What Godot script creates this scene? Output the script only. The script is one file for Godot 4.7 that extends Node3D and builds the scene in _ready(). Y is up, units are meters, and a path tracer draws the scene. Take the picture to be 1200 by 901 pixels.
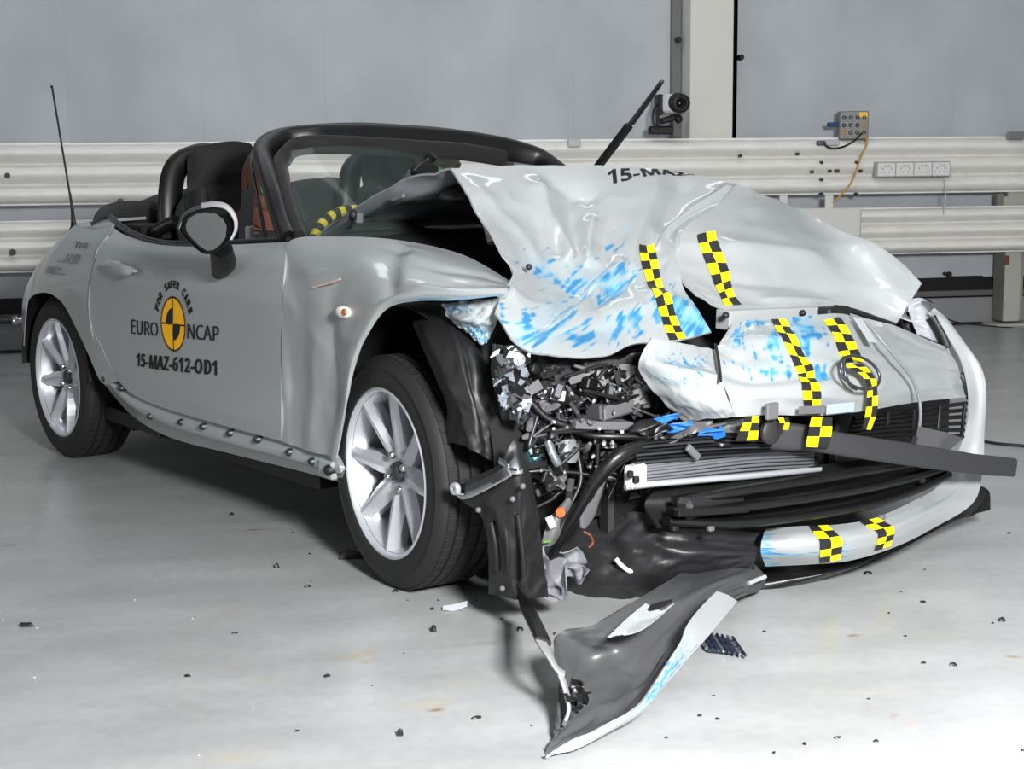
extends Node3D
# A crash-tested silver roadster in a white test hall. World axes: x along the back wall, y up, z towards the viewer's side.
# The car is built in its own axes (x forwards, y up, z to the car's right) under one Node3D that is turned by CAR_TURN.

const CAR_TURN := -1.090569
const HINT := Vector3(0.75, 0.35, 0.55)

# ---------------------------------------------------------------- control grids of the sheet-metal panels (car axes, metres)
const P_QUARTER = [
	[Vector3(-0.76,0.42,0.4), Vector3(-0.74,0.66,0.44), Vector3(-0.205,0.838,0.66), Vector3(-0.076,0.861,0.66), Vector3(0.295,0.889,0.71), Vector3(0.426,0.867,0.76), Vector3(0.453,0.815,0.82), Vector3(0.471,0.773,0.845), Vector3(0.474,0.736,0.86)],
	[Vector3(-0.7,0.4,0.58), Vector3(-0.6,0.66,0.64), Vector3(-0.156,0.822,0.71), Vector3(0.072,0.849,0.72), Vector3(0.366,0.866,0.76), Vector3(0.466,0.838,0.8), Vector3(0.464,0.773,0.845), Vector3(0.45,0.686,0.862), Vector3(0.429,0.641,0.862)],
	[Vector3(-0.58,0.38,0.72), Vector3(-0.46,0.62,0.75), Vector3(-0.148,0.749,0.78), Vector3(0.095,0.791,0.79), Vector3(0.401,0.799,0.83), Vector3(0.457,0.738,0.85), Vector3(0.429,0.641,0.862), Vector3(0.419,0.584,0.864), Vector3(0.438,0.538,0.862)],
	[Vector3(-0.42,0.37,0.8), Vector3(-0.35,0.56,0.82), Vector3(-0.149,0.665,0.83), Vector3(0.058,0.686,0.845), Vector3(0.291,0.682,0.86), Vector3(0.383,0.617,0.866), Vector3(0.431,0.523,0.866), Vector3(0.471,0.441,0.862), Vector3(0.524,0.452,0.862)],
	[Vector3(-0.35,0.36,0.83), Vector3(-0.216,0.511,0.86), Vector3(-0.168,0.585,0.86), Vector3(0.009,0.619,0.862), Vector3(0.18,0.594,0.865), Vector3(0.303,0.503,0.862), Vector3(0.396,0.421,0.86), Vector3(0.478,0.337,0.852), Vector3(0.617,0.358,0.851)]]
const P_DOOR = [
	[Vector3(0.411,0.867,0.76), Vector3(0.522,0.844,0.765), Vector3(0.727,0.826,0.765), Vector3(0.984,0.825,0.765), Vector3(1.307,0.841,0.765), Vector3(1.651,0.862,0.765)],
	[Vector3(0.465,0.816,0.825), Vector3(0.586,0.8,0.825), Vector3(0.825,0.791,0.825), Vector3(1.097,0.793,0.82), Vector3(1.419,0.805,0.818), Vector3(1.732,0.801,0.82)],
	[Vector3(0.474,0.736,0.86), Vector3(0.603,0.717,0.857), Vector3(0.85,0.709,0.852), Vector3(1.131,0.712,0.845), Vector3(1.459,0.717,0.842), Vector3(1.757,0.703,0.845)],
	[Vector3(0.429,0.641,0.862), Vector3(0.558,0.605,0.856), Vector3(0.809,0.592,0.848), Vector3(1.113,0.592,0.842), Vector3(1.445,0.594,0.84), Vector3(1.744,0.584,0.845)],
	[Vector3(0.438,0.538,0.862), Vector3(0.554,0.495,0.857), Vector3(0.814,0.479,0.85), Vector3(1.114,0.475,0.845), Vector3(1.441,0.468,0.843), Vector3(1.742,0.463,0.848)],
	[Vector3(0.519,0.451,0.86), Vector3(0.623,0.415,0.857), Vector3(0.845,0.395,0.853), Vector3(1.134,0.376,0.85), Vector3(1.452,0.363,0.85), Vector3(1.74,0.381,0.85)],
	[Vector3(0.62,0.362,0.852), Vector3(0.696,0.333,0.85), Vector3(0.867,0.313,0.846), Vector3(1.133,0.308,0.844), Vector3(1.434,0.309,0.843), Vector3(1.721,0.312,0.842)]]
const P_FENDER = [
	[Vector3(2.031,0.312,0.85), Vector3(2.109,0.434,0.868), Vector3(2.168,0.552,0.875), Vector3(2.201,0.601,0.879), Vector3(2.241,0.65,0.88), Vector3(2.338,0.73,0.88), Vector3(2.454,0.758,0.87), Vector3(2.586,0.767,0.845), Vector3(2.712,0.785,0.8)],
	[Vector3(2.013,0.314,0.85), Vector3(2.095,0.435,0.872), Vector3(2.151,0.553,0.882), Vector3(2.18,0.604,0.886), Vector3(2.226,0.658,0.888), Vector3(2.332,0.751,0.888), Vector3(2.459,0.777,0.876), Vector3(2.594,0.784,0.848), Vector3(2.712,0.792,0.795)],
	[Vector3(1.938,0.309,0.845), Vector3(1.98,0.441,0.855), Vector3(2.029,0.567,0.862), Vector3(2.06,0.622,0.866), Vector3(2.114,0.693,0.868), Vector3(2.241,0.781,0.864), Vector3(2.41,0.809,0.852), Vector3(2.569,0.803,0.825), Vector3(2.676,0.796,0.76)],
	[Vector3(1.827,0.308,0.842), Vector3(1.851,0.454,0.848), Vector3(1.877,0.609,0.85), Vector3(1.895,0.684,0.85), Vector3(1.911,0.782,0.838), Vector3(2.05,0.839,0.805), Vector3(2.288,0.845,0.785), Vector3(2.492,0.829,0.765), Vector3(2.617,0.795,0.71)],
	[Vector3(1.726,0.311,0.842), Vector3(1.747,0.466,0.848), Vector3(1.755,0.644,0.846), Vector3(1.756,0.743,0.838), Vector3(1.669,0.863,0.772), Vector3(1.86,0.882,0.72), Vector3(2.126,0.881,0.69), Vector3(2.36,0.855,0.67), Vector3(2.552,0.794,0.655)]]
const P_SILL = [
	[Vector3(0.419,0.385,0.828), Vector3(0.639,0.341,0.825), Vector3(0.964,0.32,0.822), Vector3(1.346,0.315,0.82), Vector3(1.687,0.319,0.82), Vector3(1.985,0.313,0.825)],
	[Vector3(0.477,0.366,0.85), Vector3(0.695,0.303,0.845), Vector3(1.003,0.28,0.842), Vector3(1.388,0.279,0.84), Vector3(1.722,0.285,0.838), Vector3(2.027,0.287,0.838)],
	[Vector3(0.483,0.355,0.85), Vector3(0.7,0.284,0.845), Vector3(1.001,0.258,0.842), Vector3(1.386,0.258,0.84), Vector3(1.721,0.265,0.838), Vector3(2.035,0.272,0.838)],
	[Vector3(0.457,0.342,0.84), Vector3(0.665,0.263,0.828), Vector3(0.962,0.237,0.825), Vector3(1.349,0.243,0.822), Vector3(1.687,0.251,0.82), Vector3(2.008,0.256,0.82)],
	[Vector3(0.439,0.327,0.83), Vector3(0.628,0.236,0.81), Vector3(0.916,0.203,0.808), Vector3(1.313,0.212,0.805), Vector3(1.649,0.222,0.8), Vector3(1.983,0.231,0.8)]]
const P_HOOD_NEAR = [
	[Vector3(2.23,1.062,0.606), Vector3(2.21,1.069,0.421), Vector3(2.2,1.07,0.239), Vector3(2.2,1.065,0.054), Vector3(2.2,1.056,-0.107), Vector3(2.22,1.035,-0.263), Vector3(2.3,1.007,-0.358)],
	[Vector3(2.33,0.995,0.628), Vector3(2.31,0.987,0.473), Vector3(2.29,0.978,0.306), Vector3(2.3,0.975,0.154), Vector3(2.3,0.969,-0.006), Vector3(2.31,0.956,-0.136), Vector3(2.38,0.949,-0.195)],
	[Vector3(2.42,0.928,0.64), Vector3(2.38,0.905,0.495), Vector3(2.38,0.889,0.369), Vector3(2.39,0.885,0.24), Vector3(2.4,0.883,0.123), Vector3(2.4,0.886,0.02), Vector3(2.45,0.898,-0.006)],
	[Vector3(2.5,0.863,0.648), Vector3(2.46,0.83,0.528), Vector3(2.46,0.814,0.418), Vector3(2.48,0.816,0.315), Vector3(2.48,0.818,0.21), Vector3(2.48,0.824,0.11), Vector3(2.5,0.832,0.06)],
	[Vector3(2.55,0.818,0.656), Vector3(2.56,0.772,0.583), Vector3(2.55,0.75,0.473), Vector3(2.55,0.756,0.373), Vector3(2.55,0.765,0.269), Vector3(2.55,0.769,0.172), Vector3(2.56,0.775,0.111)],
	[Vector3(2.63,0.782,0.748), Vector3(2.68,0.738,0.694), Vector3(2.66,0.719,0.578), Vector3(2.64,0.708,0.451), Vector3(2.63,0.717,0.338), Vector3(2.63,0.722,0.225), Vector3(2.64,0.713,0.142)],
	[Vector3(2.68,0.744,0.805), Vector3(2.76,0.677,0.804), Vector3(2.76,0.647,0.721), Vector3(2.74,0.625,0.532), Vector3(2.7,0.639,0.401), Vector3(2.71,0.636,0.274), Vector3(2.72,0.651,0.157)]]
const P_HOOD_FAR = [
	[Vector3(2.3,1.007,-0.358), Vector3(2.31,0.978,-0.459), Vector3(2.29,0.941,-0.6), Vector3(2.473,0.877,-0.62), Vector3(2.623,0.821,-0.63), Vector3(2.75,0.732,-0.64)],
	[Vector3(2.38,0.949,-0.195), Vector3(2.42,0.92,-0.298), Vector3(2.46,0.884,-0.399), Vector3(2.52,0.826,-0.529), Vector3(2.6,0.766,-0.615), Vector3(2.734,0.702,-0.635)],
	[Vector3(2.45,0.898,-0.006), Vector3(2.5,0.865,-0.131), Vector3(2.54,0.823,-0.279), Vector3(2.58,0.772,-0.428), Vector3(2.62,0.712,-0.559), Vector3(2.715,0.67,-0.63)],
	[Vector3(2.5,0.832,0.06), Vector3(2.56,0.8,-0.055), Vector3(2.6,0.763,-0.185), Vector3(2.62,0.719,-0.356), Vector3(2.65,0.671,-0.506), Vector3(2.701,0.638,-0.62)],
	[Vector3(2.56,0.775,0.111), Vector3(2.61,0.746,0.026), Vector3(2.65,0.717,-0.119), Vector3(2.67,0.687,-0.289), Vector3(2.68,0.651,-0.448), Vector3(2.694,0.616,-0.61)],
	[Vector3(2.62,0.739,0.114), Vector3(2.67,0.701,0.061), Vector3(2.69,0.686,-0.083), Vector3(2.7,0.668,-0.263), Vector3(2.7,0.638,-0.421), Vector3(2.693,0.61,-0.6)]]
const P_HOOD_REAR = [
	[Vector3(1.559,0.881,0.6), Vector3(1.687,0.941,0.6), Vector3(1.861,1.001,0.6), Vector3(2.04,1.042,0.6), Vector3(2.22,1.064,0.599)],
	[Vector3(1.426,0.869,0.45), Vector3(1.59,0.902,0.46), Vector3(1.79,0.947,0.47), Vector3(1.985,0.984,0.48), Vector3(2.2,1.053,0.413)],
	[Vector3(1.304,0.868,0.25), Vector3(1.517,0.894,0.26), Vector3(1.759,0.926,0.27), Vector3(1.983,0.961,0.28), Vector3(2.19,1.05,0.139)],
	[Vector3(1.214,0.863,-0.15), Vector3(1.468,0.899,-0.14), Vector3(1.758,0.946,-0.12), Vector3(1.984,0.981,-0.1), Vector3(2.19,1.031,-0.183)],
	[Vector3(1.191,0.857,-0.58), Vector3(1.38,0.892,-0.58), Vector3(1.602,0.932,-0.58), Vector3(1.849,0.969,-0.58), Vector3(2.27,0.999,-0.375)]]
const P_NOSE_WING = [
	[Vector3(2.78,0.662,0.416), Vector3(2.79,0.643,0.322), Vector3(2.8,0.62,0.218)],
	[Vector3(2.78,0.616,0.454), Vector3(2.83,0.6,0.382), Vector3(2.85,0.585,0.262)],
	[Vector3(2.77,0.57,0.439), Vector3(2.86,0.562,0.396), Vector3(2.89,0.548,0.285)],
	[Vector3(2.79,0.51,0.391), Vector3(2.87,0.509,0.366), Vector3(2.91,0.505,0.281)],
	[Vector3(2.8,0.456,0.332), Vector3(2.86,0.466,0.305), Vector3(2.91,0.471,0.26)]]
const P_NOSE_PANEL = [
	[Vector3(2.74,0.668,0.104), Vector3(2.75,0.678,0.053), Vector3(2.77,0.675,-0.045), Vector3(2.78,0.678,-0.208), Vector3(2.77,0.664,-0.329), Vector3(2.74,0.618,-0.537), Vector3(2.734,0.54,-0.78)],
	[Vector3(2.79,0.632,0.197), Vector3(2.81,0.639,0.13), Vector3(2.84,0.638,0.03), Vector3(2.85,0.629,-0.128), Vector3(2.84,0.609,-0.289), Vector3(2.79,0.556,-0.54), Vector3(2.756,0.493,-0.8)],
	[Vector3(2.8,0.616,0.218), Vector3(2.87,0.587,0.192), Vector3(2.9,0.58,0.085), Vector3(2.91,0.568,-0.068), Vector3(2.89,0.549,-0.251), Vector3(2.83,0.508,-0.509), Vector3(2.771,0.454,-0.81)],
	[Vector3(2.89,0.552,0.282), Vector3(2.92,0.53,0.21), Vector3(2.94,0.522,0.115), Vector3(2.95,0.509,-0.023), Vector3(2.92,0.494,-0.227), Vector3(2.86,0.466,-0.487), Vector3(2.782,0.417,-0.81)],
	[Vector3(2.91,0.471,0.26), Vector3(2.92,0.468,0.179), Vector3(2.93,0.458,0.078), Vector3(2.93,0.444,-0.049), Vector3(2.91,0.435,-0.248), Vector3(2.84,0.417,-0.53), Vector3(2.796,0.395,-0.8)]]
const P_BUMPER_CORNER = [
	[Vector3(2.681,0.636,-0.77), Vector3(2.707,0.612,-0.78), Vector3(2.74,0.56,-0.79), Vector3(2.78,0.495,-0.8), Vector3(2.817,0.401,-0.79), Vector3(2.807,0.305,-0.79), Vector3(2.8,0.22,-0.76)],
	[Vector3(2.674,0.639,-0.79), Vector3(2.713,0.614,-0.8), Vector3(2.752,0.556,-0.815), Vector3(2.791,0.489,-0.825), Vector3(2.815,0.402,-0.825), Vector3(2.815,0.299,-0.815), Vector3(2.808,0.21,-0.79)],
	[Vector3(2.676,0.644,-0.8), Vector3(2.707,0.615,-0.82), Vector3(2.758,0.551,-0.83), Vector3(2.804,0.487,-0.84), Vector3(2.824,0.407,-0.84), Vector3(2.827,0.293,-0.835), Vector3(2.829,0.201,-0.81)],
	[Vector3(2.677,0.641,-0.81), Vector3(2.709,0.604,-0.83), Vector3(2.76,0.545,-0.84), Vector3(2.808,0.481,-0.85), Vector3(2.829,0.409,-0.85), Vector3(2.828,0.289,-0.85), Vector3(2.844,0.19,-0.83)]]
const P_BUMPER_LIP = [
	[Vector3(2.87,0.165,0.11), Vector3(2.93,0.174,0.054), Vector3(2.95,0.163,-0.067), Vector3(2.95,0.157,-0.207), Vector3(2.91,0.16,-0.398), Vector3(2.857,0.17,-0.6), Vector3(2.8,0.22,-0.76)],
	[Vector3(2.9,0.151,0.151), Vector3(2.97,0.161,0.089), Vector3(2.99,0.15,-0.034), Vector3(2.98,0.143,-0.192), Vector3(2.94,0.144,-0.389), Vector3(2.875,0.154,-0.63), Vector3(2.808,0.21,-0.79)],
	[Vector3(2.91,0.123,0.167), Vector3(2.98,0.122,0.087), Vector3(3,0.113,-0.043), Vector3(2.99,0.111,-0.214), Vector3(2.95,0.118,-0.413), Vector3(2.894,0.138,-0.66), Vector3(2.829,0.201,-0.81)],
	[Vector3(2.88,0.071,0.118), Vector3(2.95,0.077,0.039), Vector3(2.98,0.072,-0.087), Vector3(2.97,0.073,-0.269), Vector3(2.93,0.082,-0.485), Vector3(2.905,0.119,-0.7), Vector3(2.844,0.19,-0.83)]]
const P_TORN_CORNER = [
	[Vector3(2.84,0.106,0.163), Vector3(2.78,0.077,0.27), Vector3(3.018,0.13,0.653), Vector3(3.111,0.13,0.874), Vector3(3.085,0.115,0.959), Vector3(3.175,0.075,1.023), Vector3(3.289,0.02,1.123)],
	[Vector3(2.84,0.064,0.101), Vector3(2.961,0.1,0.385), Vector3(3.048,0.09,0.603), Vector3(3.134,0.075,0.812), Vector3(3.111,0.05,0.888), Vector3(3.194,0.035,1.011), Vector3(3.303,0.012,1.141)],
	[Vector3(2.86,0.019,0.096), Vector3(2.955,0.055,0.33), Vector3(3.068,0.05,0.575), Vector3(3.199,0.03,0.806), Vector3(3.234,0.02,0.919), Vector3(3.27,0.012,1.028), Vector3(3.328,0.01,1.176)],
	[Vector3(2.86,0.001,0.12), Vector3(3.059,0.085,0.417), Vector3(3.186,0.08,0.681), Vector3(3.294,0.05,0.875), Vector3(3.343,0.025,0.992), Vector3(3.357,0.012,1.115), Vector3(3.352,0.006,1.208)]]
const P_LINER_UPPER = [
	[Vector3(2.178,0.688,0.7), Vector3(2.275,0.71,0.72), Vector3(2.397,0.723,0.74), Vector3(2.471,0.685,0.74), Vector3(2.499,0.636,0.72)],
	[Vector3(2.343,0.676,0.8), Vector3(2.443,0.69,0.82), Vector3(2.531,0.686,0.82), Vector3(2.578,0.658,0.8), Vector3(2.577,0.614,0.76)],
	[Vector3(2.461,0.56,0.82), Vector3(2.55,0.577,0.845), Vector3(2.618,0.572,0.845), Vector3(2.637,0.544,0.82), Vector3(2.619,0.504,0.77)],
	[Vector3(2.502,0.511,0.82), Vector3(2.572,0.51,0.84), Vector3(2.64,0.489,0.84), Vector3(2.648,0.466,0.81), Vector3(2.638,0.446,0.77)],
	[Vector3(2.493,0.417,0.82), Vector3(2.581,0.428,0.84), Vector3(2.642,0.421,0.84), Vector3(2.65,0.402,0.81), Vector3(2.64,0.379,0.77)]]
const P_LINER_LOWER = [
	[Vector3(2.568,0.325,0.85), Vector3(2.668,0.37,0.85), Vector3(2.756,0.414,0.85), Vector3(2.768,0.465,0.82), Vector3(2.757,0.405,0.78)],
	[Vector3(2.578,0.306,0.85), Vector3(2.677,0.338,0.85), Vector3(2.778,0.378,0.85), Vector3(2.795,0.399,0.82), Vector3(2.766,0.353,0.77)],
	[Vector3(2.649,0.275,0.84), Vector3(2.715,0.292,0.845), Vector3(2.783,0.307,0.84), Vector3(2.794,0.305,0.81), Vector3(2.774,0.286,0.76)],
	[Vector3(2.671,0.224,0.83), Vector3(2.73,0.23,0.84), Vector3(2.775,0.231,0.83), Vector3(2.783,0.226,0.8), Vector3(2.774,0.22,0.75)],
	[Vector3(2.663,0.152,0.82), Vector3(2.719,0.155,0.83), Vector3(2.761,0.158,0.82), Vector3(2.773,0.156,0.79), Vector3(2.773,0.155,0.74)],
	[Vector3(2.651,0.077,0.81), Vector3(2.711,0.087,0.82), Vector3(2.753,0.09,0.81), Vector3(2.769,0.088,0.78), Vector3(2.773,0.082,0.73)]]
const P_FENDER_FLAP = [
	[Vector3(2.462,0.746,0.8), Vector3(2.539,0.759,0.8), Vector3(2.604,0.766,0.78), Vector3(2.666,0.774,0.765)],
	[Vector3(2.483,0.721,0.8), Vector3(2.57,0.728,0.81), Vector3(2.613,0.73,0.79), Vector3(2.646,0.739,0.765)],
	[Vector3(2.517,0.703,0.8), Vector3(2.569,0.699,0.8), Vector3(2.599,0.697,0.785), Vector3(2.625,0.705,0.765)],
	[Vector3(2.568,0.68,0.79), Vector3(2.578,0.669,0.785), Vector3(2.595,0.66,0.78), Vector3(2.605,0.672,0.77)]]
const P_UNDERTRAY = [
	[Vector3(2.3,0.22,0.62), Vector3(2.62,0.201,0.447), Vector3(2.72,0.226,0.409), Vector3(2.82,0.21,0.346), Vector3(2.86,0.16,0.118)],
	[Vector3(2.3,0.14,0.66), Vector3(2.62,0.131,0.476), Vector3(2.74,0.151,0.427), Vector3(2.84,0.155,0.35), Vector3(2.87,0.127,0.146)],
	[Vector3(2.45,-0.017,0.477), Vector3(2.66,0.066,0.504), Vector3(2.76,0.077,0.444), Vector3(2.84,0.101,0.349), Vector3(2.87,0.095,0.151)],
	[Vector3(2.47,-0.038,0.487), Vector3(2.62,-0.024,0.448), Vector3(2.7,-0.024,0.361), Vector3(2.78,0.015,0.27), Vector3(2.86,0.061,0.134)]]
const P_SPLITTER = [
	[Vector3(2.8,0.037,0.07), Vector3(2.86,0.044,-0.011), Vector3(2.9,0.04,-0.164), Vector3(2.9,0.044,-0.358), Vector3(2.87,0.067,-0.596), Vector3(2.872,0.103,-0.72), Vector3(2.84,0.137,-0.83)],
	[Vector3(2.84,0.004,0.112), Vector3(2.9,0.023,0.032), Vector3(2.96,0.045,-0.076), Vector3(2.96,0.062,-0.282), Vector3(2.92,0.081,-0.536), Vector3(2.864,0.071,-0.76), Vector3(2.853,0.118,-0.85)],
	[Vector3(2.8,-0.071,0.074), Vector3(2.82,-0.04,0.023), Vector3(2.9,0.011,-0.148), Vector3(2.9,0.031,-0.337), Vector3(2.87,0.055,-0.596), Vector3(2.865,0.067,-0.72), Vector3(2.865,0.069,-0.84)]]
const P_WINDSCREEN = [
	[Vector3(1.222,1.111,0.55), Vector3(1.26,1.131,0.42), Vector3(1.185,1.131,0.2), Vector3(1.144,1.123,0), Vector3(1.096,1.105,-0.22), Vector3(1.049,1.076,-0.46), Vector3(1.095,1.06,-0.56)],
	[Vector3(1.455,0.985,0.64), Vector3(1.515,1.003,0.5), Vector3(1.431,0.998,0.28), Vector3(1.339,0.992,0.04), Vector3(1.268,0.98,-0.22), Vector3(1.196,0.968,-0.48), Vector3(1.24,0.96,-0.6)],
	[Vector3(1.644,0.878,0.7), Vector3(1.732,0.876,0.55), Vector3(1.668,0.874,0.3), Vector3(1.585,0.868,0.05), Vector3(1.501,0.861,-0.22), Vector3(1.429,0.858,-0.5), Vector3(1.47,0.863,-0.62)]]
const P_LAMP_LEFT = [
	[Vector3(2.58,0.662,-0.796), Vector3(2.6,0.666,-0.842), Vector3(2.62,0.629,-0.883)],
	[Vector3(2.62,0.617,-0.763), Vector3(2.66,0.619,-0.782), Vector3(2.66,0.577,-0.865)],
	[Vector3(2.66,0.571,-0.745), Vector3(2.7,0.558,-0.764), Vector3(2.7,0.526,-0.846)]]
const P_FRONT_FENDER_FAR = [
	[Vector3(1.71,0.86,-0.7), Vector3(1.95,0.83,-0.7), Vector3(2.2,0.76,-0.7), Vector3(2.45,0.68,-0.7), Vector3(2.62,0.62,-0.72)],
	[Vector3(1.71,0.72,-0.83), Vector3(1.95,0.74,-0.84), Vector3(2.25,0.7,-0.85), Vector3(2.5,0.62,-0.83), Vector3(2.68,0.58,-0.8)],
	[Vector3(1.71,0.5,-0.84), Vector3(1.9,0.52,-0.85), Vector3(2.25,0.66,-0.86), Vector3(2.58,0.52,-0.85), Vector3(2.72,0.52,-0.82)],
	[Vector3(1.71,0.27,-0.83), Vector3(1.95,0.28,-0.85), Vector3(2.28,0.65,-0.86), Vector3(2.6,0.46,-0.86), Vector3(2.76,0.44,-0.82)]]
const P_DECK = [
	[Vector3(-0.76,0.62,0.5), Vector3(-0.76,0.64,0), Vector3(-0.76,0.62,-0.5)],
	[Vector3(-0.205,0.838,0.66), Vector3(-0.45,0.86,0), Vector3(-0.1,0.845,-0.66)],
	[Vector3(-0.076,0.861,0.66), Vector3(-0.15,0.89,0), Vector3(0.05,0.87,-0.66)],
	[Vector3(0.295,0.889,0.71), Vector3(0.1,0.9,0), Vector3(0.32,0.885,-0.71)]]

var paint: StandardMaterial3D
var black: StandardMaterial3D
var satin: StandardMaterial3D
var rubber: StandardMaterial3D
var dark_metal: StandardMaterial3D
var alloy: StandardMaterial3D
var chrome: StandardMaterial3D
var steel: StandardMaterial3D
var grey_plastic: StandardMaterial3D
var pale_plastic: StandardMaterial3D
var tape_mat: StandardMaterial3D
var ink: StandardMaterial3D
var yellow: StandardMaterial3D
var cloth: StandardMaterial3D
var clear_plastic: StandardMaterial3D
var blue_mat: StandardMaterial3D
var orange: StandardMaterial3D
var cream: StandardMaterial3D
var car: Node3D
var grids := {}
var rng := RandomNumberGenerator.new()
var taken := {}


# ================================================================= geometry helpers
class Shape:
	var v := PackedVector3Array()
	var n := PackedVector3Array()
	var t := PackedVector2Array()
	var c := PackedColorArray()
	var i := PackedInt32Array()
	var tint := Color.WHITE

	func vert(p: Vector3, nn: Vector3, uv := Vector2.ZERO) -> int:
		v.append(p); n.append(nn); t.append(uv); c.append(tint)
		return v.size() - 1

	func tri(a: int, b: int, d: int) -> void:
		var g := (v[b] - v[a]).cross(v[d] - v[a])
		if g.dot(n[a] + n[b] + n[d]) > 0.0:
			i.append(a); i.append(d); i.append(b)
		else:
			i.append(a); i.append(b); i.append(d)

	func face(pts: Array, inside: Vector3) -> void:   # a flat convex polygon whose normal points away from «inside»
		var nn: Vector3 = (pts[1] - pts[0]).cross(pts[2] - pts[0]).normalized()
		if nn.dot(pts[0] - inside) < 0.0:
			nn = -nn
		var first := v.size()
		var a: Vector3 = (pts[1] - pts[0]).normalized()
		var b := nn.cross(a)
		for p in pts:
			vert(p, nn, Vector2((p - pts[0]).dot(a), (p - pts[0]).dot(b)))
		for k in range(1, pts.size() - 1):
			tri(first, first + k, first + k + 1)

	func box(at: Vector3, size: Vector3, basis := Basis.IDENTITY, bevel := 0.003) -> Shape:
		var h := size / 2.0
		var e := minf(bevel, minf(h.x, minf(h.y, h.z)) * 0.45)
		var q := func(sx, sy, sz, k): return at + basis * Vector3(sx * (h.x - (e if k != 0 else 0.0)), sy * (h.y - (e if k != 1 else 0.0)), sz * (h.z - (e if k != 2 else 0.0)))
		for s in [-1.0, 1.0]:
			face([q.call(s, -1, -1, 0), q.call(s, 1, -1, 0), q.call(s, 1, 1, 0), q.call(s, -1, 1, 0)], at)
			face([q.call(-1, s, -1, 1), q.call(1, s, -1, 1), q.call(1, s, 1, 1), q.call(-1, s, 1, 1)], at)
			face([q.call(-1, -1, s, 2), q.call(1, -1, s, 2), q.call(1, 1, s, 2), q.call(-1, 1, s, 2)], at)
			for s2 in [-1.0, 1.0]:
				face([q.call(s, s2, -1, 0), q.call(s, s2, 1, 0), q.call(s, s2, 1, 1), q.call(s, s2, -1, 1)], at)
				face([q.call(s, -1, s2, 0), q.call(s, 1, s2, 0), q.call(s, 1, s2, 2), q.call(s, -1, s2, 2)], at)
				face([q.call(-1, s, s2, 1), q.call(1, s, s2, 1), q.call(1, s, s2, 2), q.call(-1, s, s2, 2)], at)
				for s3 in [-1.0, 1.0]:
					face([q.call(s, s2, s3, 0), q.call(s, s2, s3, 1), q.call(s, s2, s3, 2)], at)
		return self

	func bar(a: Vector3, b: Vector3, w: float, h: float, up := Vector3.UP, bevel := 0.002) -> Shape:   # a box from a to b
		var x := (b - a).normalized()
		var z := x.cross(up).normalized()
		return box((a + b) / 2.0, Vector3((b - a).length(), h, w), Basis(x, z.cross(x), z), bevel)

	# a swept body: «rx» across «side», «rz» across the other way, superellipse exponent «e»
	func sweep(path: Array, rx: Array, rz: Array, side: Vector3, sides := 20, e := 2.0, caps := true) -> Shape:
		var first := v.size()
		var m := path.size()
		for k in m:
			var d: Vector3 = (path[mini(k + 1, m - 1)] - path[maxi(k - 1, 0)]).normalized()
			var b := d.cross(side).normalized()
			var a := b.cross(d).normalized()
			var x: float = rx[k % rx.size()] if rx.size() > 1 else rx[0]
			var z: float = rz[k % rz.size()] if rz.size() > 1 else rz[0]
			for j in sides + 1:
				var w := TAU * j / sides
				var cw := signf(cos(w)) * pow(absf(cos(w)), 2.0 / e)
				var sw := signf(sin(w)) * pow(absf(sin(w)), 2.0 / e)
				var nn := (a * signf(cos(w)) * pow(absf(cos(w)), 2.0 - 2.0 / e) / maxf(x, 1e-4) + b * signf(sin(w)) * pow(absf(sin(w)), 2.0 - 2.0 / e) / maxf(z, 1e-4)).normalized()
				vert(path[k] + a * cw * x + b * sw * z, nn, Vector2(float(j) / sides, float(k) / (m - 1)))
		for k in m - 1:
			for j in sides:
				var p := first + k * (sides + 1) + j
				tri(p, p + 1, p + sides + 1)
				tri(p + 1, p + sides + 2, p + sides + 1)
		if caps:
			for k in [0, m - 1]:
				var nn: Vector3 = (path[0] - path[1]).normalized() if k == 0 else (path[m - 1] - path[m - 2]).normalized()
				var o := vert(path[k], nn)
				for j in sides + 1:
					vert(v[first + k * (sides + 1) + j], nn)
				for j in sides:
					tri(o, o + 1 + j, o + 2 + j)
		return self

	func tube(path: Array, r: float, sides := 10) -> Shape:
		var d: Vector3 = (path[-1] - path[0]).normalized()
		var side := Vector3.UP.cross(d) if absf(d.y) < 0.8 else Vector3.RIGHT.cross(d)
		return sweep(path, [r], [r], side.normalized(), sides)

	func hose(path: Array, r: float, sides := 10, steps := 6) -> Shape:   # a tube along a rounded path
		return tube(Shape.rounded(path, steps), r, sides)

	static func rounded(path: Array, steps := 6) -> Array:
		var out := []
		for k in path.size() - 1:
			for s in steps:
				out.append(Shape.spline(path, k + float(s) / steps))
		out.append(path[-1])
		return out

	static func spline(p: Array, x: float):
		var m := p.size()
		if m == 1:
			return p[0]
		var k := mini(int(x), m - 2)
		var w := x - k
		var b = p[k]
		var d = p[k + 1]
		var a = p[k - 1] if k > 0 else 2.0 * b - d
		var e = p[k + 2] if k + 2 < m else 2.0 * d - b
		return 0.5 * (2.0 * b + (d - a) * w + (2.0 * a - 5.0 * b + 4.0 * d - e) * w * w + (3.0 * b - a - 3.0 * d + e) * w * w * w)

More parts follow.
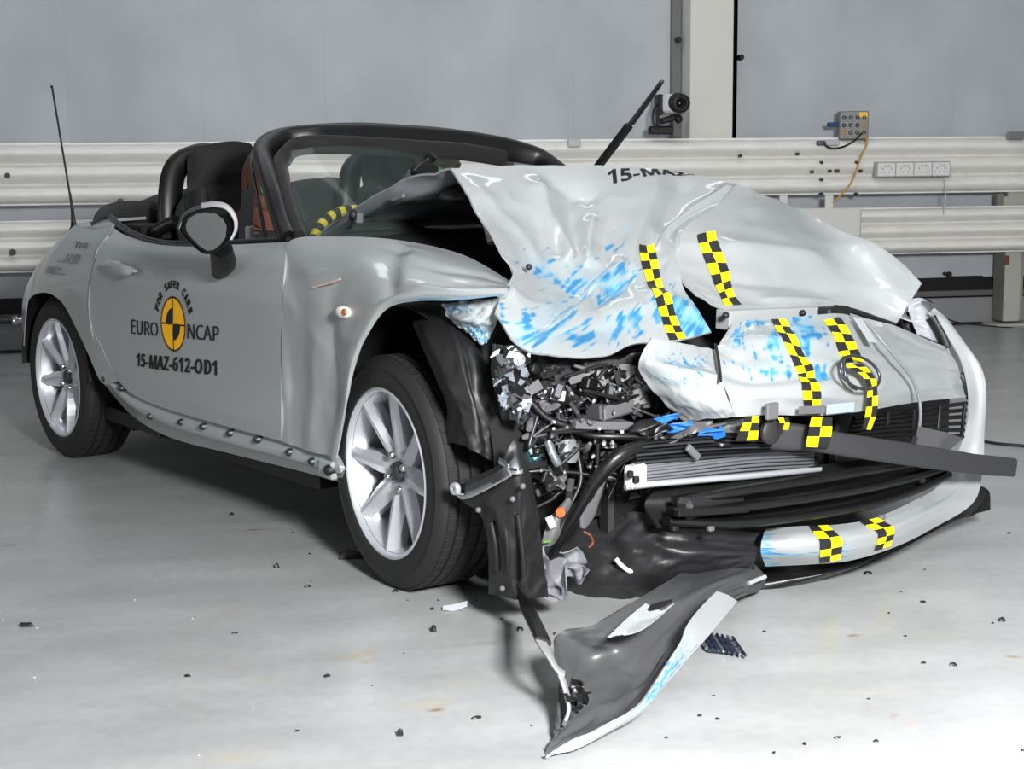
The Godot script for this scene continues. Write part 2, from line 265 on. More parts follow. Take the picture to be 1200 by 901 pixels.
	func lathe(profile: Array, segs: int, xf := Transform3D.IDENTITY, wobble := Vector2.ZERO) -> Shape:   # profile: Vector2(radius, height along local z)
		var m := profile.size()
		var nrm := []
		for k in m - 1:
			var d: Vector2 = (profile[k + 1] - profile[k]).normalized()
			nrm.append(Vector2(d.y, -d.x))
		for k in m - 1:
			var n0: Vector2 = nrm[k]
			var n1: Vector2 = nrm[k]
			if k > 0 and nrm[k - 1].dot(nrm[k]) > 0.6: n0 = (nrm[k - 1] + nrm[k]).normalized()
			if k < m - 2 and nrm[k + 1].dot(nrm[k]) > 0.6: n1 = (nrm[k + 1] + nrm[k]).normalized()
			var first := v.size()
			for j in segs + 1:
				var w := TAU * j / segs
				var dir := Vector3(cos(w), sin(w), 0)
				var p: Vector2 = profile[k]
				var q: Vector2 = profile[k + 1]
				vert(xf * (dir * p.x + Vector3(0, 0, p.y)), xf.basis * (dir * n0.x + Vector3(0, 0, n0.y)), Vector2(float(j) / segs, float(k) / m))
				vert(xf * (dir * q.x + Vector3(0, 0, q.y)), xf.basis * (dir * n1.x + Vector3(0, 0, n1.y)), Vector2(float(j) / segs, float(k + 1) / m))
			for j in segs:
				var a := first + 2 * j
				tri(a, a + 1, a + 2)
				tri(a + 1, a + 3, a + 2)
		return self

	func ball(at: Vector3, r: Vector3, segs := 20) -> Shape:
		var first := v.size()
		for k in segs + 1:
			for j in segs + 1:
				var th := PI * k / segs
				var ph := TAU * j / segs
				var d := Vector3(sin(th) * cos(ph), cos(th), sin(th) * sin(ph))
				vert(at + d * r, (d / r).normalized(), Vector2(float(j) / segs, float(k) / segs))
		for k in segs:
			for j in segs:
				var a := first + k * (segs + 1) + j
				tri(a, a + 1, a + segs + 1)
				tri(a + 1, a + segs + 2, a + segs + 1)
		return self

	func plate(outline: Array, depth: float, xf := Transform3D.IDENTITY) -> Shape:   # outline in the local xy plane, thickness along local z
		var flat := PackedVector2Array(outline)
		var ids := Geometry2D.triangulate_polygon(flat)
		for s in [1.0, -1.0]:
			var first := v.size()
			for p in flat:
				vert(xf * Vector3(p.x, p.y, s * depth / 2.0), xf.basis * Vector3(0, 0, s), p)
			for k in range(0, ids.size(), 3):
				tri(first + ids[k], first + ids[k + 1], first + ids[k + 2])
		var area := 0.0
		for k in flat.size():
			area += flat[k].cross(flat[(k + 1) % flat.size()])
		for k in flat.size():
			var a := flat[k]
			var b := flat[(k + 1) % flat.size()]
			var d := (b - a).normalized() * signf(area)
			var nn := xf.basis * Vector3(d.y, -d.x, 0)
			var w := [vert(xf * Vector3(a.x, a.y, depth / 2), nn), vert(xf * Vector3(b.x, b.y, depth / 2), nn), vert(xf * Vector3(b.x, b.y, -depth / 2), nn), vert(xf * Vector3(a.x, a.y, -depth / 2), nn)]
			tri(w[0], w[1], w[2])
			tri(w[0], w[2], w[3])
		return self

	# a thick sheet over a grid of points with normals
	func sheet(pos: Array, nrm: Array, nu: int, nv: int, th: float) -> Shape:
		var first := v.size()
		for s in 2:
			for k in pos.size():
				vert(pos[k] - (nrm[k] * th if s == 1 else Vector3.ZERO), nrm[k] if s == 0 else -nrm[k], Vector2(float(k % (nu + 1)) / nu, float(k / (nu + 1)) / nv))
		for s in 2:
			var o := first + s * pos.size()
			for b in nv:
				for a in nu:
					var p := o + b * (nu + 1) + a
					tri(p, p + 1, p + nu + 1)
					tri(p + 1, p + nu + 2, p + nu + 1)
		var ring := []
		for a in nu: ring.append(a)
		for b in nv: ring.append(b * (nu + 1) + nu)
		for a in nu: ring.append(nv * (nu + 1) + nu - a)
		for b in nv: ring.append((nv - b) * (nu + 1))
		var mid: Vector3 = pos[(nv / 2) * (nu + 1) + nu / 2]
		for k in ring.size():
			var a: int = ring[k]
			var b: int = ring[(k + 1) % ring.size()]
			var nn: Vector3 = (pos[b] - pos[a]).cross(nrm[a]).normalized()
			if nn.dot(pos[a] - mid) < 0: nn = -nn
			var w := [vert(pos[a], nn), vert(pos[b], nn), vert(pos[b] - nrm[b] * th, nn), vert(pos[a] - nrm[a] * th, nn)]
			tri(w[0], w[1], w[2])
			tri(w[0], w[2], w[3])
		return self

	func mesh() -> ArrayMesh:
		var m := ArrayMesh.new()
		var a := []
		a.resize(Mesh.ARRAY_MAX)
		a[Mesh.ARRAY_VERTEX] = v
		a[Mesh.ARRAY_NORMAL] = n
		a[Mesh.ARRAY_TEX_UV] = t
		a[Mesh.ARRAY_COLOR] = c
		a[Mesh.ARRAY_INDEX] = i
		m.add_surface_from_arrays(Mesh.PRIMITIVE_TRIANGLES, a)
		return m


class Grid:   # a tessellated panel that tapes and lettering can be laid on
	var pos := []
	var nrm := []
	var nu := 0
	var nv := 0
	func at(u: float, w: float, lift := 0.0) -> Vector3:
		var x := clampf(u, 0, 1) * nu
		var y := clampf(w, 0, 1) * nv
		var a := mini(int(x), nu - 1)
		var b := mini(int(y), nv - 1)
		var k := b * (nu + 1) + a
		var f := x - a
		var g := y - b
		var p: Vector3 = lerp(lerp(pos[k], pos[k + 1], f), lerp(pos[k + nu + 1], pos[k + nu + 2], f), g)
		return p + normal(u, w) * lift
	func normal(u: float, w: float) -> Vector3:
		var x := clampf(u, 0, 1) * nu
		var y := clampf(w, 0, 1) * nv
		var a := mini(int(x), nu - 1)
		var b := mini(int(y), nv - 1)
		var k := b * (nu + 1) + a
		var q: Vector3 = lerp(lerp(nrm[k], nrm[k + 1], x - a), lerp(nrm[k + nu + 1], nrm[k + nu + 2], x - a), y - b)
		return q.normalized()


func _seg(p: Vector2, a: Vector2, b: Vector2) -> float:
	var d := b - a
	return p.distance_to(a + d * clampf((p - a).dot(d) / maxf(d.length_squared(), 1e-9), 0, 1))


# tessellates a control grid; creases: [a, b, height, width] in uv; rough: [amplitude, cells per uv unit, seed]
func make_grid(P: Array, nu: int, nv: int, hint := HINT, creases := [], rough := []) -> Grid:
	var g := Grid.new()
	g.nu = nu
	g.nv = nv
	var noise := FastNoiseLite.new()
	if rough:
		noise.seed = rough[2]
		noise.noise_type = FastNoiseLite.TYPE_SIMPLEX_SMOOTH
		noise.frequency = rough[1]
		noise.fractal_octaves = 3
	var cols := P[0].size() as int
	for b in nv + 1:
		var w := float(b) / nv
		for a in nu + 1:
			var u := float(a) / nu
			var line := []
			for r in P:
				line.append(Shape.spline(r, u * (cols - 1)))
			g.pos.append(Shape.spline(line, w * (P.size() - 1)))
	var normals := func():
		g.nrm = []
		for b in nv + 1:
			for a in nu + 1:
				var du: Vector3 = g.pos[b * (nu + 1) + mini(a + 1, nu)] - g.pos[b * (nu + 1) + maxi(a - 1, 0)]
				var dv: Vector3 = g.pos[mini(b + 1, nv) * (nu + 1) + a] - g.pos[maxi(b - 1, 0) * (nu + 1) + a]
				g.nrm.append(du.cross(dv).normalized())
		var total := 0.0
		for q in g.nrm: total += q.dot(hint)
		if total < 0:
			for k in g.nrm.size(): g.nrm[k] = -g.nrm[k]
	normals.call()
	if creases or rough:
		for b in nv + 1:
			for a in nu + 1:
				var p := Vector2(float(a) / nu, float(b) / nv)
				var h := 0.0
				for s in creases:
					h += s[2] * exp(-pow(_seg(p, s[0], s[1]) / s[3], 1.4))
				if rough:
					h += rough[0] * (0.5 - absf(noise.get_noise_2d(p.x, p.y)) * 2.0)
				g.pos[b * (nu + 1) + a] += g.nrm[b * (nu + 1) + a] * h
		normals.call()
	return g


func uname(called: String, parent: Node) -> String:
	var key := str(parent.get_instance_id()) + called
	var k: int = taken.get(key, 0)
	taken[key] = k + 1
	return called if k == 0 else "%s_%03d" % [called, k]


func put(called: String, shape: Shape, m: Material, parent: Node = null) -> MeshInstance3D:
	var o := MeshInstance3D.new()
	o.mesh = shape.mesh()
	o.mesh.surface_set_material(0, m)
	parent = parent if parent else self
	o.name = uname(called, parent)
	parent.add_child(o, true)
	return o


func tag(o: Node, label: String, category: String, group := "") -> Node:
	o.set_meta("label", label)
	o.set_meta("category", category)
	if group: o.set_meta("group", group)
	return o


func thing(called: String, label: String, category: String, at := Vector3.ZERO, turn := 0.0, group := "") -> Node3D:
	var o := Node3D.new()
	o.name = uname(called, self)
	add_child(o, true)
	o.position = at
	o.rotation.y = turn
	tag(o, label, category, group)
	return o


func structure(called: String, shape: Shape, m: Material) -> MeshInstance3D:
	var o := put(called, shape, m)
	o.set_meta("kind", "structure")
	return o


func panel(called: String, key: String, P: Array, nu: int, nv: int, th: float, m: Material, parent: Node, hint := HINT, creases := [], rough := []) -> MeshInstance3D:
	var g := make_grid(P, nu, nv, hint, creases, rough)
	grids[key] = g
	return put(called, Shape.new().sheet(g.pos, g.nrm, nu, nv, th), m, parent)


func mirrored(P: Array) -> Array:
	return P.map(func(r): return r.map(func(p): return Vector3(p.x, p.y, -p.z)))


# a strip of yellow and black squares, two across; edges are uv points on a panel, or free points
func tape(parent: Node, key: String, left: Array, right: Array, cells: int, start := 0) -> MeshInstance3D:
	var s := Shape.new()
	var sub := 4
	var g: Grid = grids.get(key)
	var across := 2
	var spot := func(f: float, h: float) -> Vector3:
		var l = Shape.spline(left, f * (left.size() - 1))
		var r = Shape.spline(right, f * (right.size() - 1))
		var q = lerp(l, r, h)
		return g.at(q.x, q.y, 0.0035) if g else q
	for k in cells:
		for h in across:
			s.tint = Color(0.95, 0.80, 0.0) if (k + h + start) % 2 else Color(0.012, 0.012, 0.014)
			var pos := []
			var nrm := []
			for b in sub + 1:
				for a in sub + 1:
					var f := (k + float(b) / sub) / cells
					var e := (h + float(a) / sub) / across
					var p: Vector3 = spot.call(f, e)
					var du: Vector3 = spot.call(f, minf(e + 0.02, 1)) - spot.call(f, maxf(e - 0.02, 0))
					var dv: Vector3 = spot.call(minf(f + 0.02, 1), e) - spot.call(maxf(f - 0.02, 0), e)
					var q := du.cross(dv).normalized()
					pos.append(p)
					nrm.append(q if q.dot(HINT) > 0 else -q)
			s.sheet(pos, nrm, sub, sub, 0.001)
	return put("checker_tape", s, tape_mat, parent)


# flat lettering laid on a panel; corners in uv: top left, top right, bottom right, bottom left
func lettering(parent: Node, key: String, words: String, corners: Array, m: Material, bold := false) -> MeshInstance3D:
	var g: Grid = grids[key]
	var font := SystemFont.new()
	font.font_names = PackedStringArray(["Droid Sans"])
	font.font_weight = 700 if bold else 400
	var tm := TextMesh.new()
	tm.text = words
	tm.font = font
	tm.font_size = 40
	tm.pixel_size = 0.01
	tm.depth = 0.02
	tm.curve_step = 0.6
	var arr := tm.get_mesh_arrays()
	var vs: PackedVector3Array = arr[Mesh.ARRAY_VERTEX]
	var ids: PackedInt32Array = arr[Mesh.ARRAY_INDEX]
	var lo := Vector3.INF
	var hi := -Vector3.INF
	for p in vs:
		lo = lo.min(p)
		hi = hi.max(p)
	var s := Shape.new()
	for p in vs:
		var a := (p.x - lo.x) / (hi.x - lo.x)
		var b := (hi.y - p.y) / (hi.y - lo.y)
		var q: Vector2 = lerp(lerp(corners[0], corners[1], a), lerp(corners[3], corners[2], a), b)
		s.vert(g.at(q.x, q.y, 0.0028 if p.z > 0 else 0.0012), g.normal(q.x, q.y))
	for k in range(0, ids.size(), 3):
		s.tri(ids[k], ids[k + 1], ids[k + 2])
	return put("lettering", s, m, parent)


# ================================================================= materials
func mat(called: String, c: Color, rough := 0.5, metal := 0.0) -> StandardMaterial3D:
	var m := StandardMaterial3D.new()
	m.resource_name = called
	m.albedo_color = c
	m.roughness = rough
	m.metallic = metal
	return m


func noise_tex(size: int, freq: float, sd: int, a: Color, b: Color, oct := 4) -> NoiseTexture2D:
	var f := FastNoiseLite.new()
	f.seed = sd
	f.frequency = freq
	f.fractal_octaves = oct
	var t := NoiseTexture2D.new()
	t.width = size
	t.height = size
	t.seamless = true
	t.noise = f
	var r := Gradient.new()
	r.set_color(0, a)
	r.set_color(1, b)
	t.color_ramp = r
	return t


# paint with smears of blue from the barrier; blobs: [u, v, radius u, radius v, strength], streaks run along «dir»
func smeared(called: String, blobs: Array, sd: int, dir: Vector2, size := 384) -> StandardMaterial3D:
	var m: StandardMaterial3D = paint.duplicate()
	m.resource_name = called
	var base := paint.albedo_color
	var f := FastNoiseLite.new()
	f.seed = sd
	f.frequency = 1.0
	f.fractal_octaves = 4
	var f2 := FastNoiseLite.new()
	f2.seed = sd + 7
	f2.frequency = 1.0
	f2.fractal_octaves = 3
	var im := Image.create(size, size, false, Image.FORMAT_RGB8)
	var side := Vector2(-dir.y, dir.x)
	for y in size:
		for x in size:
			var p := Vector2((x + 0.5) / size, (y + 0.5) / size)
			var k := 0.0
			for b in blobs:
				k += b[4] * exp(-pow((p.x - b[0]) / b[2], 2) - pow((p.y - b[1]) / b[3], 2))
			var c := base
			if k > 0.04:
				var s := f.get_noise_2d(p.dot(dir) * 4.0, p.dot(side) * 26.0) * 0.85 + f2.get_noise_2d(p.x * 9.0, p.y * 9.0) * 0.75
				var w := smoothstep(-0.04, 0.40, s + k - 0.50) * 0.85
				c = base.lerp(Color(0.56, 0.70, 0.77), minf(k, 1.0) * clampf(0.35 + f2.get_noise_2d(p.x * 4.0, p.y * 4.0), 0, 0.8))
				c = c.lerp(Color(0.42, 0.67, 0.78).lerp(Color(0.10, 0.43, 0.66), clampf(s * 1.6 + 0.2, 0, 1)), w)
			im.set_pixel(x, y, c)
	m.albedo_color = Color.WHITE
	m.albedo_texture = ImageTexture.create_from_image(im)
	m.texture_repeat = false
	return m


func make_materials() -> void:
	paint = mat("silver_paint", Color(0.605, 0.622, 0.624), 0.38, 0.15)
	paint.clearcoat_enabled = true
	paint.clearcoat = 0.7
	paint.clearcoat_roughness = 0.08
	black = mat("black_plastic", Color(0.055, 0.055, 0.058), 0.55)
	satin = mat("satin_black", Color(0.045, 0.045, 0.048), 0.4)
	rubber = mat("rubber", Color(0.075, 0.075, 0.075), 0.72)
	dark_metal = mat("dark_metal", Color(0.30, 0.31, 0.33), 0.38, 0.75)
	alloy = mat("alloy", Color(0.80, 0.81, 0.83), 0.33, 0.6)
	chrome = mat("chrome", Color(0.88, 0.88, 0.9), 0.10, 1.0)
	steel = mat("steel", Color(0.62, 0.63, 0.65), 0.35, 0.8)
	grey_plastic = mat("grey_plastic", Color(0.36, 0.36, 0.37), 0.5)
	pale_plastic = mat("pale_plastic", Color(0.72, 0.72, 0.73), 0.45)
	tape_mat = mat("checker_tape", Color.WHITE, 0.5)
	tape_mat.vertex_color_use_as_albedo = true
	ink = mat("black_vinyl", Color(0.05, 0.05, 0.055), 0.5)
	yellow = mat("yellow_vinyl", Color(0.93, 0.69, 0.04), 0.45)
	cloth = mat("black_cloth", Color(0.07, 0.07, 0.075), 0.85)
	cloth.rim_enabled = true
	cloth.rim = 0.3
	clear_plastic = mat("clear_plastic", Color(0.9, 0.92, 0.95, 0.25), 0.08)
	clear_plastic.transparency = BaseMaterial3D.TRANSPARENCY_ALPHA
	blue_mat = mat("blue_smear", Color(0.13, 0.40, 0.72), 0.5)
	orange = mat("orange", Color(0.85, 0.32, 0.08), 0.55)
	cream = mat("cream_enamel", Color(0.80, 0.80, 0.78), 0.42)


func _ready() -> void:
	rng.seed = 11
	# ------------------------------------------------------------- camera, light, exposure
	var cam := Camera3D.new()
	cam.name = "camera"
	cam.fov = 28.5891
	cam.near = 0.05
	cam.far = 60.0
	cam.transform = Transform3D(Basis(Vector3(0.985,-0.009,0.173), Vector3(0.034,0.989,-0.145), Vector3(-0.17,0.148,0.974)), Vector3(-0.027,1.091,6.121))
	add_child(cam)
	cam.current = true
	var we := WorldEnvironment.new()
	we.name = "environment"
	var env := Environment.new()
	env.background_mode = Environment.BG_COLOR
	env.background_color = Color(0.0, 0.0, 0.0)
	env.tonemap_mode = Environment.TONE_MAPPER_LINEAR
	env.tonemap_exposure = 1.0
	env.sdfgi_enabled = true
	env.ssao_enabled = true
	env.ssil_enabled = true
	we.environment = env
	add_child(we)
	# ceiling strips over the hall, and a photographer's softbox beside the camera
	ceiling_light(Vector3(0.5, 4.4, -1.2), Vector2(6.0, 0.5), 3.8, "long white strip light under the hall ceiling, along the back wall")
	ceiling_light(Vector3(1.6, 4.4, 3.0), Vector2(1.5, 0.5), 1.5, "short white strip light under the hall ceiling, above the wreck")
	softbox(Vector3(0.98, 1.74, 5.92), Vector3(2.0, 0.0, 4.0), Vector2(0.6, 0.5), 46.0, "square white softbox lamp on a black stand beside the camera")
	softbox(Vector3(-5.0, 1.3, 3.2), Vector3(0.0, 0.7, 1.0), Vector2(2.0, 1.5), 3.6, "wide white softbox lamp on a black stand, far off at the tail side")

	make_materials()
	build_room()
	build_wall_things()
	build_car()
	build_dummies()
	build_floor_things()


func area(called: String, at: Vector3, look: Vector3, size: Vector2, energy: float, c: Color) -> void:
	var l := AreaLight3D.new()
	l.name = called
	l.area_size = size
	l.light_energy = energy
	l.light_color = c
	l.shadow_enabled = true
	l.area_range = 30.0
	l.area_attenuation = 2.0
	add_child(l, true)
	l.look_at_from_position(at, look, Vector3.FORWARD if absf((look - at).normalized().y) > 0.95 else Vector3.UP)


func ceiling_light(at: Vector3, size: Vector2, energy: float, label: String) -> void:
	var o := thing("ceiling_light", label, "light", at, 0.0, "ceiling strip lights")
	put("housing", Shape.new().box(Vector3(0, 0.05, 0), Vector3(size.x + 0.06, 0.08, size.y + 0.06)), mat("lamp_white", Color(0.85, 0.85, 0.85), 0.5), o)
	var glow := mat("lamp_glow", Color(0.9, 0.9, 0.9), 0.5)
	glow.emission_enabled = true
	glow.emission = Color(1, 1, 1)
	glow.emission_energy_multiplier = 1.0
	put("diffuser", Shape.new().box(Vector3(0, 0.0, 0), Vector3(size.x, 0.02, size.y)), glow, o)
	area("ceiling_lamp", at + Vector3(0, -0.03, 0), at + Vector3(0, -2, 0), size, energy, Color(0.97, 0.985, 1.0))


func softbox(at: Vector3, look: Vector3, size: Vector2, energy: float, label: String) -> void:
	var o := thing("studio_softbox", label, "studio lamp", Vector3(at.x, 0, at.z))
	var b := Basis.looking_at(look - at, Vector3.UP)
	var c := Vector3(0, at.y, 0)
	put("stand", Shape.new().tube([Vector3.ZERO, c + b.z * 0.25], 0.015).box(Vector3(0, 0.01, 0), Vector3(0.6, 0.02, 0.06)).box(Vector3(0, 0.01, 0), Vector3(0.06, 0.02, 0.6)), black, o)
	put("hood", Shape.new().box(c + b.z * 0.12, Vector3(size.x + 0.04, size.y + 0.04, 0.2), b, 0.03), black, o)
	var glow := mat("lamp_glow", Color(0.9, 0.9, 0.9), 0.5)
	glow.emission_enabled = true
	glow.emission = Color(1, 1, 1)
	glow.emission_energy_multiplier = 1.0
	put("diffuser", Shape.new().box(c, Vector3(size.x, size.y, 0.02), b), glow, o)
	area("studio_lamp", at - b.z * 0.03, look, size, energy, Color(1.0, 1.0, 1.0))


# ================================================================= the hall
func floor_material() -> StandardMaterial3D:
	var m := mat("painted_concrete", Color.WHITE, 0.34)
	m.metallic_specular = 0.42
	var size := 1024
	var im := Image.create(size, size, false, Image.FORMAT_RGB8)
	var f := FastNoiseLite.new()
	f.seed = 4
	f.frequency = 1.0
	f.fractal_octaves = 5
	# the texture covers x -3..5, z -3..5; stains: place, half sizes, turn, colour, strength
	var stains := [
		[Vector3(0.183,0,2.88), 0.05, 0.02, 0.5, Color(0.62, 0.54, 0.38), 0.55], [Vector3(0.202,0,2.925), 0.02, 0.012, 0.4, Color(0.55, 0.46, 0.32), 0.5],
		[Vector3(0.314,0,3.248), 0.016, 0.008, 0.2, Color(0.5, 0.4, 0.25), 0.9], [Vector3(0.3,0,3.211), 0.05, 0.03, 0.3, Color(0.68, 0.62, 0.48), 0.35],
		[Vector3(0.376,0,3.099), 0.05, 0.03, 0.3, Color(0.64, 0.62, 0.56), 0.3], [Vector3(-0.021,0,1.667), 0.05, 0.008, 0.0, Color(0.42, 0.34, 0.2), 0.6],
		[Vector3(1.313,0,2.968), 0.024, 0.005, 0.1, Color(0.5, 0.4, 0.22), 0.8], [Vector3(1.595,0,3.178), 0.016, 0.006, -0.4, Color(0.5, 0.42, 0.25), 0.7],
		[Vector3(1.188,0,3.461), 0.02, 0.007, 0.6, Color(0.52, 0.42, 0.34), 0.7], [Vector3(1.157,0,3.417), 0.025, 0.004, 0.5, Color(0.6, 0.5, 0.44), 0.6],
		[Vector3(1.21,0,3.502), 0.025, 0.005, 0.7, Color(0.62, 0.55, 0.48), 0.5], [Vector3(1.201,0,3.327), 0.16, 0.006, -0.28, Color(0.66, 0.62, 0.54), 0.5],
		[Vector3(1.504,0,3.007), 0.09, 0.03, 0.2, Color(0.62, 0.6, 0.5), 0.35], [Vector3(-0.081,0,3.418), 0.06, 0.03, 0.2, Color(0.66, 0.6, 0.48), 0.35],
		[Vector3(-0.101,0,2.511), 0.03, 0.03, 0.2, Color(0.6, 0.54, 0.44), 0.3], [Vector3(-0.093,0,2.911), 0.03, 0.015, 0.2, Color(0.62, 0.55, 0.44), 0.35], [Vector3(-0.021,0,3.003), 0.04, 0.012, 0.2, Color(0.62, 0.55, 0.44), 0.3],
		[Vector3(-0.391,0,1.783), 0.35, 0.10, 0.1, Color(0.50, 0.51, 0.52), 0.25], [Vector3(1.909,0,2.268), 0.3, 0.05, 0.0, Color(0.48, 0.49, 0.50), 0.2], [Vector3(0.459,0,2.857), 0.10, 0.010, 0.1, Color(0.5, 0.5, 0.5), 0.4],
		[Vector3(1.551,0,2.952), 0.012, 0.06, 0.4, Color(0.55, 0.55, 0.56), 0.35], [Vector3(-0.727,0,1.703), 0.03, 0.012, 0.2, Color(0.45, 0.43, 0.38), 0.5],
	]
	for y in size:
		for x in size:
			var p := Vector2(-3.0 + 8.0 * (x + 0.5) / size, -3.0 + 8.0 * (y + 0.5) / size)
			var k := f.get_noise_2d(p.x * 1.6, p.y * 4.0) * 0.05 + f.get_noise_2d(p.x * 22.0, p.y * 22.0) * 0.025
			var c := Color(0.60 + k, 0.607 + k, 0.606 + k)
			im.set_pixel(x, y, c)
	for s in stains:
		var q: Vector3 = s[0]
		var reach := int(maxf(s[1], s[2]) * 2.6 / 8.0 * size) + 2
		var cx := int((q.x + 3.0) / 8.0 * size)
		var cy := int((q.z + 3.0) / 8.0 * size)
		for y in range(maxi(cy - reach, 0), mini(cy + reach, size)):
			for x in range(maxi(cx - reach, 0), mini(cx + reach, size)):
				var p := Vector2(-3.0 + 8.0 * (x + 0.5) / size - q.x, -3.0 + 8.0 * (y + 0.5) / size - q.z).rotated(s[3])
				var d := Vector2(p.x / s[1], p.y / s[2]).length()
				var w: float = s[5] * clampf(1.3 - d + f.get_noise_2d(x * 0.13, y * 0.13) * 0.9, 0, 1)
				if w > 0:
					im.set_pixel(x, y, im.get_pixel(x, y).lerp(s[4], w))
	m.albedo_texture = ImageTexture.create_from_image(im)
	m.roughness_texture = noise_tex(512, 0.012, 9, Color(0.75, 0.75, 0.75), Color(1, 1, 1), 4)
	return m


func build_room() -> void:
	# floor 16 x 13 m, its texture laid at 8 m a repeat
	var s := Shape.new()
	var x0 := -8.0
	var x1 := 9.0
	var z0 := -3.4
	var z1 := 9.0
	var k := []
	for q in [[x0, z0], [x1, z0], [x1, z1], [x0, z1]]:
		k.append(s.vert(Vector3(q[0], 0, q[1]), Vector3.UP, Vector2((q[0] + 3.0) / 8.0, (q[1] + 3.0) / 8.0)))
	s.tri(k[0], k[1], k[2])
	s.tri(k[0], k[2], k[3])
	s.box(Vector3((x0 + x1) / 2, -0.1005, (z0 + z1) / 2), Vector3(x1 - x0, 0.2, z1 - z0))
	structure("floor", s, floor_material())
	var wall_white := mat("wall_white", Color(0.80, 0.80, 0.81), 0.8)
	structure("ceiling", Shape.new().box(Vector3(0.5, 4.7, 2.8), Vector3(17, 0.2, 12.4)), wall_white)
	structure("wall_front", Shape.new().box(Vector3(0.5, 2.3, 9.1), Vector3(17.4, 4.6, 0.2)), wall_white)
	structure("wall_left", Shape.new().box(Vector3(-8.1, 2.3, 2.8), Vector3(0.2, 4.6, 12.4)), wall_white)
	structure("wall_right", Shape.new().box(Vector3(9.1, 2.3, 2.8), Vector3(0.2, 4.6, 12.4)), wall_white)
	var back := structure("wall_back", Shape.new().box(Vector3(0.5, 2.3, -3.3), Vector3(17.4, 4.6, 0.2)), mat("dark_gap", Color(0.05, 0.05, 0.055), 0.8))
	# hanging sheets of white fabric, sewn in widths
	var sheet := mat("white_sheeting", Color(0.735, 0.755, 0.775), 0.75)
	sheet.albedo_texture = noise_tex(1024, 0.004, 55, Color(0.90, 0.90, 0.90), Color(1, 1, 1), 5)
	sheet.uv1_triplanar = true
	sheet.uv1_scale = Vector3(0.35, 0.25, 0.35)
	sheet.normal_enabled = true
	sheet.normal_texture = noise_tex(512, 0.03, 31, Color(0, 0, 0), Color(1, 1, 1), 5)
	(sheet.normal_texture as NoiseTexture2D).as_normal_map = true
	(sheet.normal_texture as NoiseTexture2D).bump_strength = 0.25
	(sheet.normal_texture as NoiseTexture2D).color_ramp = null
	var cuts := [-7.9, -6.4, -5.1, -3.9, -3.0, -2.2, -1.75, -1.01, -0.253, 0.456, 1.201, 1.957, 2.627]
	sheets(cuts, back, sheet, 0.30)
	var right_cuts := [2.992, 3.699, 4.43, 5.6, 6.3, 7.1, 8.0, 8.9]
	sheets(right_cuts, back, sheet, 0.30)
	# steel column between the sheets, its dark slot and the fittings along its edges
	var enamel := cream
	var px: float = 2.627
	var qx: float = 2.894
	var col := structure("pillar", Shape.new().box(Vector3((px + qx) / 2, 2.3, -2.91), Vector3(qx - px, 4.6, 0.26)), mat("pillar_enamel", Color(0.82, 0.82, 0.79), 0.5))
	put("flange", Shape.new().box(Vector3(px - 0.035, 2.3, -3.02), Vector3(0.06, 4.6, 0.12)), mat("pillar_side", Color(0.42, 0.42, 0.42), 0.6), col)
	put("slot", Shape.new().box(Vector3(qx + 0.022, 2.3, -3.0), Vector3(0.034, 4.6, 0.16)), black, col)
	for p in [Vector3(2.594,1.79,-2.933), Vector3(2.99,1.685,-2.933)]:
		put("bolt", Shape.new().lathe([Vector2(0.0, 0.03), Vector2(0.014, 0.03), Vector2(0.018, 0.02), Vector2(0.018, -0.02)], 12, Transform3D(Basis.IDENTITY, p)), black, col)
	# plinth: a concrete kerb with a lip, in bays
	var grey := mat("plinth_concrete", Color(0.52, 0.53, 0.54), 0.8)
	var plinth := structure("baseboard_back", Shape.new().box(Vector3(0.5, 0.085, -3.05), Vector3(17.0, 0.17, 0.18)), grey)
	put("plinth_lip", Shape.new().box(Vector3(0.5, 0.2, -3.0), Vector3(17.0, 0.035, 0.12)), mat("plinth_lip", Color(0.36, 0.36, 0.35), 0.7), plinth)
	put("floor_channel", Shape.new().box(Vector3(0.5, 0.006, -2.93), Vector3(17.0, 0.012, 0.05)), black, plinth)
	put("shadow_gap", Shape.new().box(Vector3(0.5, 0.26, -3.05), Vector3(17.0, 0.10, 0.10)), mat("rubber_gap", Color(0.03, 0.03, 0.032), 0.7), plinth)


func sheets(cuts: Array, back: Node, m: Material, bottom: float) -> void:
	for k in cuts.size() - 1:
		var pos := []
		var nrm := []
		var nu := 10
		var nv := 24
		for b in nv + 1:
			for a in nu + 1:
				var f := float(a) / nu
				var y := bottom + (4.55 - bottom) * b / nv
				var bulge := 0.007 * sin(PI * f) + 0.006 * sin(y * 3.1 + k * 1.7) * sin(PI * f) + 0.003 * sin(y * 9.0 + f * 5.0 + k) * sin(PI * f)
				pos.append(Vector3(lerpf(cuts[k] + 0.0002, cuts[k + 1] - 0.0002, f), y, -3.0 + bulge))
				nrm.append(Vector3.BACK)
		for b in nv + 1:
			for a in nu + 1:
				var q: Vector3 = (pos[b * (nu + 1) + mini(a + 1, nu)] - pos[b * (nu + 1) + maxi(a - 1, 0)]).cross(pos[mini(b + 1, nv) * (nu + 1) + a] - pos[maxi(b - 1, 0) * (nu + 1) + a]).normalized()
				nrm[b * (nu + 1) + a] = q if q.z > 0 else -q
		put("panel", Shape.new().sheet(pos, nrm, nu, nv, 0.004), m, back)


func rail_profile(h: float) -> Array:   # [offset towards the room, height] of a three-wave crash barrier, top to bottom
	var out := []
	for k in 61:
		var f := k / 60.0
		var w := 0.5 - 0.5 * cos(TAU * (f * 3.0))
		var d := 0.005 + 0.07 * pow(w, 0.5)
		if f < 0.035 or f > 0.965:
			d = 0.005
		out.append(Vector2(d, h - f * h))
	return out


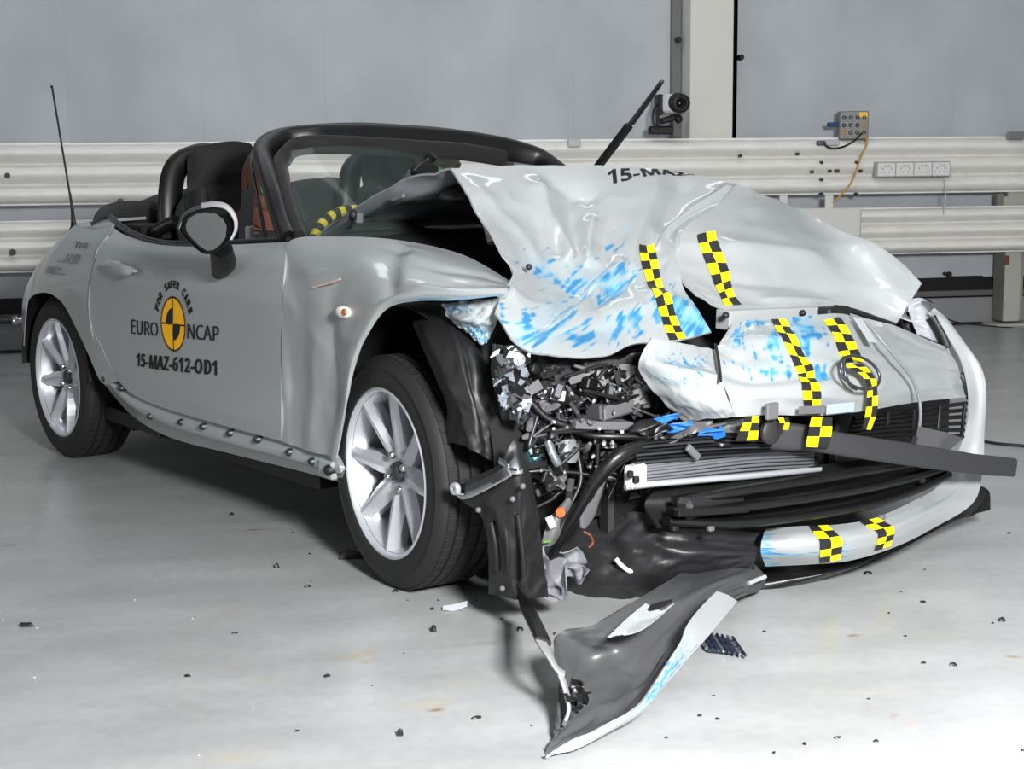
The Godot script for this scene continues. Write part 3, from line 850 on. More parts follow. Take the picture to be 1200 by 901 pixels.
func guard_rail(label: String, top: float, bottom: float, xs: Array) -> Node3D:
	var o := thing("guard_rail", label, "guard rail", Vector3(1.5, bottom, -2.745))
	var prof := rail_profile(top - bottom)
	for k in xs.size() - 1:   # beams that overlap at their ends
		var pos := []
		var nrm := []
		var nu := 4
		var nv := prof.size() - 1
		for b in nv + 1:
			for a in nu + 1:
				pos.append(Vector3(lerpf(xs[k], xs[k + 1] + 0.1, float(a) / nu) - 1.5, prof[b].y, prof[b].x + 0.004 * (k % 2)))
				var d: Vector2 = (prof[mini(b + 1, nv)] - prof[maxi(b - 1, 0)]).normalized()
				nrm.append(Vector3(0, d.x, -d.y).normalized())
		put("rail_beam", Shape.new().sheet(pos, nrm, nu, nv, 0.004), rail_mat(), o)
	return o


var _rail: StandardMaterial3D
func rail_mat() -> StandardMaterial3D:
	if _rail == null:
		_rail = mat("rail_enamel", Color(0.93, 0.925, 0.91), 0.42)
		_rail.albedo_texture = noise_tex(512, 0.02, 77, Color(0.93, 0.93, 0.92), Color(1, 1, 1), 4)
		_rail.uv1_triplanar = true
		_rail.uv1_scale = Vector3(0.6, 2, 2)
	return _rail


func bolt_on(o: Node3D, at: Vector3, r: float, m: Material) -> void:
	put("bolt", Shape.new().lathe([Vector2(0.0, 0.012), Vector2(r * 0.8, 0.012), Vector2(r, 0.007), Vector2(r, -0.02)], 10, Transform3D(Basis.IDENTITY, at - o.position)), m, o)


func build_wall_things() -> void:
	var upper := guard_rail("upper pale grey corrugated steel crash barrier running along the white wall", 1.195, 0.85, [-7.0, -2.6, 3.55, 8.5])
	var lower := guard_rail("lower pale grey corrugated steel crash barrier, below the one with the sockets", 0.765, 0.475, [-7.0, -2.9, 3.9, 8.5])
	for p in [Vector3(-1.321,1.018,-2.668), Vector3(-0.721,0.869,-2.668)]:
		bolt_on(upper, p, 0.016, dark_metal)
	for p in [Vector3(3.27,1.097,-2.668), Vector3(3.423,1.045,-2.668), Vector3(3.365,0.989,-2.668), Vector3(3.479,0.993,-2.668), Vector3(3.426,0.942,-2.668), Vector3(3.428,0.855,-2.668), Vector3(3.648,1.043,-2.668), Vector3(3.677,0.991,-2.668), Vector3(3.653,0.852,-2.668), Vector3(2.91,1.09,-2.668)]:
		bolt_on(upper, p, 0.010, dark_metal)
	put("bolt", Shape.new().box(Vector3(3.523,0.993,-2.668) - upper.position, Vector3(0.03, 0.02, 0.02)), mat("rust", Color(0.36, 0.24, 0.18), 0.8), upper)
	for p in [Vector3(-1.317,0.594,-2.668)]:
		bolt_on(lower, p, 0.018, dark_metal)
	# posts that carry the rails
	var post_mat := mat("post_enamel", Color(0.66, 0.66, 0.63), 0.5)
	var rusty := mat("post_rust", Color(0.42, 0.27, 0.14), 0.85)
	var spots := [[4.758, "steel barrier post with a rusty top corner and bolted foot plate"], [4.758 - 3.9, "steel barrier post hidden behind the wrecked roadster"], [-3.1, "steel barrier post standing beyond the tail of the roadster"]]
	for q in spots:
		var o := thing("barrier_post", q[1], "post", Vector3(q[0], 0, -2.845))
		put("flange", Shape.new().box(Vector3(0.0, 0.60, 0.075), Vector3(0.11, 1.14, 0.012)), post_mat, o)
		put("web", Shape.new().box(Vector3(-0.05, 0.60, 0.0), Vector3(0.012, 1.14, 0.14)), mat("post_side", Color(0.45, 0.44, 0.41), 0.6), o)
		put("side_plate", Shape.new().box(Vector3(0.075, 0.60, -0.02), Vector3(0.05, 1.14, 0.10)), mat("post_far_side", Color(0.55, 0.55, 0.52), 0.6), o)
		put("foot_plate", Shape.new().box(Vector3(0.03, 0.008, 0.02), Vector3(0.30, 0.016, 0.20)), post_mat, o)
		put("rust_patch", Shape.new().box(Vector3(-0.045, 0.42, 0.082), Vector3(0.03, 0.06, 0.004)), rusty, o)
	# a short bracket in the slot between the rails
	var br := thing("rail_bracket", "small grey steel bracket in the slot between both barriers, above the rusty post", "bracket", Vector3(4.734,0.782,-2.783))
	put("plate", Shape.new().box(Vector3(0.04, -0.01, 0), Vector3(0.20, 0.10, 0.03)), post_mat, br)
	put("clamp", Shape.new().box(Vector3(-0.09, 0, 0.01), Vector3(0.04, 0.12, 0.04)), mat("clamp_grey", Color(0.45, 0.45, 0.44), 0.5), br)
	# white junction box below the upper rail
	var jb := thing("junction_box", "flat white box hung below the upper barrier, behind the buckled bonnet", "box", Vector3(3.372,0.682,-2.613))
	put("body", Shape.new().box(Vector3.ZERO, Vector3(0.56, 0.18, 0.09), Basis.IDENTITY, 0.015), mat("box_white", Color(0.82, 0.82, 0.80), 0.45), jb)
	put("hanger", Shape.new().box(Vector3(0.09, 0.12, -0.02), Vector3(0.05, 0.10, 0.02)), cream, jb)
	put("hanger", Shape.new().box(Vector3(-0.2, 0.12, -0.02), Vector3(0.05, 0.10, 0.02)), cream, jb)
	# strip of sockets
	var strip := thing("socket_strip", "row of four white double sockets mounted on the upper barrier", "socket strip", Vector3(4.001,0.998,-2.638))
	strip.rotation.y = 0.0
	var w := 0.118
	put("back_box", Shape.new().box(Vector3(0, 0, -0.012), Vector3(w * 4 + 0.02, 0.095, 0.03), Basis.IDENTITY, 0.006), mat("socket_back", Color(0.60, 0.60, 0.58), 0.5), strip)
	var socket_white := mat("socket_white", Color(0.86, 0.86, 0.85), 0.35)
	for k in 4:
		var plate := put("socket_plate", Shape.new().box(Vector3((k - 1.5) * w, 0, 0.012), Vector3(w - 0.005, 0.082, 0.02), Basis.IDENTITY, 0.005), socket_white, strip)
		for h in [-1, 1]:
			var c := Vector3((k - 1.5) * w + h * 0.028, -0.008, 0.0225)
			put("pin_slot", Shape.new().box(c + Vector3(0, 0.014, 0), Vector3(0.004, 0.009, 0.003), Basis.IDENTITY, 0.0005).box(c + Vector3(-0.012, -0.008, 0), Vector3(0.008, 0.004, 0.003), Basis.IDENTITY, 0.0005).box(c + Vector3(0.012, -0.008, 0), Vector3(0.008, 0.004, 0.003), Basis.IDENTITY, 0.0005), black, plate)
			put("rocker", Shape.new().box(c + Vector3(h * -0.016, 0.03, 0.001), Vector3(0.012, 0.014, 0.006), Basis.IDENTITY, 0.001), pale_plastic, plate)
	var cord := tag(put("hanging_cord", Shape.new().hose([Vector3.ZERO, Vector3(0.002, -0.12, 0.02), Vector3(0.0, -0.21, 0.0)], 0.004), pale_plastic), "thin white cord hanging from the last socket down to the lower barrier", "cord")
	cord.position = Vector3(4.214,0.934,-2.648)
	# control box on the rail
	var cb := thing("control_box", "grey metal connector box with a yellow corner on top of the barrier", "connector box", Vector3(3.642,1.182,-2.703))
	var face := mat("box_grey", Color(0.47, 0.48, 0.47), 0.5)
	put("body", Shape.new().box(Vector3(0, 0.085, -0.03), Vector3(0.175, 0.17, 0.14), Basis.from_euler(Vector3(0, -0.25, 0)), 0.006), face, cb)
	var turned := Basis.from_euler(Vector3(0, -0.25, 0))
	for r in 3:
		for q in 4:
			var c := turned * Vector3(-0.060 + 0.040 * q, 0.04 + 0.045 * r - 0.085, 0.072) + Vector3(0, 0.085, -0.03)
			put("connector", Shape.new().lathe([Vector2(0.0, -0.004), Vector2(0.006, -0.004), Vector2(0.0095, 0.010), Vector2(0.012, 0.006), Vector2(0.013, -0.008)], 12, Transform3D(turned, c)), mat("connector_black", Color(0.07, 0.07, 0.075), 0.4) if (r * 4 + q) % 7 else yellow, cb)
	put("yellow_label", Shape.new().box(turned * Vector3(0.055, 0.062, 0.072) + Vector3(0, 0.085, -0.03), Vector3(0.05, 0.03, 0.003), turned, 0.0005), yellow, cb)
	put("blue_plug", Shape.new().box(Vector3(-0.125, 0.09, -0.02), Vector3(0.08, 0.028, 0.03), Basis.IDENTITY, 0.006), mat("plug_blue", Color(0.18, 0.27, 0.45), 0.5), cb)
	var ad := thing("white_adapter", "small white plug block on the barrier beside the grey connector box", "adapter", Vector3(3.476,1.162,-2.643))
	put("body", Shape.new().box(Vector3(0, 0, 0), Vector3(0.085, 0.035, 0.04), Basis.IDENTITY, 0.006), pale_plastic, ad)
	put("plug", Shape.new().box(Vector3(-0.07, 0.0, 0), Vector3(0.05, 0.03, 0.03), Basis.IDENTITY, 0.006), grey_plastic, ad)
	tag(put("black_cable", Shape.new().hose([Vector3(3.416,1.162,-2.628), Vector3(3.458,1.131,-2.623), Vector3(3.534,1.136,-2.623), Vector3(3.609,1.171,-2.623), Vector3(3.659,1.217,-2.628)], 0.006), black), "short black cable looping from white plug block to connector box", "cable")
	tag(put("yellow_cable", Shape.new().hose([Vector3(3.674,1.222,-2.638), Vector3(3.702,1.16,-2.648), Vector3(3.668,1.074,-2.653), Vector3(3.617,0.935,-2.653), Vector3(3.542,0.843,-2.653), Vector3(3.467,0.782,-2.653)], 0.006), mat("cable_yellow", Color(0.72, 0.56, 0.25), 0.5)), "thin yellow cable hanging from the connector box down behind the bonnet", "cable")
	# the white clip on the rail top left of the column
	tag(put("white_clip", Shape.new().box(Vector3(1.887,1.173,-2.663), Vector3(0.075, 0.05, 0.03), Basis.IDENTITY, 0.006), pale_plastic), "small white clip on top edge of the barrier, behind the wiper arm", "clip")
	tag(put("steel_clip", Shape.new().box(Vector3(4.681,1.196,-2.663), Vector3(0.11, 0.05, 0.03), Basis.IDENTITY, 0.006), mat("clip_steel", Color(0.52, 0.53, 0.52), 0.45, 0.4)), "small grey clip on top edge of the barrier near the socket strip", "clip")
	# the observation camera
	var c := thing("observation_camera", "small white camera with black lens clamped above barrier beside the column", "camera", Vector3(2.478,1.209,-2.683))
	var body := put("body", Shape.new().box(Vector3(-0.005, 0.19, -0.02), Vector3(0.10, 0.11, 0.13), Basis.IDENTITY, 0.014), mat("camera_white", Color(0.78, 0.79, 0.80), 0.4), c)
	put("lens_barrel", Shape.new().lathe([Vector2(0.0, 0.052), Vector2(0.026, 0.058), Vector2(0.030, 0.075), Vector2(0.046, 0.078), Vector2(0.056, 0.07), Vector2(0.058, 0.0), Vector2(0.0, 0.0)], 28, Transform3D(Basis.from_euler(Vector3(0.1, 0.05, 0)), Vector3(0.03, 0.195, 0.04))), black, c)
	put("lens_glass", Shape.new().ball(Vector3(0.032, 0.19, 0.098), Vector3(0.022, 0.022, 0.012), 14), mat("lens_glass", Color(0.03, 0.035, 0.05), 0.05), c)
	put("rear_plate", Shape.new().box(Vector3(-0.065, 0.185, -0.03), Vector3(0.03, 0.12, 0.10), Basis.IDENTITY, 0.006), black, c)
	put("swivel", Shape.new().box(Vector3(-0.01, 0.10, 0.0), Vector3(0.11, 0.035, 0.06), Basis.from_euler(Vector3(0, 0, 0.25)), 0.008).ball(Vector3(0.04, 0.10, 0.03), Vector3(0.026, 0.026, 0.026), 14), black, c)
	put("bracket_arm", Shape.new().box(Vector3(-0.06, 0.035, 0), Vector3(0.15, 0.05, 0.05), Basis.IDENTITY, 0.01).box(Vector3(-0.08, 0.09, 0), Vector3(0.02, 0.14, 0.03)), satin, c)
	put("clamp_post", Shape.new().box(Vector3(0.035, 0.045, 0.01), Vector3(0.05, 0.10, 0.04), Basis.IDENTITY, 0.004), grey_plastic, c)
	put("signal_lead", Shape.new().hose([Vector3(-0.07, 0.2, -0.02), Vector3(-0.105, 0.15, 0.0), Vector3(-0.11, 0.08, 0.02), Vector3(-0.08, 0.03, 0.02)], 0.006), black, c)
	# pipe and brass-bright fitting low on the wall at the tail of the car
	var pipe := thing("wall_pipe", "dark pipe with bright metal end fitting low behind the rear wheel", "pipe", Vector3(-1.355,0.2,-2.783))
	put("pipe_run", Shape.new().tube([Vector3(-3.0, 0.0, 0), Vector3(0.02, 0.0, 0)], 0.018, 14), dark_metal, pipe)
	put("end_fitting", Shape.new().lathe([Vector2(0.0, 0.0), Vector2(0.026, 0.0), Vector2(0.03, 0.008), Vector2(0.03, 0.03), Vector2(0.022, 0.034), Vector2(0.022, 0.06), Vector2(0.0, 0.06)], 16, Transform3D(Basis(Vector3.UP, PI / 2), Vector3(0.0, 0, 0))), chrome, pipe)
	put("pipe_stand", Shape.new().box(Vector3(-0.5, -0.12, 0), Vector3(0.04, 0.25, 0.04)).box(Vector3(-2.0, -0.12, 0), Vector3(0.04, 0.25, 0.04)), dark_metal, pipe)
	# things along the plinth and floor on the far side
	tag(put("floor_cable", Shape.new().hose([Vector3(2.674,0.006,0.714), Vector3(2.726,0.006,0.89), Vector3(2.816,0.006,0.98), Vector3(3.029,0.006,1.146)], 0.006, 8), black), "thin black cable lying on floor beyond the bumper corner", "cable")
	tag(put("thin_wire", Shape.new().hose([Vector3(4.157,0.178,-2.933), Vector3(4.174,0.119,-2.633), Vector3(4.347,0.045,-2.633), Vector3(4.808,-0.011,-2.683)], 0.004, 8), black), "thin dark wire drooping along the foot of the back wall", "wire")
	tag(put("sheet_peg", Shape.new().lathe([Vector2(0.0, 0.03), Vector2(0.016, 0.03), Vector2(0.02, 0.02), Vector2(0.012, 0.0), Vector2(0.012, -0.06)], 12, Transform3D(Basis.IDENTITY, Vector3(4.402,0.325,-2.943))), black), "small black peg at lower hem of the white wall sheet, below the barriers", "peg")


# ================================================================= the car
func arch_liner(at: Vector3, r: float, z_in: float, z_out: float) -> Shape:
	var s := Shape.new()
	var pos := []
	var nrm := []
	for b in 5:
		for a in 25:
			var w := PI * (0.02 + 0.96 * a / 24.0)
			pos.append(at + Vector3(cos(w) * r, sin(w) * r, 0) + Vector3(0, 0, lerpf(z_in, z_out, b / 4.0) - at.z))
			nrm.append(Vector3(-cos(w), -sin(w), 0))
	return s.sheet(pos, nrm, 24, 4, 0.004)


func make_wheel(called: String) -> Node3D:   # stands at its hub, face along local +z
	var o := Node3D.new()
	o.name = uname(called, car)
	car.add_child(o, true)
	var prof := [Vector2(0.206, 0.080), Vector2(0.219, 0.090), Vector2(0.222, 0.096), Vector2(0.232, 0.0985), Vector2(0.252, 0.0995), Vector2(0.268, 0.097), Vector2(0.270, 0.0985), Vector2(0.282, 0.093), Vector2(0.291, 0.085), Vector2(0.2965, 0.075)]
	for g in [0.052, 0.018, -0.018, -0.052]:
		prof.append_array([Vector2(0.2995, g + 0.006), Vector2(0.2925, g + 0.0045), Vector2(0.2925, g - 0.0045), Vector2(0.2995, g - 0.006)])
	prof.append_array([Vector2(0.2965, -0.075), Vector2(0.291, -0.085), Vector2(0.28, -0.094), Vector2(0.25, -0.0995), Vector2(0.222, -0.096), Vector2(0.206, -0.08)])
	put("tyre", Shape.new().lathe(prof, 120), rubber, o)
	# shoulder sipes: thin dark slots cut across the outer ribs, as one set of blocks standing just proud
	var blocks := Shape.new()
	for k in 64:
		var w := TAU * (k + 0.5) / 64
		var b := Basis(Vector3(0, 0, 1), w)
		for q in [[0.066, 0.020], [0.035, 0.021], [0.0, 0.024], [-0.035, 0.021], [-0.066, 0.020]]:
			blocks.box(b * Vector3(0.2985, 0, q[0]), Vector3(0.005, 0.0268, q[1]), b, 0.0012)
	var tread := put("tread_blocks", blocks, rubber, o)
	tread.set_meta("kind", "stuff")
	put("rim", Shape.new().lathe([Vector2(0.221, 0.088), Vector2(0.220, 0.095), Vector2(0.214, 0.097), Vector2(0.209, 0.092), Vector2(0.206, 0.075), Vector2(0.196, 0.055), Vector2(0.190, 0.0), Vector2(0.195, -0.07), Vector2(0.21, -0.085)], 72), alloy, o)
	var spoke := Shape.new()
	# one spoke along +x: a ridged arm that narrows towards the rim
	var secs := []
	for k in 9:
		var f := k / 8.0
		var r := 0.040 + 0.166 * f
		var half := 0.021 + 0.008 * sin(PI * minf(f * 1.3, 1.0)) + 0.004 * pow(f, 5)
		var top := lerpf(0.056, 0.084, pow(f, 0.8))
		secs.append([Vector3(r, -half, top - 0.045), Vector3(r, -half * 0.97, top - 0.012), Vector3(r, -half * 0.35, top), Vector3(r, half * 0.05, top + 0.001), Vector3(r, half * 0.97, top - 0.022), Vector3(r, half, top - 0.045)])
	for k in 8:
		for e in 6:
			var a: Vector3 = secs[k][e]
			var b: Vector3 = secs[k][(e + 1) % 6]
			var c: Vector3 = secs[k + 1][(e + 1) % 6]
			var d: Vector3 = secs[k + 1][e]
			spoke.face([a, b, c, d], (secs[k][0] + secs[k][3] + secs[k][5] + secs[k + 1][0] + secs[k + 1][3] + secs[k + 1][5]) / 6.0)
	var mesh := spoke.mesh()
	mesh.surface_set_material(0, alloy)
	for k in 8:
		var m := MeshInstance3D.new()
		m.mesh = mesh
		m.name = "spoke" if k == 0 else "spoke_%03d" % k
		m.rotation.z = TAU * k / 8 - 0.07
		o.add_child(m, true)
	put("hub", Shape.new().lathe([Vector2(0.0, 0.052), Vector2(0.030, 0.050), Vector2(0.040, 0.054), Vector2(0.056, 0.056), Vector2(0.066, 0.044), Vector2(0.068, 0.01)], 40), alloy, o)
	put("hub_cap", Shape.new().lathe([Vector2(0.0, 0.068), Vector2(0.018, 0.067), Vector2(0.026, 0.062), Vector2(0.028, 0.05)], 32), dark_metal, o)
	for k in 4:
		var w := TAU * k / 4 + 0.4
		put("wheel_nut", Shape.new().lathe([Vector2(0.0, 0.07), Vector2(0.007, 0.07), Vector2(0.010, 0.066), Vector2(0.010, 0.05)], 6, Transform3D(Basis.IDENTITY, Vector3(cos(w) * 0.046, sin(w) * 0.046, 0))), chrome, o)
	put("brake_disc", Shape.new().lathe([Vector2(0.05, 0.012), Vector2(0.125, 0.012), Vector2(0.128, 0.008), Vector2(0.128, -0.012), Vector2(0.05, -0.012)], 48), dark_metal, o)
	put("backing_plate", Shape.new().lathe([Vector2(0.03, -0.03), Vector2(0.185, -0.03), Vector2(0.188, -0.036), Vector2(0.03, -0.04)], 48), satin, o)
	return o


func copy_wheel(w: Node3D, called: String, at: Vector3, turn: float) -> void:
	var d := w.duplicate() as Node3D
	d.name = uname(called, car)
	car.add_child(d, true)
	d.position = at
	d.rotation = Vector3(0, turn, 0)


func build_car() -> void:
	car = thing("car", "silver two-seat roadster with its front end crushed by a crash test", "car", Vector3.ZERO, CAR_TURN)
	build_body()
	build_markings()
	build_wheels()
	build_cabin()
	build_front()
	build_engine_bay()
	build_torn_bits()


func build_body() -> void:
	panel("rear_quarter_panel", "quarter", P_QUARTER, 40, 28, 0.004, paint, car)
	var door := panel("door", "door", P_DOOR, 44, 36, 0.03, paint, car)
	# handle: a bright grip across a cupped recess
	put("handle_recess", Shape.new().ball(Vector3(0.63,0.732,0.838), Vector3(0.085, 0.034, 0.018), 20), mat("recess_paint", Color(0.70, 0.72, 0.72), 0.4, 0.2), door)
	put("door_handle", Shape.new().sweep(Shape.rounded([Vector3(0.589,0.746,0.868), Vector3(0.68,0.751,0.882), Vector3(0.788,0.743,0.884), Vector3(0.842,0.742,0.87)], 5), [0.006, 0.012, 0.016, 0.018, 0.019, 0.019, 0.019, 0.019, 0.019, 0.019, 0.018, 0.017, 0.016, 0.014, 0.010, 0.004], [0.010], Vector3.UP, 14, 2.4), paint, door)
	# window line trim: a dark seal with a bright edge
	put("window_seal", Shape.new().hose([Vector3(0.257,0.896,0.7), Vector3(0.404,0.875,0.735), Vector3(0.512,0.855,0.745), Vector3(0.674,0.832,0.75), Vector3(0.89,0.826,0.75), Vector3(1.278,0.844,0.75), Vector3(1.626,0.865,0.745)], 0.011, 10), satin, door)
	put("trim_strip", Shape.new().hose([Vector3(0.284,0.892,0.715), Vector3(0.432,0.87,0.75), Vector3(0.542,0.851,0.758), Vector3(0.701,0.828,0.762), Vector3(0.915,0.822,0.762), Vector3(1.129,0.831,0.762)], 0.006, 8), dark_metal, door)
	# front wing, pulled and creased
	var cr := [
		[Vector2(0.744,0.88), Vector2(0.66,0.3), -0.016, 0.035], [Vector2(0.766,0.898), Vector2(0.723,0.457), 0.010, 0.03],
		[Vector2(0.558,0.644), Vector2(0.158,0.367), -0.010, 0.06], [Vector2(0.302,0.623), Vector2(0.064,0.613), 0.008, 0.08],
		[Vector2(0.133,0.884), Vector2(0.162,0.37), -0.008, 0.05], [Vector2(0.789,0.343), Vector2(0.991,0.258), 0.010, 0.05],
		[Vector2(0.599,0.678), Vector2(0.704,0.765), 0.006, 0.09], [Vector2(0.835,0.666), Vector2(0.948,0.77), -0.006, 0.05],
	]
	var fm := smeared("wing_paint", [[0.9, 0.04, 0.16, 0.10, 0.75]], 5, Vector2(1, 0))
	var fender := panel("front_wing", "fender", P_FENDER, 72, 40, 0.004, fm, car, HINT, cr, [0.002, 1.8, 3])
	var lamp := put("side_repeater", Shape.new().ball(Vector3(2.125,0.707,0.872), Vector3(0.034, 0.016, 0.014), 16), mat("repeater_lens", Color(0.90, 0.88, 0.84), 0.08, 0.1), fender)
	put("repeater_bulb", Shape.new().ball(Vector3(2.151,0.71,0.885), Vector3(0.010, 0.009, 0.005), 10), mat("bulb_amber", Color(0.60, 0.30, 0.12), 0.2), fender)
	put("scratch", Shape.new().tube([Vector3(1.939,0.757,0.852), Vector3(2.017,0.771,0.856), Vector3(2.086,0.788,0.856)], 0.0022, 6), mat("scratch_pink", Color(0.86, 0.70, 0.62), 0.5), fender)
	var flap_m := smeared("flap_paint", [[0.55, 0.85, 0.5, 0.3, 0.8], [0.1, 0.1, 0.4, 0.3, 0.5]], 15, Vector2(0.3, 1))
	panel("wing_tip_flap", "flap", P_FENDER_FLAP, 24, 18, 0.004, flap_m, fender, HINT, [[Vector2(0.2, 0.4), Vector2(0.9, 0.5), 0.012, 0.12]], [0.008, 3.0, 8])
	put("wing_tip_edge", Shape.new().hose([Vector3(2.65,0.781,0.77), Vector3(2.613,0.789,0.72), Vector3(2.565,0.793,0.66), Vector3(2.543,0.794,0.62)], 0.010, 8), paint, fender)
	for p in [Vector3(2.54,0.793,0.62), Vector3(2.607,0.782,0.7), Vector3(2.542,0.829,0.6)]:
		put("bolt", Shape.new().ball(p, Vector3(0.008, 0.008, 0.008), 10), black, fender)
	# sill with its plugs
	var sill := panel("sill", "sill", P_SILL, 40, 20, 0.02, paint, car)
	for p in [Vector3(0.496,0.353,0.846), Vector3(0.634,0.337,0.846), Vector3(0.847,0.268,0.842), Vector3(1.076,0.279,0.84), Vector3(1.229,0.286,0.84), Vector3(1.404,0.29,0.838), Vector3(1.577,0.296,0.838), Vector3(1.763,0.286,0.838), Vector3(1.888,0.279,0.838)]:
		put("plug", Shape.new().lathe([Vector2(0.0, 0.012), Vector2(0.007, 0.012), Vector2(0.0115, 0.006), Vector2(0.0115, -0.03)], 12, Transform3D(Basis.IDENTITY, p)), mat("plug_green", Color(0.10, 0.17, 0.15), 0.4), sill)
	put("jacking_plate", Shape.new().box(Vector3(1.965,0.27,0.836), Vector3(0.07, 0.05, 0.02), Basis.IDENTITY, 0.008), paint, sill)
	put("plug", Shape.new().lathe([Vector2(0.0, 0.012), Vector2(0.010, 0.012), Vector2(0.015, 0.006), Vector2(0.015, -0.03)], 12, Transform3D(Basis.IDENTITY, Vector3(1.987,0.272,0.846))), black, sill)
	put("sill_foot", Shape.new().box(Vector3(0.769,0.202,0.78), Vector3(0.10, 0.035, 0.05), Basis.IDENTITY, 0.006), black, sill)
	# floor pan, tail and the far side of the body
	put("floor_pan", Shape.new().box(Vector3(0.75, 0.20, 0.0), Vector3(2.1, 0.05, 1.54)).box(Vector3(-0.5, 0.28, 0), Vector3(0.4, 0.14, 1.0)), black, car)
	panel("boot_lid", "deck", P_DECK, 20, 20, 0.01, paint, car, Vector3.UP)
	panel("rear_bumper", "tail", [[Vector3(-0.76, 0.62, 0.50), Vector3(-0.80, 0.63, 0.0), Vector3(-0.76, 0.62, -0.50)], [Vector3(-0.77, 0.42, 0.50), Vector3(-0.86, 0.42, 0.0), Vector3(-0.77, 0.42, -0.50)], [Vector3(-0.70, 0.22, 0.50), Vector3(-0.78, 0.22, 0.0), Vector3(-0.70, 0.22, -0.50)]], 20, 12, 0.01, paint, car, Vector3.LEFT)
	var far := Vector3(0, 0.2, -1)
	panel("rear_quarter_panel", "q2", mirrored(P_QUARTER), 24, 16, 0.004, paint, car, far)
	panel("door", "d2", mirrored(P_DOOR), 24, 20, 0.03, paint, car, far)
	panel("front_wing", "f2", P_FRONT_FENDER_FAR, 24, 16, 0.004, paint, car, far)
	panel("sill", "s2", mirrored(P_SILL), 24, 12, 0.02, paint, car, far)
	put("wheel_arch_liner", arch_liner(Vector3(0.0, 0.30, 0.72), 0.335, 0.45, 0.84), black, car)
	put("wheel_arch_liner", arch_liner(Vector3(2.28, 0.34, 0.72), 0.385, 0.42, 0.80), black, car)
	put("wheel_arch_liner", arch_liner(Vector3(0.0, 0.30, -0.72), 0.335, -0.84, -0.45), black, car)
	put("wheel_arch_liner", arch_liner(Vector3(2.28, 0.33, -0.72), 0.34, -0.82, -0.45), black, car)
	put("inner_wing", Shape.new().box(Vector3(0.0, 0.45, 0.44), Vector3(0.75, 0.55, 0.03)), black, car)
	put("inner_wing", Shape.new().box(Vector3(2.12, 0.42, 0.42), Vector3(0.6, 0.44, 0.03)), black, car)
	# aerial on the rear wing
	var base: Vector3 = Vector3(-0.247,0.843,0.64)
	var aerial := put("aerial_base", Shape.new().sweep(Shape.rounded([base + Vector3(0, -0.012, 0), base + Vector3(-0.002, 0.012, 0), Vector3(-0.255,0.911,0.64), Vector3(-0.272,0.973,0.64)], 5), [0.034, 0.030, 0.024, 0.020, 0.017, 0.015, 0.013, 0.011, 0.010, 0.009, 0.008, 0.007, 0.006, 0.006, 0.005, 0.005], [0.018, 0.016, 0.014, 0.012, 0.011, 0.010, 0.009, 0.008, 0.007, 0.006, 0.006, 0.006, 0.005, 0.005, 0.005, 0.005], Vector3(1, 0, 0), 14), black, car)
	put("aerial_mast", Shape.new().tube([Vector3(-0.27,0.96,0.64), Vector3(-0.333,1.169,0.64), Vector3(-0.396,1.375,0.64)], 0.0042, 8).ball(Vector3(-0.4,1.379,0.64), Vector3(0.006, 0.006, 0.006), 8), black, aerial)
	# door mirror, folded so that its glass looks outwards
	var mirror := Node3D.new()
	mirror.name = "door_mirror"
	car.add_child(mirror, true)
	mirror_shell(mirror)


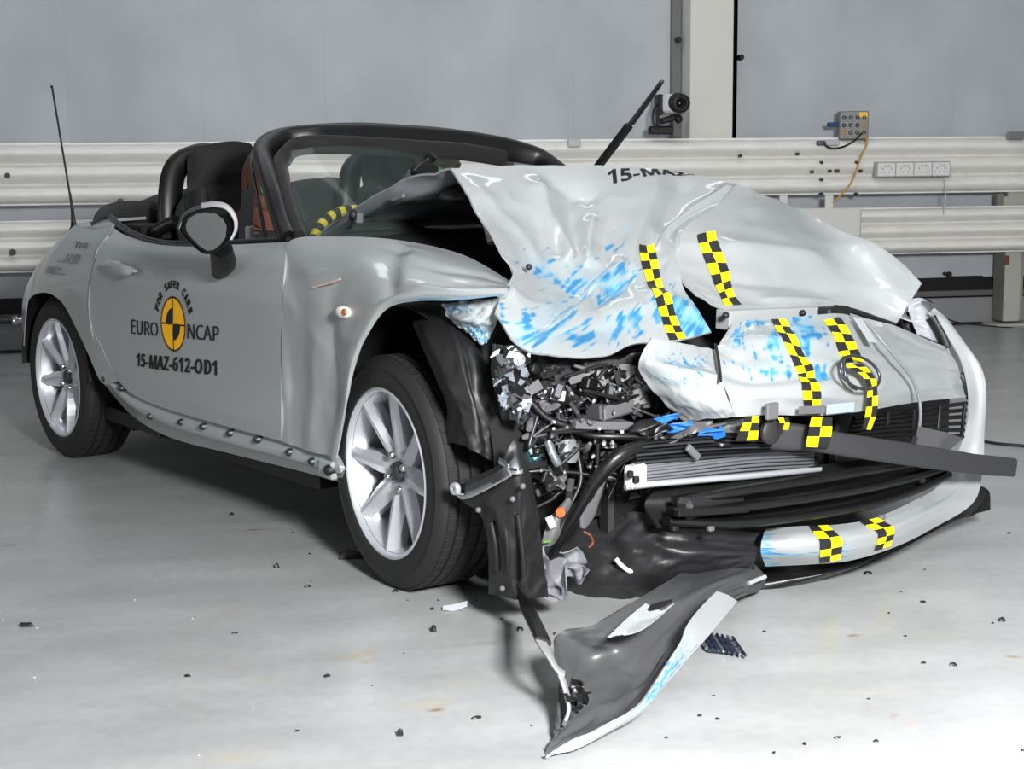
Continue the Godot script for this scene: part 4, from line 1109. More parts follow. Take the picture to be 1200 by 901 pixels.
func mirror_shell(mirror: Node3D) -> void:
	# rings of the housing from the glass rim to the painted back, as outlines around one axis
	var rim := [Vector3(1.412,0.9,0.98), Vector3(1.416,0.926,0.97), Vector3(1.446,0.944,0.96), Vector3(1.502,0.957,0.95), Vector3(1.567,0.962,0.94), Vector3(1.614,0.954,0.93), Vector3(1.633,0.928,0.92), Vector3(1.636,0.9,0.92), Vector3(1.628,0.874,0.93), Vector3(1.6,0.853,0.94), Vector3(1.561,0.835,0.95), Vector3(1.517,0.833,0.96), Vector3(1.47,0.856,0.97), Vector3(1.438,0.879,0.98)]
	var centre := Vector3.ZERO
	for p in rim: centre += p / rim.size()
	var away := Vector3(-0.72, 0.10, -0.35).normalized()
	var rings := [[1.0, 0.0], [1.06, 0.022], [1.04, 0.06], [0.86, 0.10], [0.5, 0.125], [0.05, 0.132]]
	var pos := []
	var nrm := []
	var m := rim.size()
	var nu := m * 4
	for r in rings:
		for a in nu + 1:
			var q: Vector3 = Shape.spline(rim + [rim[0], rim[1]], fposmod(float(a) / 4.0, m)) if a % nu else rim[0]
			pos.append(centre + (q - centre) * r[0] + away * r[1])
	for b in rings.size():
		for a in nu + 1:
			var du: Vector3 = pos[b * (nu + 1) + (a + 1) % nu] - pos[b * (nu + 1) + (a - 1 + nu) % nu]
			var dv: Vector3 = pos[mini(b + 1, rings.size() - 1) * (nu + 1) + a] - pos[maxi(b - 1, 0) * (nu + 1) + a]
			var q := du.cross(dv).normalized()
			nrm.append(q if q.dot(pos[b * (nu + 1) + a] - centre - away * 0.05) > 0 else -q)
	put("mirror_housing", Shape.new().sheet(pos, nrm, nu, rings.size() - 1, 0.003), satin, mirror)
	var cap := []
	for q in [[1.03, 0.0], [1.13, 0.025], [1.10, 0.07], [0.90, 0.11]]:
		cap.append(rim.slice(3, 9).map(func(p): return centre + (p - centre) * q[0] + away * q[1]))
	var cg := make_grid(cap, 20, 10)
	put("mirror_cap", Shape.new().sheet(cg.pos, cg.nrm, 20, 10, 0.003), pale_plastic, mirror)
	var bezel := rim + [rim[0]]
	put("mirror_bezel", Shape.new().hose(bezel, 0.012, 10, 4), satin, mirror)
	var glass := [Vector3(1.468,0.909,0.985), Vector3(1.475,0.928,0.98), Vector3(1.505,0.943,0.97), Vector3(1.549,0.948,0.96), Vector3(1.601,0.945,0.955), Vector3(1.631,0.931,0.95), Vector3(1.64,0.913,0.945), Vector3(1.632,0.882,0.945), Vector3(1.61,0.861,0.95), Vector3(1.587,0.846,0.96), Vector3(1.555,0.842,0.965), Vector3(1.518,0.855,0.97), Vector3(1.482,0.881,0.98), Vector3(1.472,0.895,0.985)]
	var s := Shape.new()
	var c2 := Vector3.ZERO
	for p in glass: c2 += p / glass.size()
	for k in glass.size():
		s.vert(glass[k], -away)
	s.vert(c2 - away * 0.004, -away)
	for k in glass.size():
		s.tri(glass.size(), k, (k + 1) % glass.size())
	put("mirror_glass", s, mat("mirror_glass", Color(0.23, 0.235, 0.24), 0.4, 0.0), mirror)
	var tray := Shape.new()
	for k in rim.size():
		tray.face([centre + away * 0.012, rim[k] + away * 0.012, rim[(k + 1) % rim.size()] + away * 0.012], centre + away)
	put("mirror_tray", tray, black, mirror)
	put("mirror_foot", Shape.new().sweep(Shape.rounded([Vector3(1.509,0.845,0.9), Vector3(1.488,0.824,0.885), Vector3(1.452,0.799,0.865), Vector3(1.384,0.772,0.84)], 4), [0.035, 0.036, 0.037, 0.038, 0.039, 0.039, 0.039, 0.038, 0.037, 0.034, 0.031, 0.027, 0.022], [0.030], Vector3(1, 0, 0), 18, 2.4), satin, mirror)


func build_markings() -> void:
	var door: Node = car.get_node("door")
	lettering(door, "door", "EURO", [Vector2(0.359,0.521), Vector2(0.493,0.511), Vector2(0.492,0.572), Vector2(0.357,0.589)], ink)
	lettering(door, "door", "NCAP", [Vector2(0.625,0.496), Vector2(0.748,0.486), Vector2(0.748,0.544), Vector2(0.625,0.558)], ink)
	lettering(door, "door", "15-MAZ-612-OD1", [Vector2(0.376,0.684), Vector2(0.739,0.624), Vector2(0.739,0.685), Vector2(0.362,0.771)], ink, true)
	# the round target: yellow disc, black ring, cross and two quarter sectors, with the words in an arc above
	var g: Grid = grids["door"]
	var c: Vector2 = Vector2(0.563,0.507)
	var ex: Vector2 = Vector2(0.616,0.505) - c
	var ey: Vector2 = Vector2(0.562,0.389) - c
	var spot := func(r: float, w: float, lift: float) -> Vector3: return g.at(c.x + ex.x * r * sin(w) + ey.x * r * cos(w), c.y + ex.y * r * sin(w) + ey.y * r * cos(w), lift)
	var ring_part := func(s: Shape, r0: float, r1: float, w0: float, w1: float, lift: float, steps: int):
		for k in steps:
			var a := lerpf(w0, w1, float(k) / steps)
			var b := lerpf(w0, w1, float(k + 1) / steps)
			s.face([spot.call(r0, a, lift), spot.call(r1, a, lift), spot.call(r1, b, lift), spot.call(r0, b, lift)], spot.call(r0, a, -0.1))
	var disc := Shape.new()
	for q in 6: ring_part.call(disc, maxf(q / 6.0, 0.002), (q + 1) / 6.0, 0.0, TAU, 0.0022, 48)
	put("target_disc", disc, yellow, door)
	var dark := Shape.new()
	ring_part.call(dark, 0.955, 1.02, 0.0, TAU, 0.0032, 64)
	for q in 3:
		ring_part.call(dark, maxf(q / 3.0 * 0.6, 0.004), (q + 1) / 3.0 * 0.6, -PI / 2, 0.0, 0.0032, 12)
		ring_part.call(dark, maxf(q / 3.0 * 0.6, 0.004), (q + 1) / 3.0 * 0.6, PI / 2, PI, 0.0032, 12)
	for w in [0.0, PI / 2, PI, PI * 1.5]:
		for q in 4:
			var r0 := q / 4.0
			var r1 := (q + 1) / 4.0
			var d := 0.028
			s_quad(dark, spot.call(r0, w - d / maxf(r0, 0.1), 0.0034), spot.call(r1, w - d / r1, 0.0034), spot.call(r1, w + d / r1, 0.0034), spot.call(r0, w + d / maxf(r0, 0.1), 0.0034))
	put("target_mark", dark, ink, door)
	var words := "FOR SAFER CARS"
	for k in words.length():
		if words[k] == " ": continue
		var w := deg_to_rad(lerpf(-68, 68, k / float(words.length() - 1)))
		var hw := deg_to_rad(4.1)
		var uvs := []
		for q in [[1.66, -hw], [1.66, hw], [1.34, hw], [1.34, -hw]]:
			uvs.append(c + ex * q[0] * sin(w + q[1]) + ey * q[0] * cos(w + q[1]))
		lettering(door, "door", words[k], uvs, ink, true)
	var quarter: Node = car.get_node("rear_quarter_panel")
	var faint := mat("faded_print", Color(0.50, 0.52, 0.55), 0.5)
	for q in [["HENE", [Vector3(-0.032,0.712,0.825), Vector3(0.056,0.714,0.833), Vector3(0.144,0.715,0.842), Vector3(-0.713,0.649,0.49)], [Vector3(-0.038,0.687,0.838), Vector3(0.049,0.689,0.845), Vector3(0.132,0.691,0.851), Vector3(0.202,0.692,0.856)]], ["SAFETY", [Vector3(-0.525,0.73,0.59), Vector3(0.128,0.765,0.814), Vector3(0.224,0.767,0.826), Vector3(0.316,0.769,0.837)], [Vector3(0.039,0.731,0.823), Vector3(0.13,0.733,0.832), Vector3(0.228,0.735,0.842), Vector3(0.307,0.739,0.848)]], ["THE", [Vector3(0.128,0.807,0.783), Vector3(0.215,0.808,0.798), Vector3(0.282,0.808,0.809), Vector3(0.339,0.81,0.817)], [Vector3(0.152,0.788,0.803), Vector3(0.232,0.788,0.815), Vector3(0.299,0.791,0.823), Vector3(0.352,0.794,0.829)]]]:
		grids["plain"] = make_grid([q[1], q[2]], 12, 4, Vector3(-0.2, 0.4, 0.9))
		lettering(quarter, "plain", q[0], [Vector2(0, 0), Vector2(1, 0), Vector2(1, 1), Vector2(0, 1)], faint)




func s_quad(s: Shape, a: Vector3, b: Vector3, c: Vector3, d: Vector3) -> void:
	var mid := (a + b + c + d) / 4.0
	s.face([a, b, c], mid - HINT)
	s.face([a, c, d], mid - HINT)


func build_wheels() -> void:
	var front := make_wheel("front_wheel")
	front.position = Vector3(2.24, 0.30, 0.735)
	front.rotation = Vector3(0, deg_to_rad(-5.0), 0)
	copy_wheel(front, "rear_wheel", Vector3(0, 0.30, 0.735), 0.0)
	(car.get_node("rear_wheel") as Node3D).rotation.z = 0.25
	copy_wheel(front, "rear_wheel", Vector3(0, 0.30, -0.735), PI)
	copy_wheel(front, "front_wheel", Vector3(2.30, 0.30, -0.735), PI)
	put("axle", Shape.new().tube([Vector3(0, 0.30, 0.66), Vector3(0, 0.30, -0.66)], 0.03, 12).tube([Vector3(2.27, 0.28, 0.66), Vector3(2.27, 0.26, 0.0), Vector3(2.3, 0.28, -0.66)], 0.03, 12), dark_metal, car)


func build_cabin() -> void:
	# windscreen frame: near pillar, header and far pillar as one black hoop
	var path := [Vector3(1.608,0.854,0.73), Vector3(1.521,0.909,0.705), Vector3(1.425,0.98,0.675), Vector3(1.309,1.052,0.635), Vector3(1.22,1.098,0.6), Vector3(1.164,1.13,0.545), Vector3(1.134,1.148,0.47), Vector3(1.159,1.159,0.36), Vector3(1.128,1.165,0.18), Vector3(1.094,1.16,0), Vector3(1.074,1.149,-0.2), Vector3(1.052,1.125,-0.42), Vector3(1.071,1.097,-0.54), Vector3(1.119,1.063,-0.6), Vector3(1.286,0.948,-0.66), Vector3(1.469,0.861,-0.7)]
	var frame := put("windscreen_frame", Shape.new().sweep(Shape.rounded(path, 5), [0.045], [0.030], Vector3(0, 1, 0.4), 18, 2.4), satin, car)
	put("pillar_trim", Shape.new().sweep(Shape.rounded([Vector3(1.623,0.868,0.705), Vector3(1.565,0.909,0.69), Vector3(1.474,0.966,0.66), Vector3(1.37,1.029,0.62), Vector3(1.285,1.074,0.58), Vector3(1.239,1.105,0.53)], 4), [0.030], [0.018], Vector3(0, 1, 0.4), 12, 2.4), cloth, frame)
	put("pillar_seal", Shape.new().hose([Vector3(1.485,0.854,0.74), Vector3(1.398,0.935,0.71), Vector3(1.272,1.021,0.66), Vector3(1.179,1.085,0.62), Vector3(1.097,1.128,0.56), Vector3(1.058,1.163,0.48), Vector3(1.079,1.182,0.36), Vector3(1.129,1.19,0.18), Vector3(1.095,1.191,0)], 0.006, 8), satin, frame)
	put("header_lining", Shape.new().sweep(Shape.rounded([Vector3(1.235,1.095,0.54), Vector3(1.186,1.132,0.46), Vector3(1.204,1.137,0.34), Vector3(1.157,1.131,0.15), Vector3(1.155,1.122,-0.02), Vector3(1.122,1.113,-0.22), Vector3(1.076,1.089,-0.44)], 4), [0.030], [0.016], Vector3(0, 1, 0), 12, 2.4), cloth, frame)
	put("sun_visor", Shape.new().bar(Vector3(1.03,1.124,0.12), Vector3(1.031,1.109,-0.04), 0.10, 0.016, Vector3(0, 1, 0.3)), black, frame)
	put("sun_visor", Shape.new().bar(Vector3(1.085,1.071,-0.44), Vector3(1.106,1.057,-0.54), 0.14, 0.016, Vector3(0, 1, 0.3)), grey_plastic, frame)
	var glass := mat("windscreen_glass", Color(0.45, 0.55, 0.52, 0.06), 0.0)
	glass.transparency = BaseMaterial3D.TRANSPARENCY_ALPHA
	glass.metallic_specular = 0.12
	panel("windscreen", "glass", P_WINDSCREEN, 24, 16, 0.004, glass, car, Vector3(0.8, 0.6, 0))
	var mir := put("interior_mirror", Shape.new().sweep(Shape.rounded([Vector3(1.248,1.06,0.02), Vector3(1.244,1.083,0), Vector3(1.26,1.102,-0.01)], 4), [0.020], [0.014], Vector3(0, 0, 1), 12), satin, car)
	put("mirror_head", Shape.new().sweep([Vector3(1.301,1.042,0.1), Vector3(1.282,1.053,0.06), Vector3(1.244,1.057,0), Vector3(1.211,1.054,-0.05)], [0.012, 0.028, 0.028, 0.012], [0.010, 0.016, 0.016, 0.010], Vector3.UP, 14, 3.0), satin, mir)
	# wiper arm flung up beside the column
	var wiper := put("wiper_arm", Shape.new().bar(Vector3(1.689,1.056,-0.35), Vector3(1.844,1.188,-0.35), 0.020, 0.024, Vector3(0, 0, 1)), satin, car)
	put("wiper_spindle", Shape.new().bar(Vector3(1.60, 0.87, -0.36), Vector3(1.698,1.064,-0.35), 0.022, 0.026, Vector3(0, 0, 1)), satin, wiper)
	put("wiper_blade", Shape.new().bar(Vector3(1.823,1.176,-0.355), Vector3(1.989,1.318,-0.355), 0.010, 0.014, Vector3(0, 0, 1)), dark_metal, wiper)
	put("wiper_blade_rubber", Shape.new().bar(Vector3(1.866,1.19,-0.345), Vector3(1.996,1.31,-0.345), 0.006, 0.010, Vector3(0, 0, 1)), black, wiper)
	# bulkhead, inner door, dash and cowl
	put("bulkhead", Shape.new().box(Vector3(0.36, 0.50, 0.0), Vector3(0.06, 0.72, 1.42)).box(Vector3(0.24, 0.845, 0), Vector3(0.46, 0.05, 1.36)), mat("carpet_black", Color(0.03, 0.03, 0.032), 0.9), car)
	put("door_lining", Shape.new().box(Vector3(1.12, 0.55, 0.72), Vector3(1.3, 0.56, 0.05), Basis.IDENTITY, 0.02), black, car)
	put("door_lining", Shape.new().box(Vector3(1.12, 0.55, -0.74), Vector3(1.3, 0.56, 0.05), Basis.IDENTITY, 0.02), black, car)
	var dash := put("dashboard", Shape.new().sweep([Vector3(1.52, 0.74, 0.70), Vector3(1.50, 0.77, 0.5), Vector3(1.48, 0.79, 0.36), Vector3(1.50, 0.77, 0.1), Vector3(1.50, 0.77, -0.3), Vector3(1.52, 0.74, -0.70)], [0.10], [0.16], Vector3.UP, 24, 2.6), cloth, car)
	put("instrument_hood", Shape.new().sweep(Shape.rounded([Vector3(1.50, 0.78, 0.56), Vector3(1.51, 0.86, 0.50), Vector3(1.52, 0.885, 0.36), Vector3(1.51, 0.86, 0.22), Vector3(1.50, 0.78, 0.16)], 4), [0.08], [0.02], Vector3.RIGHT, 12), cloth, dash)
	put("cowl_panel", Shape.new().box(Vector3(1.78, 0.83, 0.0), Vector3(0.26, 0.07, 1.30), Basis(Vector3(0, 0, 1), -0.12), 0.02), mat("cowl_grey", Color(0.16, 0.165, 0.17), 0.5), car)
	put("reservoir_neck", Shape.new().tube([Vector3(2.146,0.917,0.42), Vector3(2.157,0.895,0.42), Vector3(2.168,0.868,0.42)], 0.022, 14), pale_plastic, car)
	put("cowl_edge", Shape.new().hose([Vector3(1.636,0.863,0.62), Vector3(1.652,0.871,0.5), Vector3(1.651,0.865,0.35), Vector3(1.658,0.849,0.2), Vector3(1.697,0.826,0.1)], 0.016, 10), satin, car)
	put("firewall", Shape.new().box(Vector3(1.66, 0.52, 0.0), Vector3(0.05, 0.60, 1.42)), black, car)
	# steering wheel with yellow marks on its rim
	var hub := Vector3(1.40, 0.765, 0.36)
	var tilt := Basis(Vector3(0, 0, 1), 0.35) * Basis(Vector3.UP, PI / 2)
	var ring := []
	for k in 41:
		var w := TAU * k / 40
		ring.append(hub + tilt * Vector3(cos(w) * 0.18, sin(w) * 0.18, 0))
	var sw := put("steering_wheel", Shape.new().sweep(ring, [0.016], [0.016], tilt.z, 12, 2.0, false), black, car)
	put("wheel_pad", Shape.new().ball(hub, Vector3(0.04, 0.075, 0.085), 16).bar(hub, ring[1], 0.03, 0.02).bar(hub, ring[20], 0.03, 0.02).bar(hub, ring[30], 0.03, 0.02), black, sw)
	for w in [1.50, 1.74, 1.98, 2.22, 2.46, 2.70]:
		var a := hub + tilt * Vector3(cos(w) * 0.18, sin(w) * 0.18, 0)
		var b := hub + tilt * Vector3(cos(w + 0.11) * 0.18, sin(w + 0.11) * 0.18, 0)
		put("yellow_mark", Shape.new().tube([a, b], 0.0166, 10), mat("mark_yellow", Color(0.72, 0.66, 0.12), 0.6), sw)
	# seats
	for s in [1, -1]:
		var z: float = 0.36 * s
		var seat := put("seat", Shape.new().sweep(Shape.rounded([Vector3(0.84, 0.36, z), Vector3(0.76, 0.50, z), Vector3(0.66, 0.70, z), Vector3(0.58, 0.88, z), Vector3(0.53, 0.98, z), Vector3(0.50, 1.06, z), Vector3(0.485, 1.115, z), Vector3(0.48, 1.13, z)], 4), [0.22, 0.225, 0.23, 0.235, 0.24, 0.24, 0.24, 0.24, 0.24, 0.24, 0.24, 0.24, 0.24, 0.235, 0.22, 0.20, 0.18, 0.165, 0.155, 0.15, 0.145, 0.142, 0.14, 0.138, 0.135, 0.13, 0.12, 0.10, 0.06], [0.08, 0.08, 0.08, 0.08, 0.075, 0.07, 0.06, 0.045, 0.03], Vector3(0, 0, 1), 28, 2.6), cloth, car)
		put("seat_cushion", Shape.new().box(Vector3(1.06, 0.36, z), Vector3(0.5, 0.14, 0.48), Basis(Vector3(0, 0, 1), 0.12), 0.05), cloth, seat)
		for e in [1, -1]:
			put("side_bolster", Shape.new().sweep(Shape.rounded([Vector3(0.90, 0.42, z + e * 0.2), Vector3(0.80, 0.62, z + e * 0.215), Vector3(0.68, 0.84, z + e * 0.20), Vector3(0.60, 0.96, z + e * 0.17)], 4), [0.04], [0.06], Vector3(0, 0, 1), 14), mat("leather", Color(0.075, 0.075, 0.08), 0.45), seat)
		var hoop := put("roll_hoop", Shape.new().sweep(Shape.rounded([Vector3(0.44, 0.82, z + 0.20 * s), Vector3(0.42, 0.96, z + 0.185 * s), Vector3(0.40, 1.06, z + 0.15 * s), Vector3(0.395, 1.10, z + 0.08 * s), Vector3(0.395, 1.105, z), Vector3(0.40, 1.06, z - 0.13 * s), Vector3(0.42, 0.96, z - 0.17 * s), Vector3(0.44, 0.82, z - 0.19 * s)], 5), [0.030], [0.045], Vector3(1, 0, 0.01), 16), satin, car)
	# belts
	put("seat_belt", Shape.new().bar(Vector3(0.96,0.997,0.52), Vector3(1.077,0.833,0.6), 0.05, 0.004, Vector3(0.6, 0, 1)), mat("belt_grey", Color(0.22, 0.23, 0.24), 0.6), car)
	put("seat_belt", Shape.new().bar(Vector3(1.002,1.036,-0.1), Vector3(0.882,0.942,-0.12), 0.05, 0.004, Vector3(0.6, 0, 1)), mat("belt_pale", Color(0.62, 0.64, 0.64), 0.6), car)
	put("belt_guide", Shape.new().box(Vector3(1.113,0.859,0.6), Vector3(0.03, 0.05, 0.02), Basis.IDENTITY, 0.005), pale_plastic, car)
	# folded soft top behind the seats
	put("folded_soft_top", Shape.new().sweep(Shape.rounded([Vector3(0.20, 0.82, 0.575), Vector3(0.18, 0.835, 0.555), Vector3(0.15, 0.86, 0.48), Vector3(0.12, 0.875, 0.2), Vector3(0.12, 0.90, -0.2), Vector3(0.12, 0.895, -0.48), Vector3(0.13, 0.88, -0.60)], 4), [0.06, 0.075, 0.09, 0.105, 0.115, 0.12], [0.14, 0.16, 0.18, 0.19, 0.20, 0.20], Vector3.UP, 24, 2.4), cloth, car)
	put("quarter_trim", Shape.new().hose([Vector3(0.543,0.835,0.66), Vector3(0.559,0.856,0.66), Vector3(0.585,0.874,0.64), Vector3(0.625,0.889,0.62)], 0.022, 12), satin, car)


func build_front() -> void:
	# the bonnet, folded like a tent: ridge at the back, torn in front
	var cr := [
		[Vector2(0.275,0.116), Vector2(0.355,0.434), 0.030, 0.045], [Vector2(0.331,0.09), Vector2(0.45,0.155), -0.022, 0.05],
		[Vector2(0.31,0.187), Vector2(0.317,0.427), -0.018, 0.03], [Vector2(0.383,0.166), Vector2(0.408,0.46), -0.020, 0.035],
		[Vector2(0.453,0.272), Vector2(0.43,0.462), 0.020, 0.03], [Vector2(0.051,0.135), Vector2(0.192,0.452), 0.012, 0.06],
		[Vector2(0.986,0.038), Vector2(0.82,0.413), 0.016, 0.022], [Vector2(0.703,0.071), Vector2(0.663,0.455), 0.014, 0.06],
		[Vector2(0.812,0.097), Vector2(0.764,0.243), -0.014, 0.05], [Vector2(0.477,0.678), Vector2(0.234,0.952), 0.018, 0.022],
		[Vector2(0.595,0.514), Vector2(0.43,0.665), 0.022, 0.030], [Vector2(0.656,0.582), Vector2(0.477,0.745), -0.016, 0.035],
		[Vector2(0.045,0.804), Vector2(0.217,0.784), 0.014, 0.04], [Vector2(0.658,0.867), Vector2(0.279,0.917), -0.010, 0.04],
		[Vector2(0.968,0.871), Vector2(0.75,0.753), 0.008, 0.04],
	]
	var blobs := []
	for q in [[Vector2(0.244,0.536), 0.10, 0.07, 0.62], [Vector2(0.433,0.612), 0.13, 0.08, 0.66], [Vector2(0.616,0.624), 0.10, 0.10, 0.60], [Vector2(0.89,0.873), 0.09, 0.10, 1.15], [Vector2(0.964,0.965), 0.06, 0.06, 1.1], [Vector2(0.261,0.789), 0.10, 0.06, 0.62], [Vector2(0.658,0.888), 0.10, 0.05, 0.60], [Vector2(0.155,0.95), 0.10, 0.05, 0.62], [Vector2(0.611,0.305), 0.02, 0.02, 0.8], [Vector2(0.547,0.371), 0.05, 0.04, 0.5], [Vector2(0.387,0.915), 0.16, 0.05, 0.5]]:
		blobs.append([q[0].x, q[0].y, q[1] * 1.15, q[2] * 1.2, q[3] * 1.12])
	var hood := panel("bonnet", "hood", P_HOOD_NEAR, 90, 80, 0.005, smeared("bonnet_paint", blobs, 21, Vector2(0.75, -0.66), 640), car, HINT, cr, [0.006, 2.4, 12])
	var cr2 := [
		[Vector2(0.227,0.446), Vector2(0.529,0.334), 0.018, 0.07], [Vector2(0.226,0.718), Vector2(0.606,0.586), -0.010, 0.06], [Vector2(0.61,0.051), Vector2(0.633,0.668), -0.008, 0.10],
		[Vector2(0.203,0.206), Vector2(0.529,0.085), -0.006, 0.08], [Vector2(0.407,0.829), Vector2(0.652,0.674), 0.010, 0.03],
	]
	panel("bonnet_far_half", "hood2", P_HOOD_FAR, 60, 48, 0.005, paint, hood, HINT, cr2, [0.004, 2.2, 14])
	var inner := mat("bonnet_inner", Color(0.60, 0.62, 0.64), 0.26, 0.4)
	panel("bonnet_inner_panel", "hood3", P_HOOD_REAR, 40, 28, 0.006, inner, hood, Vector3(0.8, -0.6, 0.2), [[Vector2(0.182,0.058), Vector2(0.861,0.12), 0.02, 0.10], [Vector2(0.318,0.25), Vector2(0.78,0.413), -0.02, 0.12]], [0.010, 2.0, 9])
	put("bonnet_hinge", Shape.new().bar(Vector3(1.623,0.874,0.615), Vector3(1.779,0.93,0.62), 0.014, 0.035, Vector3(0, 0, 1)).box(Vector3(1.802,0.928,0.62), Vector3(0.018, 0.03, 0.02)), steel, hood)
	put("hinge_pin", Shape.new().ball(Vector3(1.795,0.938,0.635), Vector3(0.014, 0.016, 0.012), 10), black, hood)
	put("stiffener_opening", Shape.new().ball(Vector3(2.152,0.99,0.53), Vector3(0.05, 0.022, 0.05), 16), black, hood)
	put("edge_highlight_clip", Shape.new().box(Vector3(1.957,0.986,0.59), Vector3(0.06, 0.012, 0.01), Basis(Vector3(0, 0, 1), 0.2), 0.003), steel, hood)
	lettering(hood, "hood", "15-MAZ-", [Vector2(0.504,0.017), Vector2(0.824,0), Vector2(0.844,0), Vector2(0.516,0.088)], ink, true)
	tape(hood, "hood", [Vector2(0.686,0.409), Vector2(0.725,0.551), Vector2(0.765,0.778), Vector2(0.79,0.906), Vector2(0.811,0.994)], [Vector2(0.783,0.407), Vector2(0.826,0.551), Vector2(0.845,0.748), Vector2(0.863,0.911), Vector2(0.882,1)], 11)
	tape(hood, "hood2", [Vector2(0.064,0.433), Vector2(0.11,0.599), Vector2(0.196,0.802), Vector2(0.206,0.971)], [Vector2(0.125,0.373), Vector2(0.189,0.565), Vector2(0.249,0.707), Vector2(0.29,0.938)], 8)
	# dark underside seen through the tear
	put("bonnet_lining", Shape.new().sheet(make_into("bl", [[Vector3(2.4,0.772,0.012), Vector3(2.42,0.722,-0.132), Vector3(2.45,0.682,-0.341)], [Vector3(2.48,0.681,0.071), Vector3(2.5,0.65,-0.069), Vector3(2.54,0.635,-0.211)], [Vector3(2.55,0.591,0.152), Vector3(2.58,0.56,0.025), Vector3(2.6,0.573,-0.116)]], 10, 10).pos, (grids["bl"] as Grid).nrm, 10, 10, 0.01), mat("lining_grey", Color(0.13, 0.13, 0.135), 0.6), hood)
	# bright reinforcement strip under the bonnet's front edge
	var strip := put("slam_panel_strip", Shape.new().bar(Vector3(2.7,0.677,0.097), Vector3(2.7,0.658,-0.339), 0.05, 0.05, Vector3(0, 1, 0.1)), paint, car)
	for p in [Vector3(2.735,0.693,0.121), Vector3(2.735,0.679,-0.165)]:
		put("bolt", Shape.new().ball(p, Vector3(0.009, 0.009, 0.009), 10), black, strip)
	put("latch", Shape.new().box(Vector3(2.74,0.674,-0.281), Vector3(0.05, 0.03, 0.09), Basis.IDENTITY, 0.006).hose([Vector3(2.75,0.687,-0.276), Vector3(2.75,0.672,-0.353), Vector3(2.72,0.637,-0.491), Vector3(2.7,0.614,-0.584)], 0.008), black, strip)

	# white nose panel of the bumper cover
	var nb := []
	for q in [[Vector2(0.109,0.202), 0.05, 0.16, 0.95], [Vector2(0.212,0.04), 0.09, 0.05, 0.9], [Vector2(0.412,0.152), 0.05, 0.22, 0.9], [Vector2(0.297,0.324), 0.03, 0.14, 0.85], [Vector2(0.232,0.546), 0.13, 0.05, 0.7], [Vector2(0.473,0.594), 0.04, 0.12, 0.75], [Vector2(0.365,0.287), 0.12, 0.2, 0.35]]:
		nb.append([q[0].x, q[0].y, q[1], q[2], q[3]])
	var nose := panel("nose_panel", "nose", P_NOSE_PANEL, 70, 40, 0.006, smeared("nose_paint", nb, 33, Vector2(0.1, 1), 512), car, HINT, [[Vector2(0.003,0.671), Vector2(0.467,0.594), -0.010, 0.05], [Vector2(0.203,0.274), Vector2(0.473,0.307), 0.010, 0.08], [Vector2(0.574,0.113), Vector2(0.675,0.902), 0.006, 0.05]], [0.004, 2.5, 19])
	panel("nose_wing", "wing", P_NOSE_WING, 36, 36, 0.006, smeared("nose_wing_paint", [[0.6, 0.25, 0.3, 0.12, 0.55], [0.4, 0.5, 0.25, 0.05, 0.5]], 35, Vector2(0.8, 0.6), 256), nose, HINT, [[Vector2(0.1, 0.28), Vector2(0.95, 0.42), 0.016, 0.07], [Vector2(0.05, 0.55), Vector2(0.95, 0.6), -0.006, 0.08]], [0.003, 2.5, 23])
	put("split_edge", Shape.new().hose([Vector3(2.81,0.635,0.232), Vector3(2.85,0.608,0.263), Vector3(2.89,0.582,0.297), Vector3(2.91,0.563,0.314)], 0.004, 6), black, nose)
	tape(nose, "nose", [Vector2(0.288,0.018), Vector2(0.316,0.188), Vector2(0.349,0.387), Vector2(0.384,0.547), Vector2(0.396,0.61), Vector2(0.395,0.757), Vector2(0.394,0.915)], [Vector2(0.351,0.023), Vector2(0.376,0.236), Vector2(0.407,0.425), Vector2(0.442,0.516), Vector2(0.457,0.626), Vector2(0.467,0.756), Vector2(0.468,0.896)], 11)
	tape(nose, "nose", [Vector2(0.486,0.085), Vector2(0.515,0.224), Vector2(0.541,0.395), Vector2(0.555,0.494)], [Vector2(0.564,0.058), Vector2(0.6,0.242), Vector2(0.616,0.376), Vector2(0.637,0.486)], 6, 1)
	tape(nose, "", [Vector3(2.955,0.575,-0.066), Vector3(2.965,0.56,-0.094), Vector3(2.97,0.54,-0.128), Vector3(2.97,0.508,-0.149), Vector3(2.96,0.473,-0.159), Vector3(2.95,0.437,-0.169), Vector3(2.94,0.396,-0.169)], [Vector3(2.95,0.569,-0.147), Vector3(2.96,0.556,-0.159), Vector3(2.97,0.534,-0.174), Vector3(2.97,0.511,-0.185), Vector3(2.96,0.473,-0.202), Vector3(2.95,0.435,-0.213), Vector3(2.94,0.39,-0.203)], 8, 1)
	tape(nose, "", [Vector3(2.94,0.477,0.26), Vector3(2.93,0.451,0.26), Vector3(2.92,0.416,0.272)], [Vector3(2.94,0.472,0.213), Vector3(2.93,0.444,0.201), Vector3(2.92,0.409,0.196)], 3)
	tape(nose, "", [Vector3(2.945,0.462,0.152), Vector3(2.94,0.447,0.14), Vector3(2.93,0.431,0.141)], [Vector3(2.945,0.457,0.113), Vector3(2.94,0.443,0.104), Vector3(2.93,0.424,0.098)], 2, 1)
	tape(nose, "", [Vector3(2.955,0.453,0.041), Vector3(2.955,0.418,0.052), Vector3(2.95,0.379,0.054)], [Vector3(2.955,0.444,-0.035), Vector3(2.955,0.408,-0.034), Vector3(2.95,0.366,-0.031)], 3, 1)
	# oval emblem, hanging by its ring
	var ring := []
	for k in 33:
		var w := TAU * k / 32
		ring.append([1007 + 22.0 * cos(w), 437 + 20.0 * sin(w)])
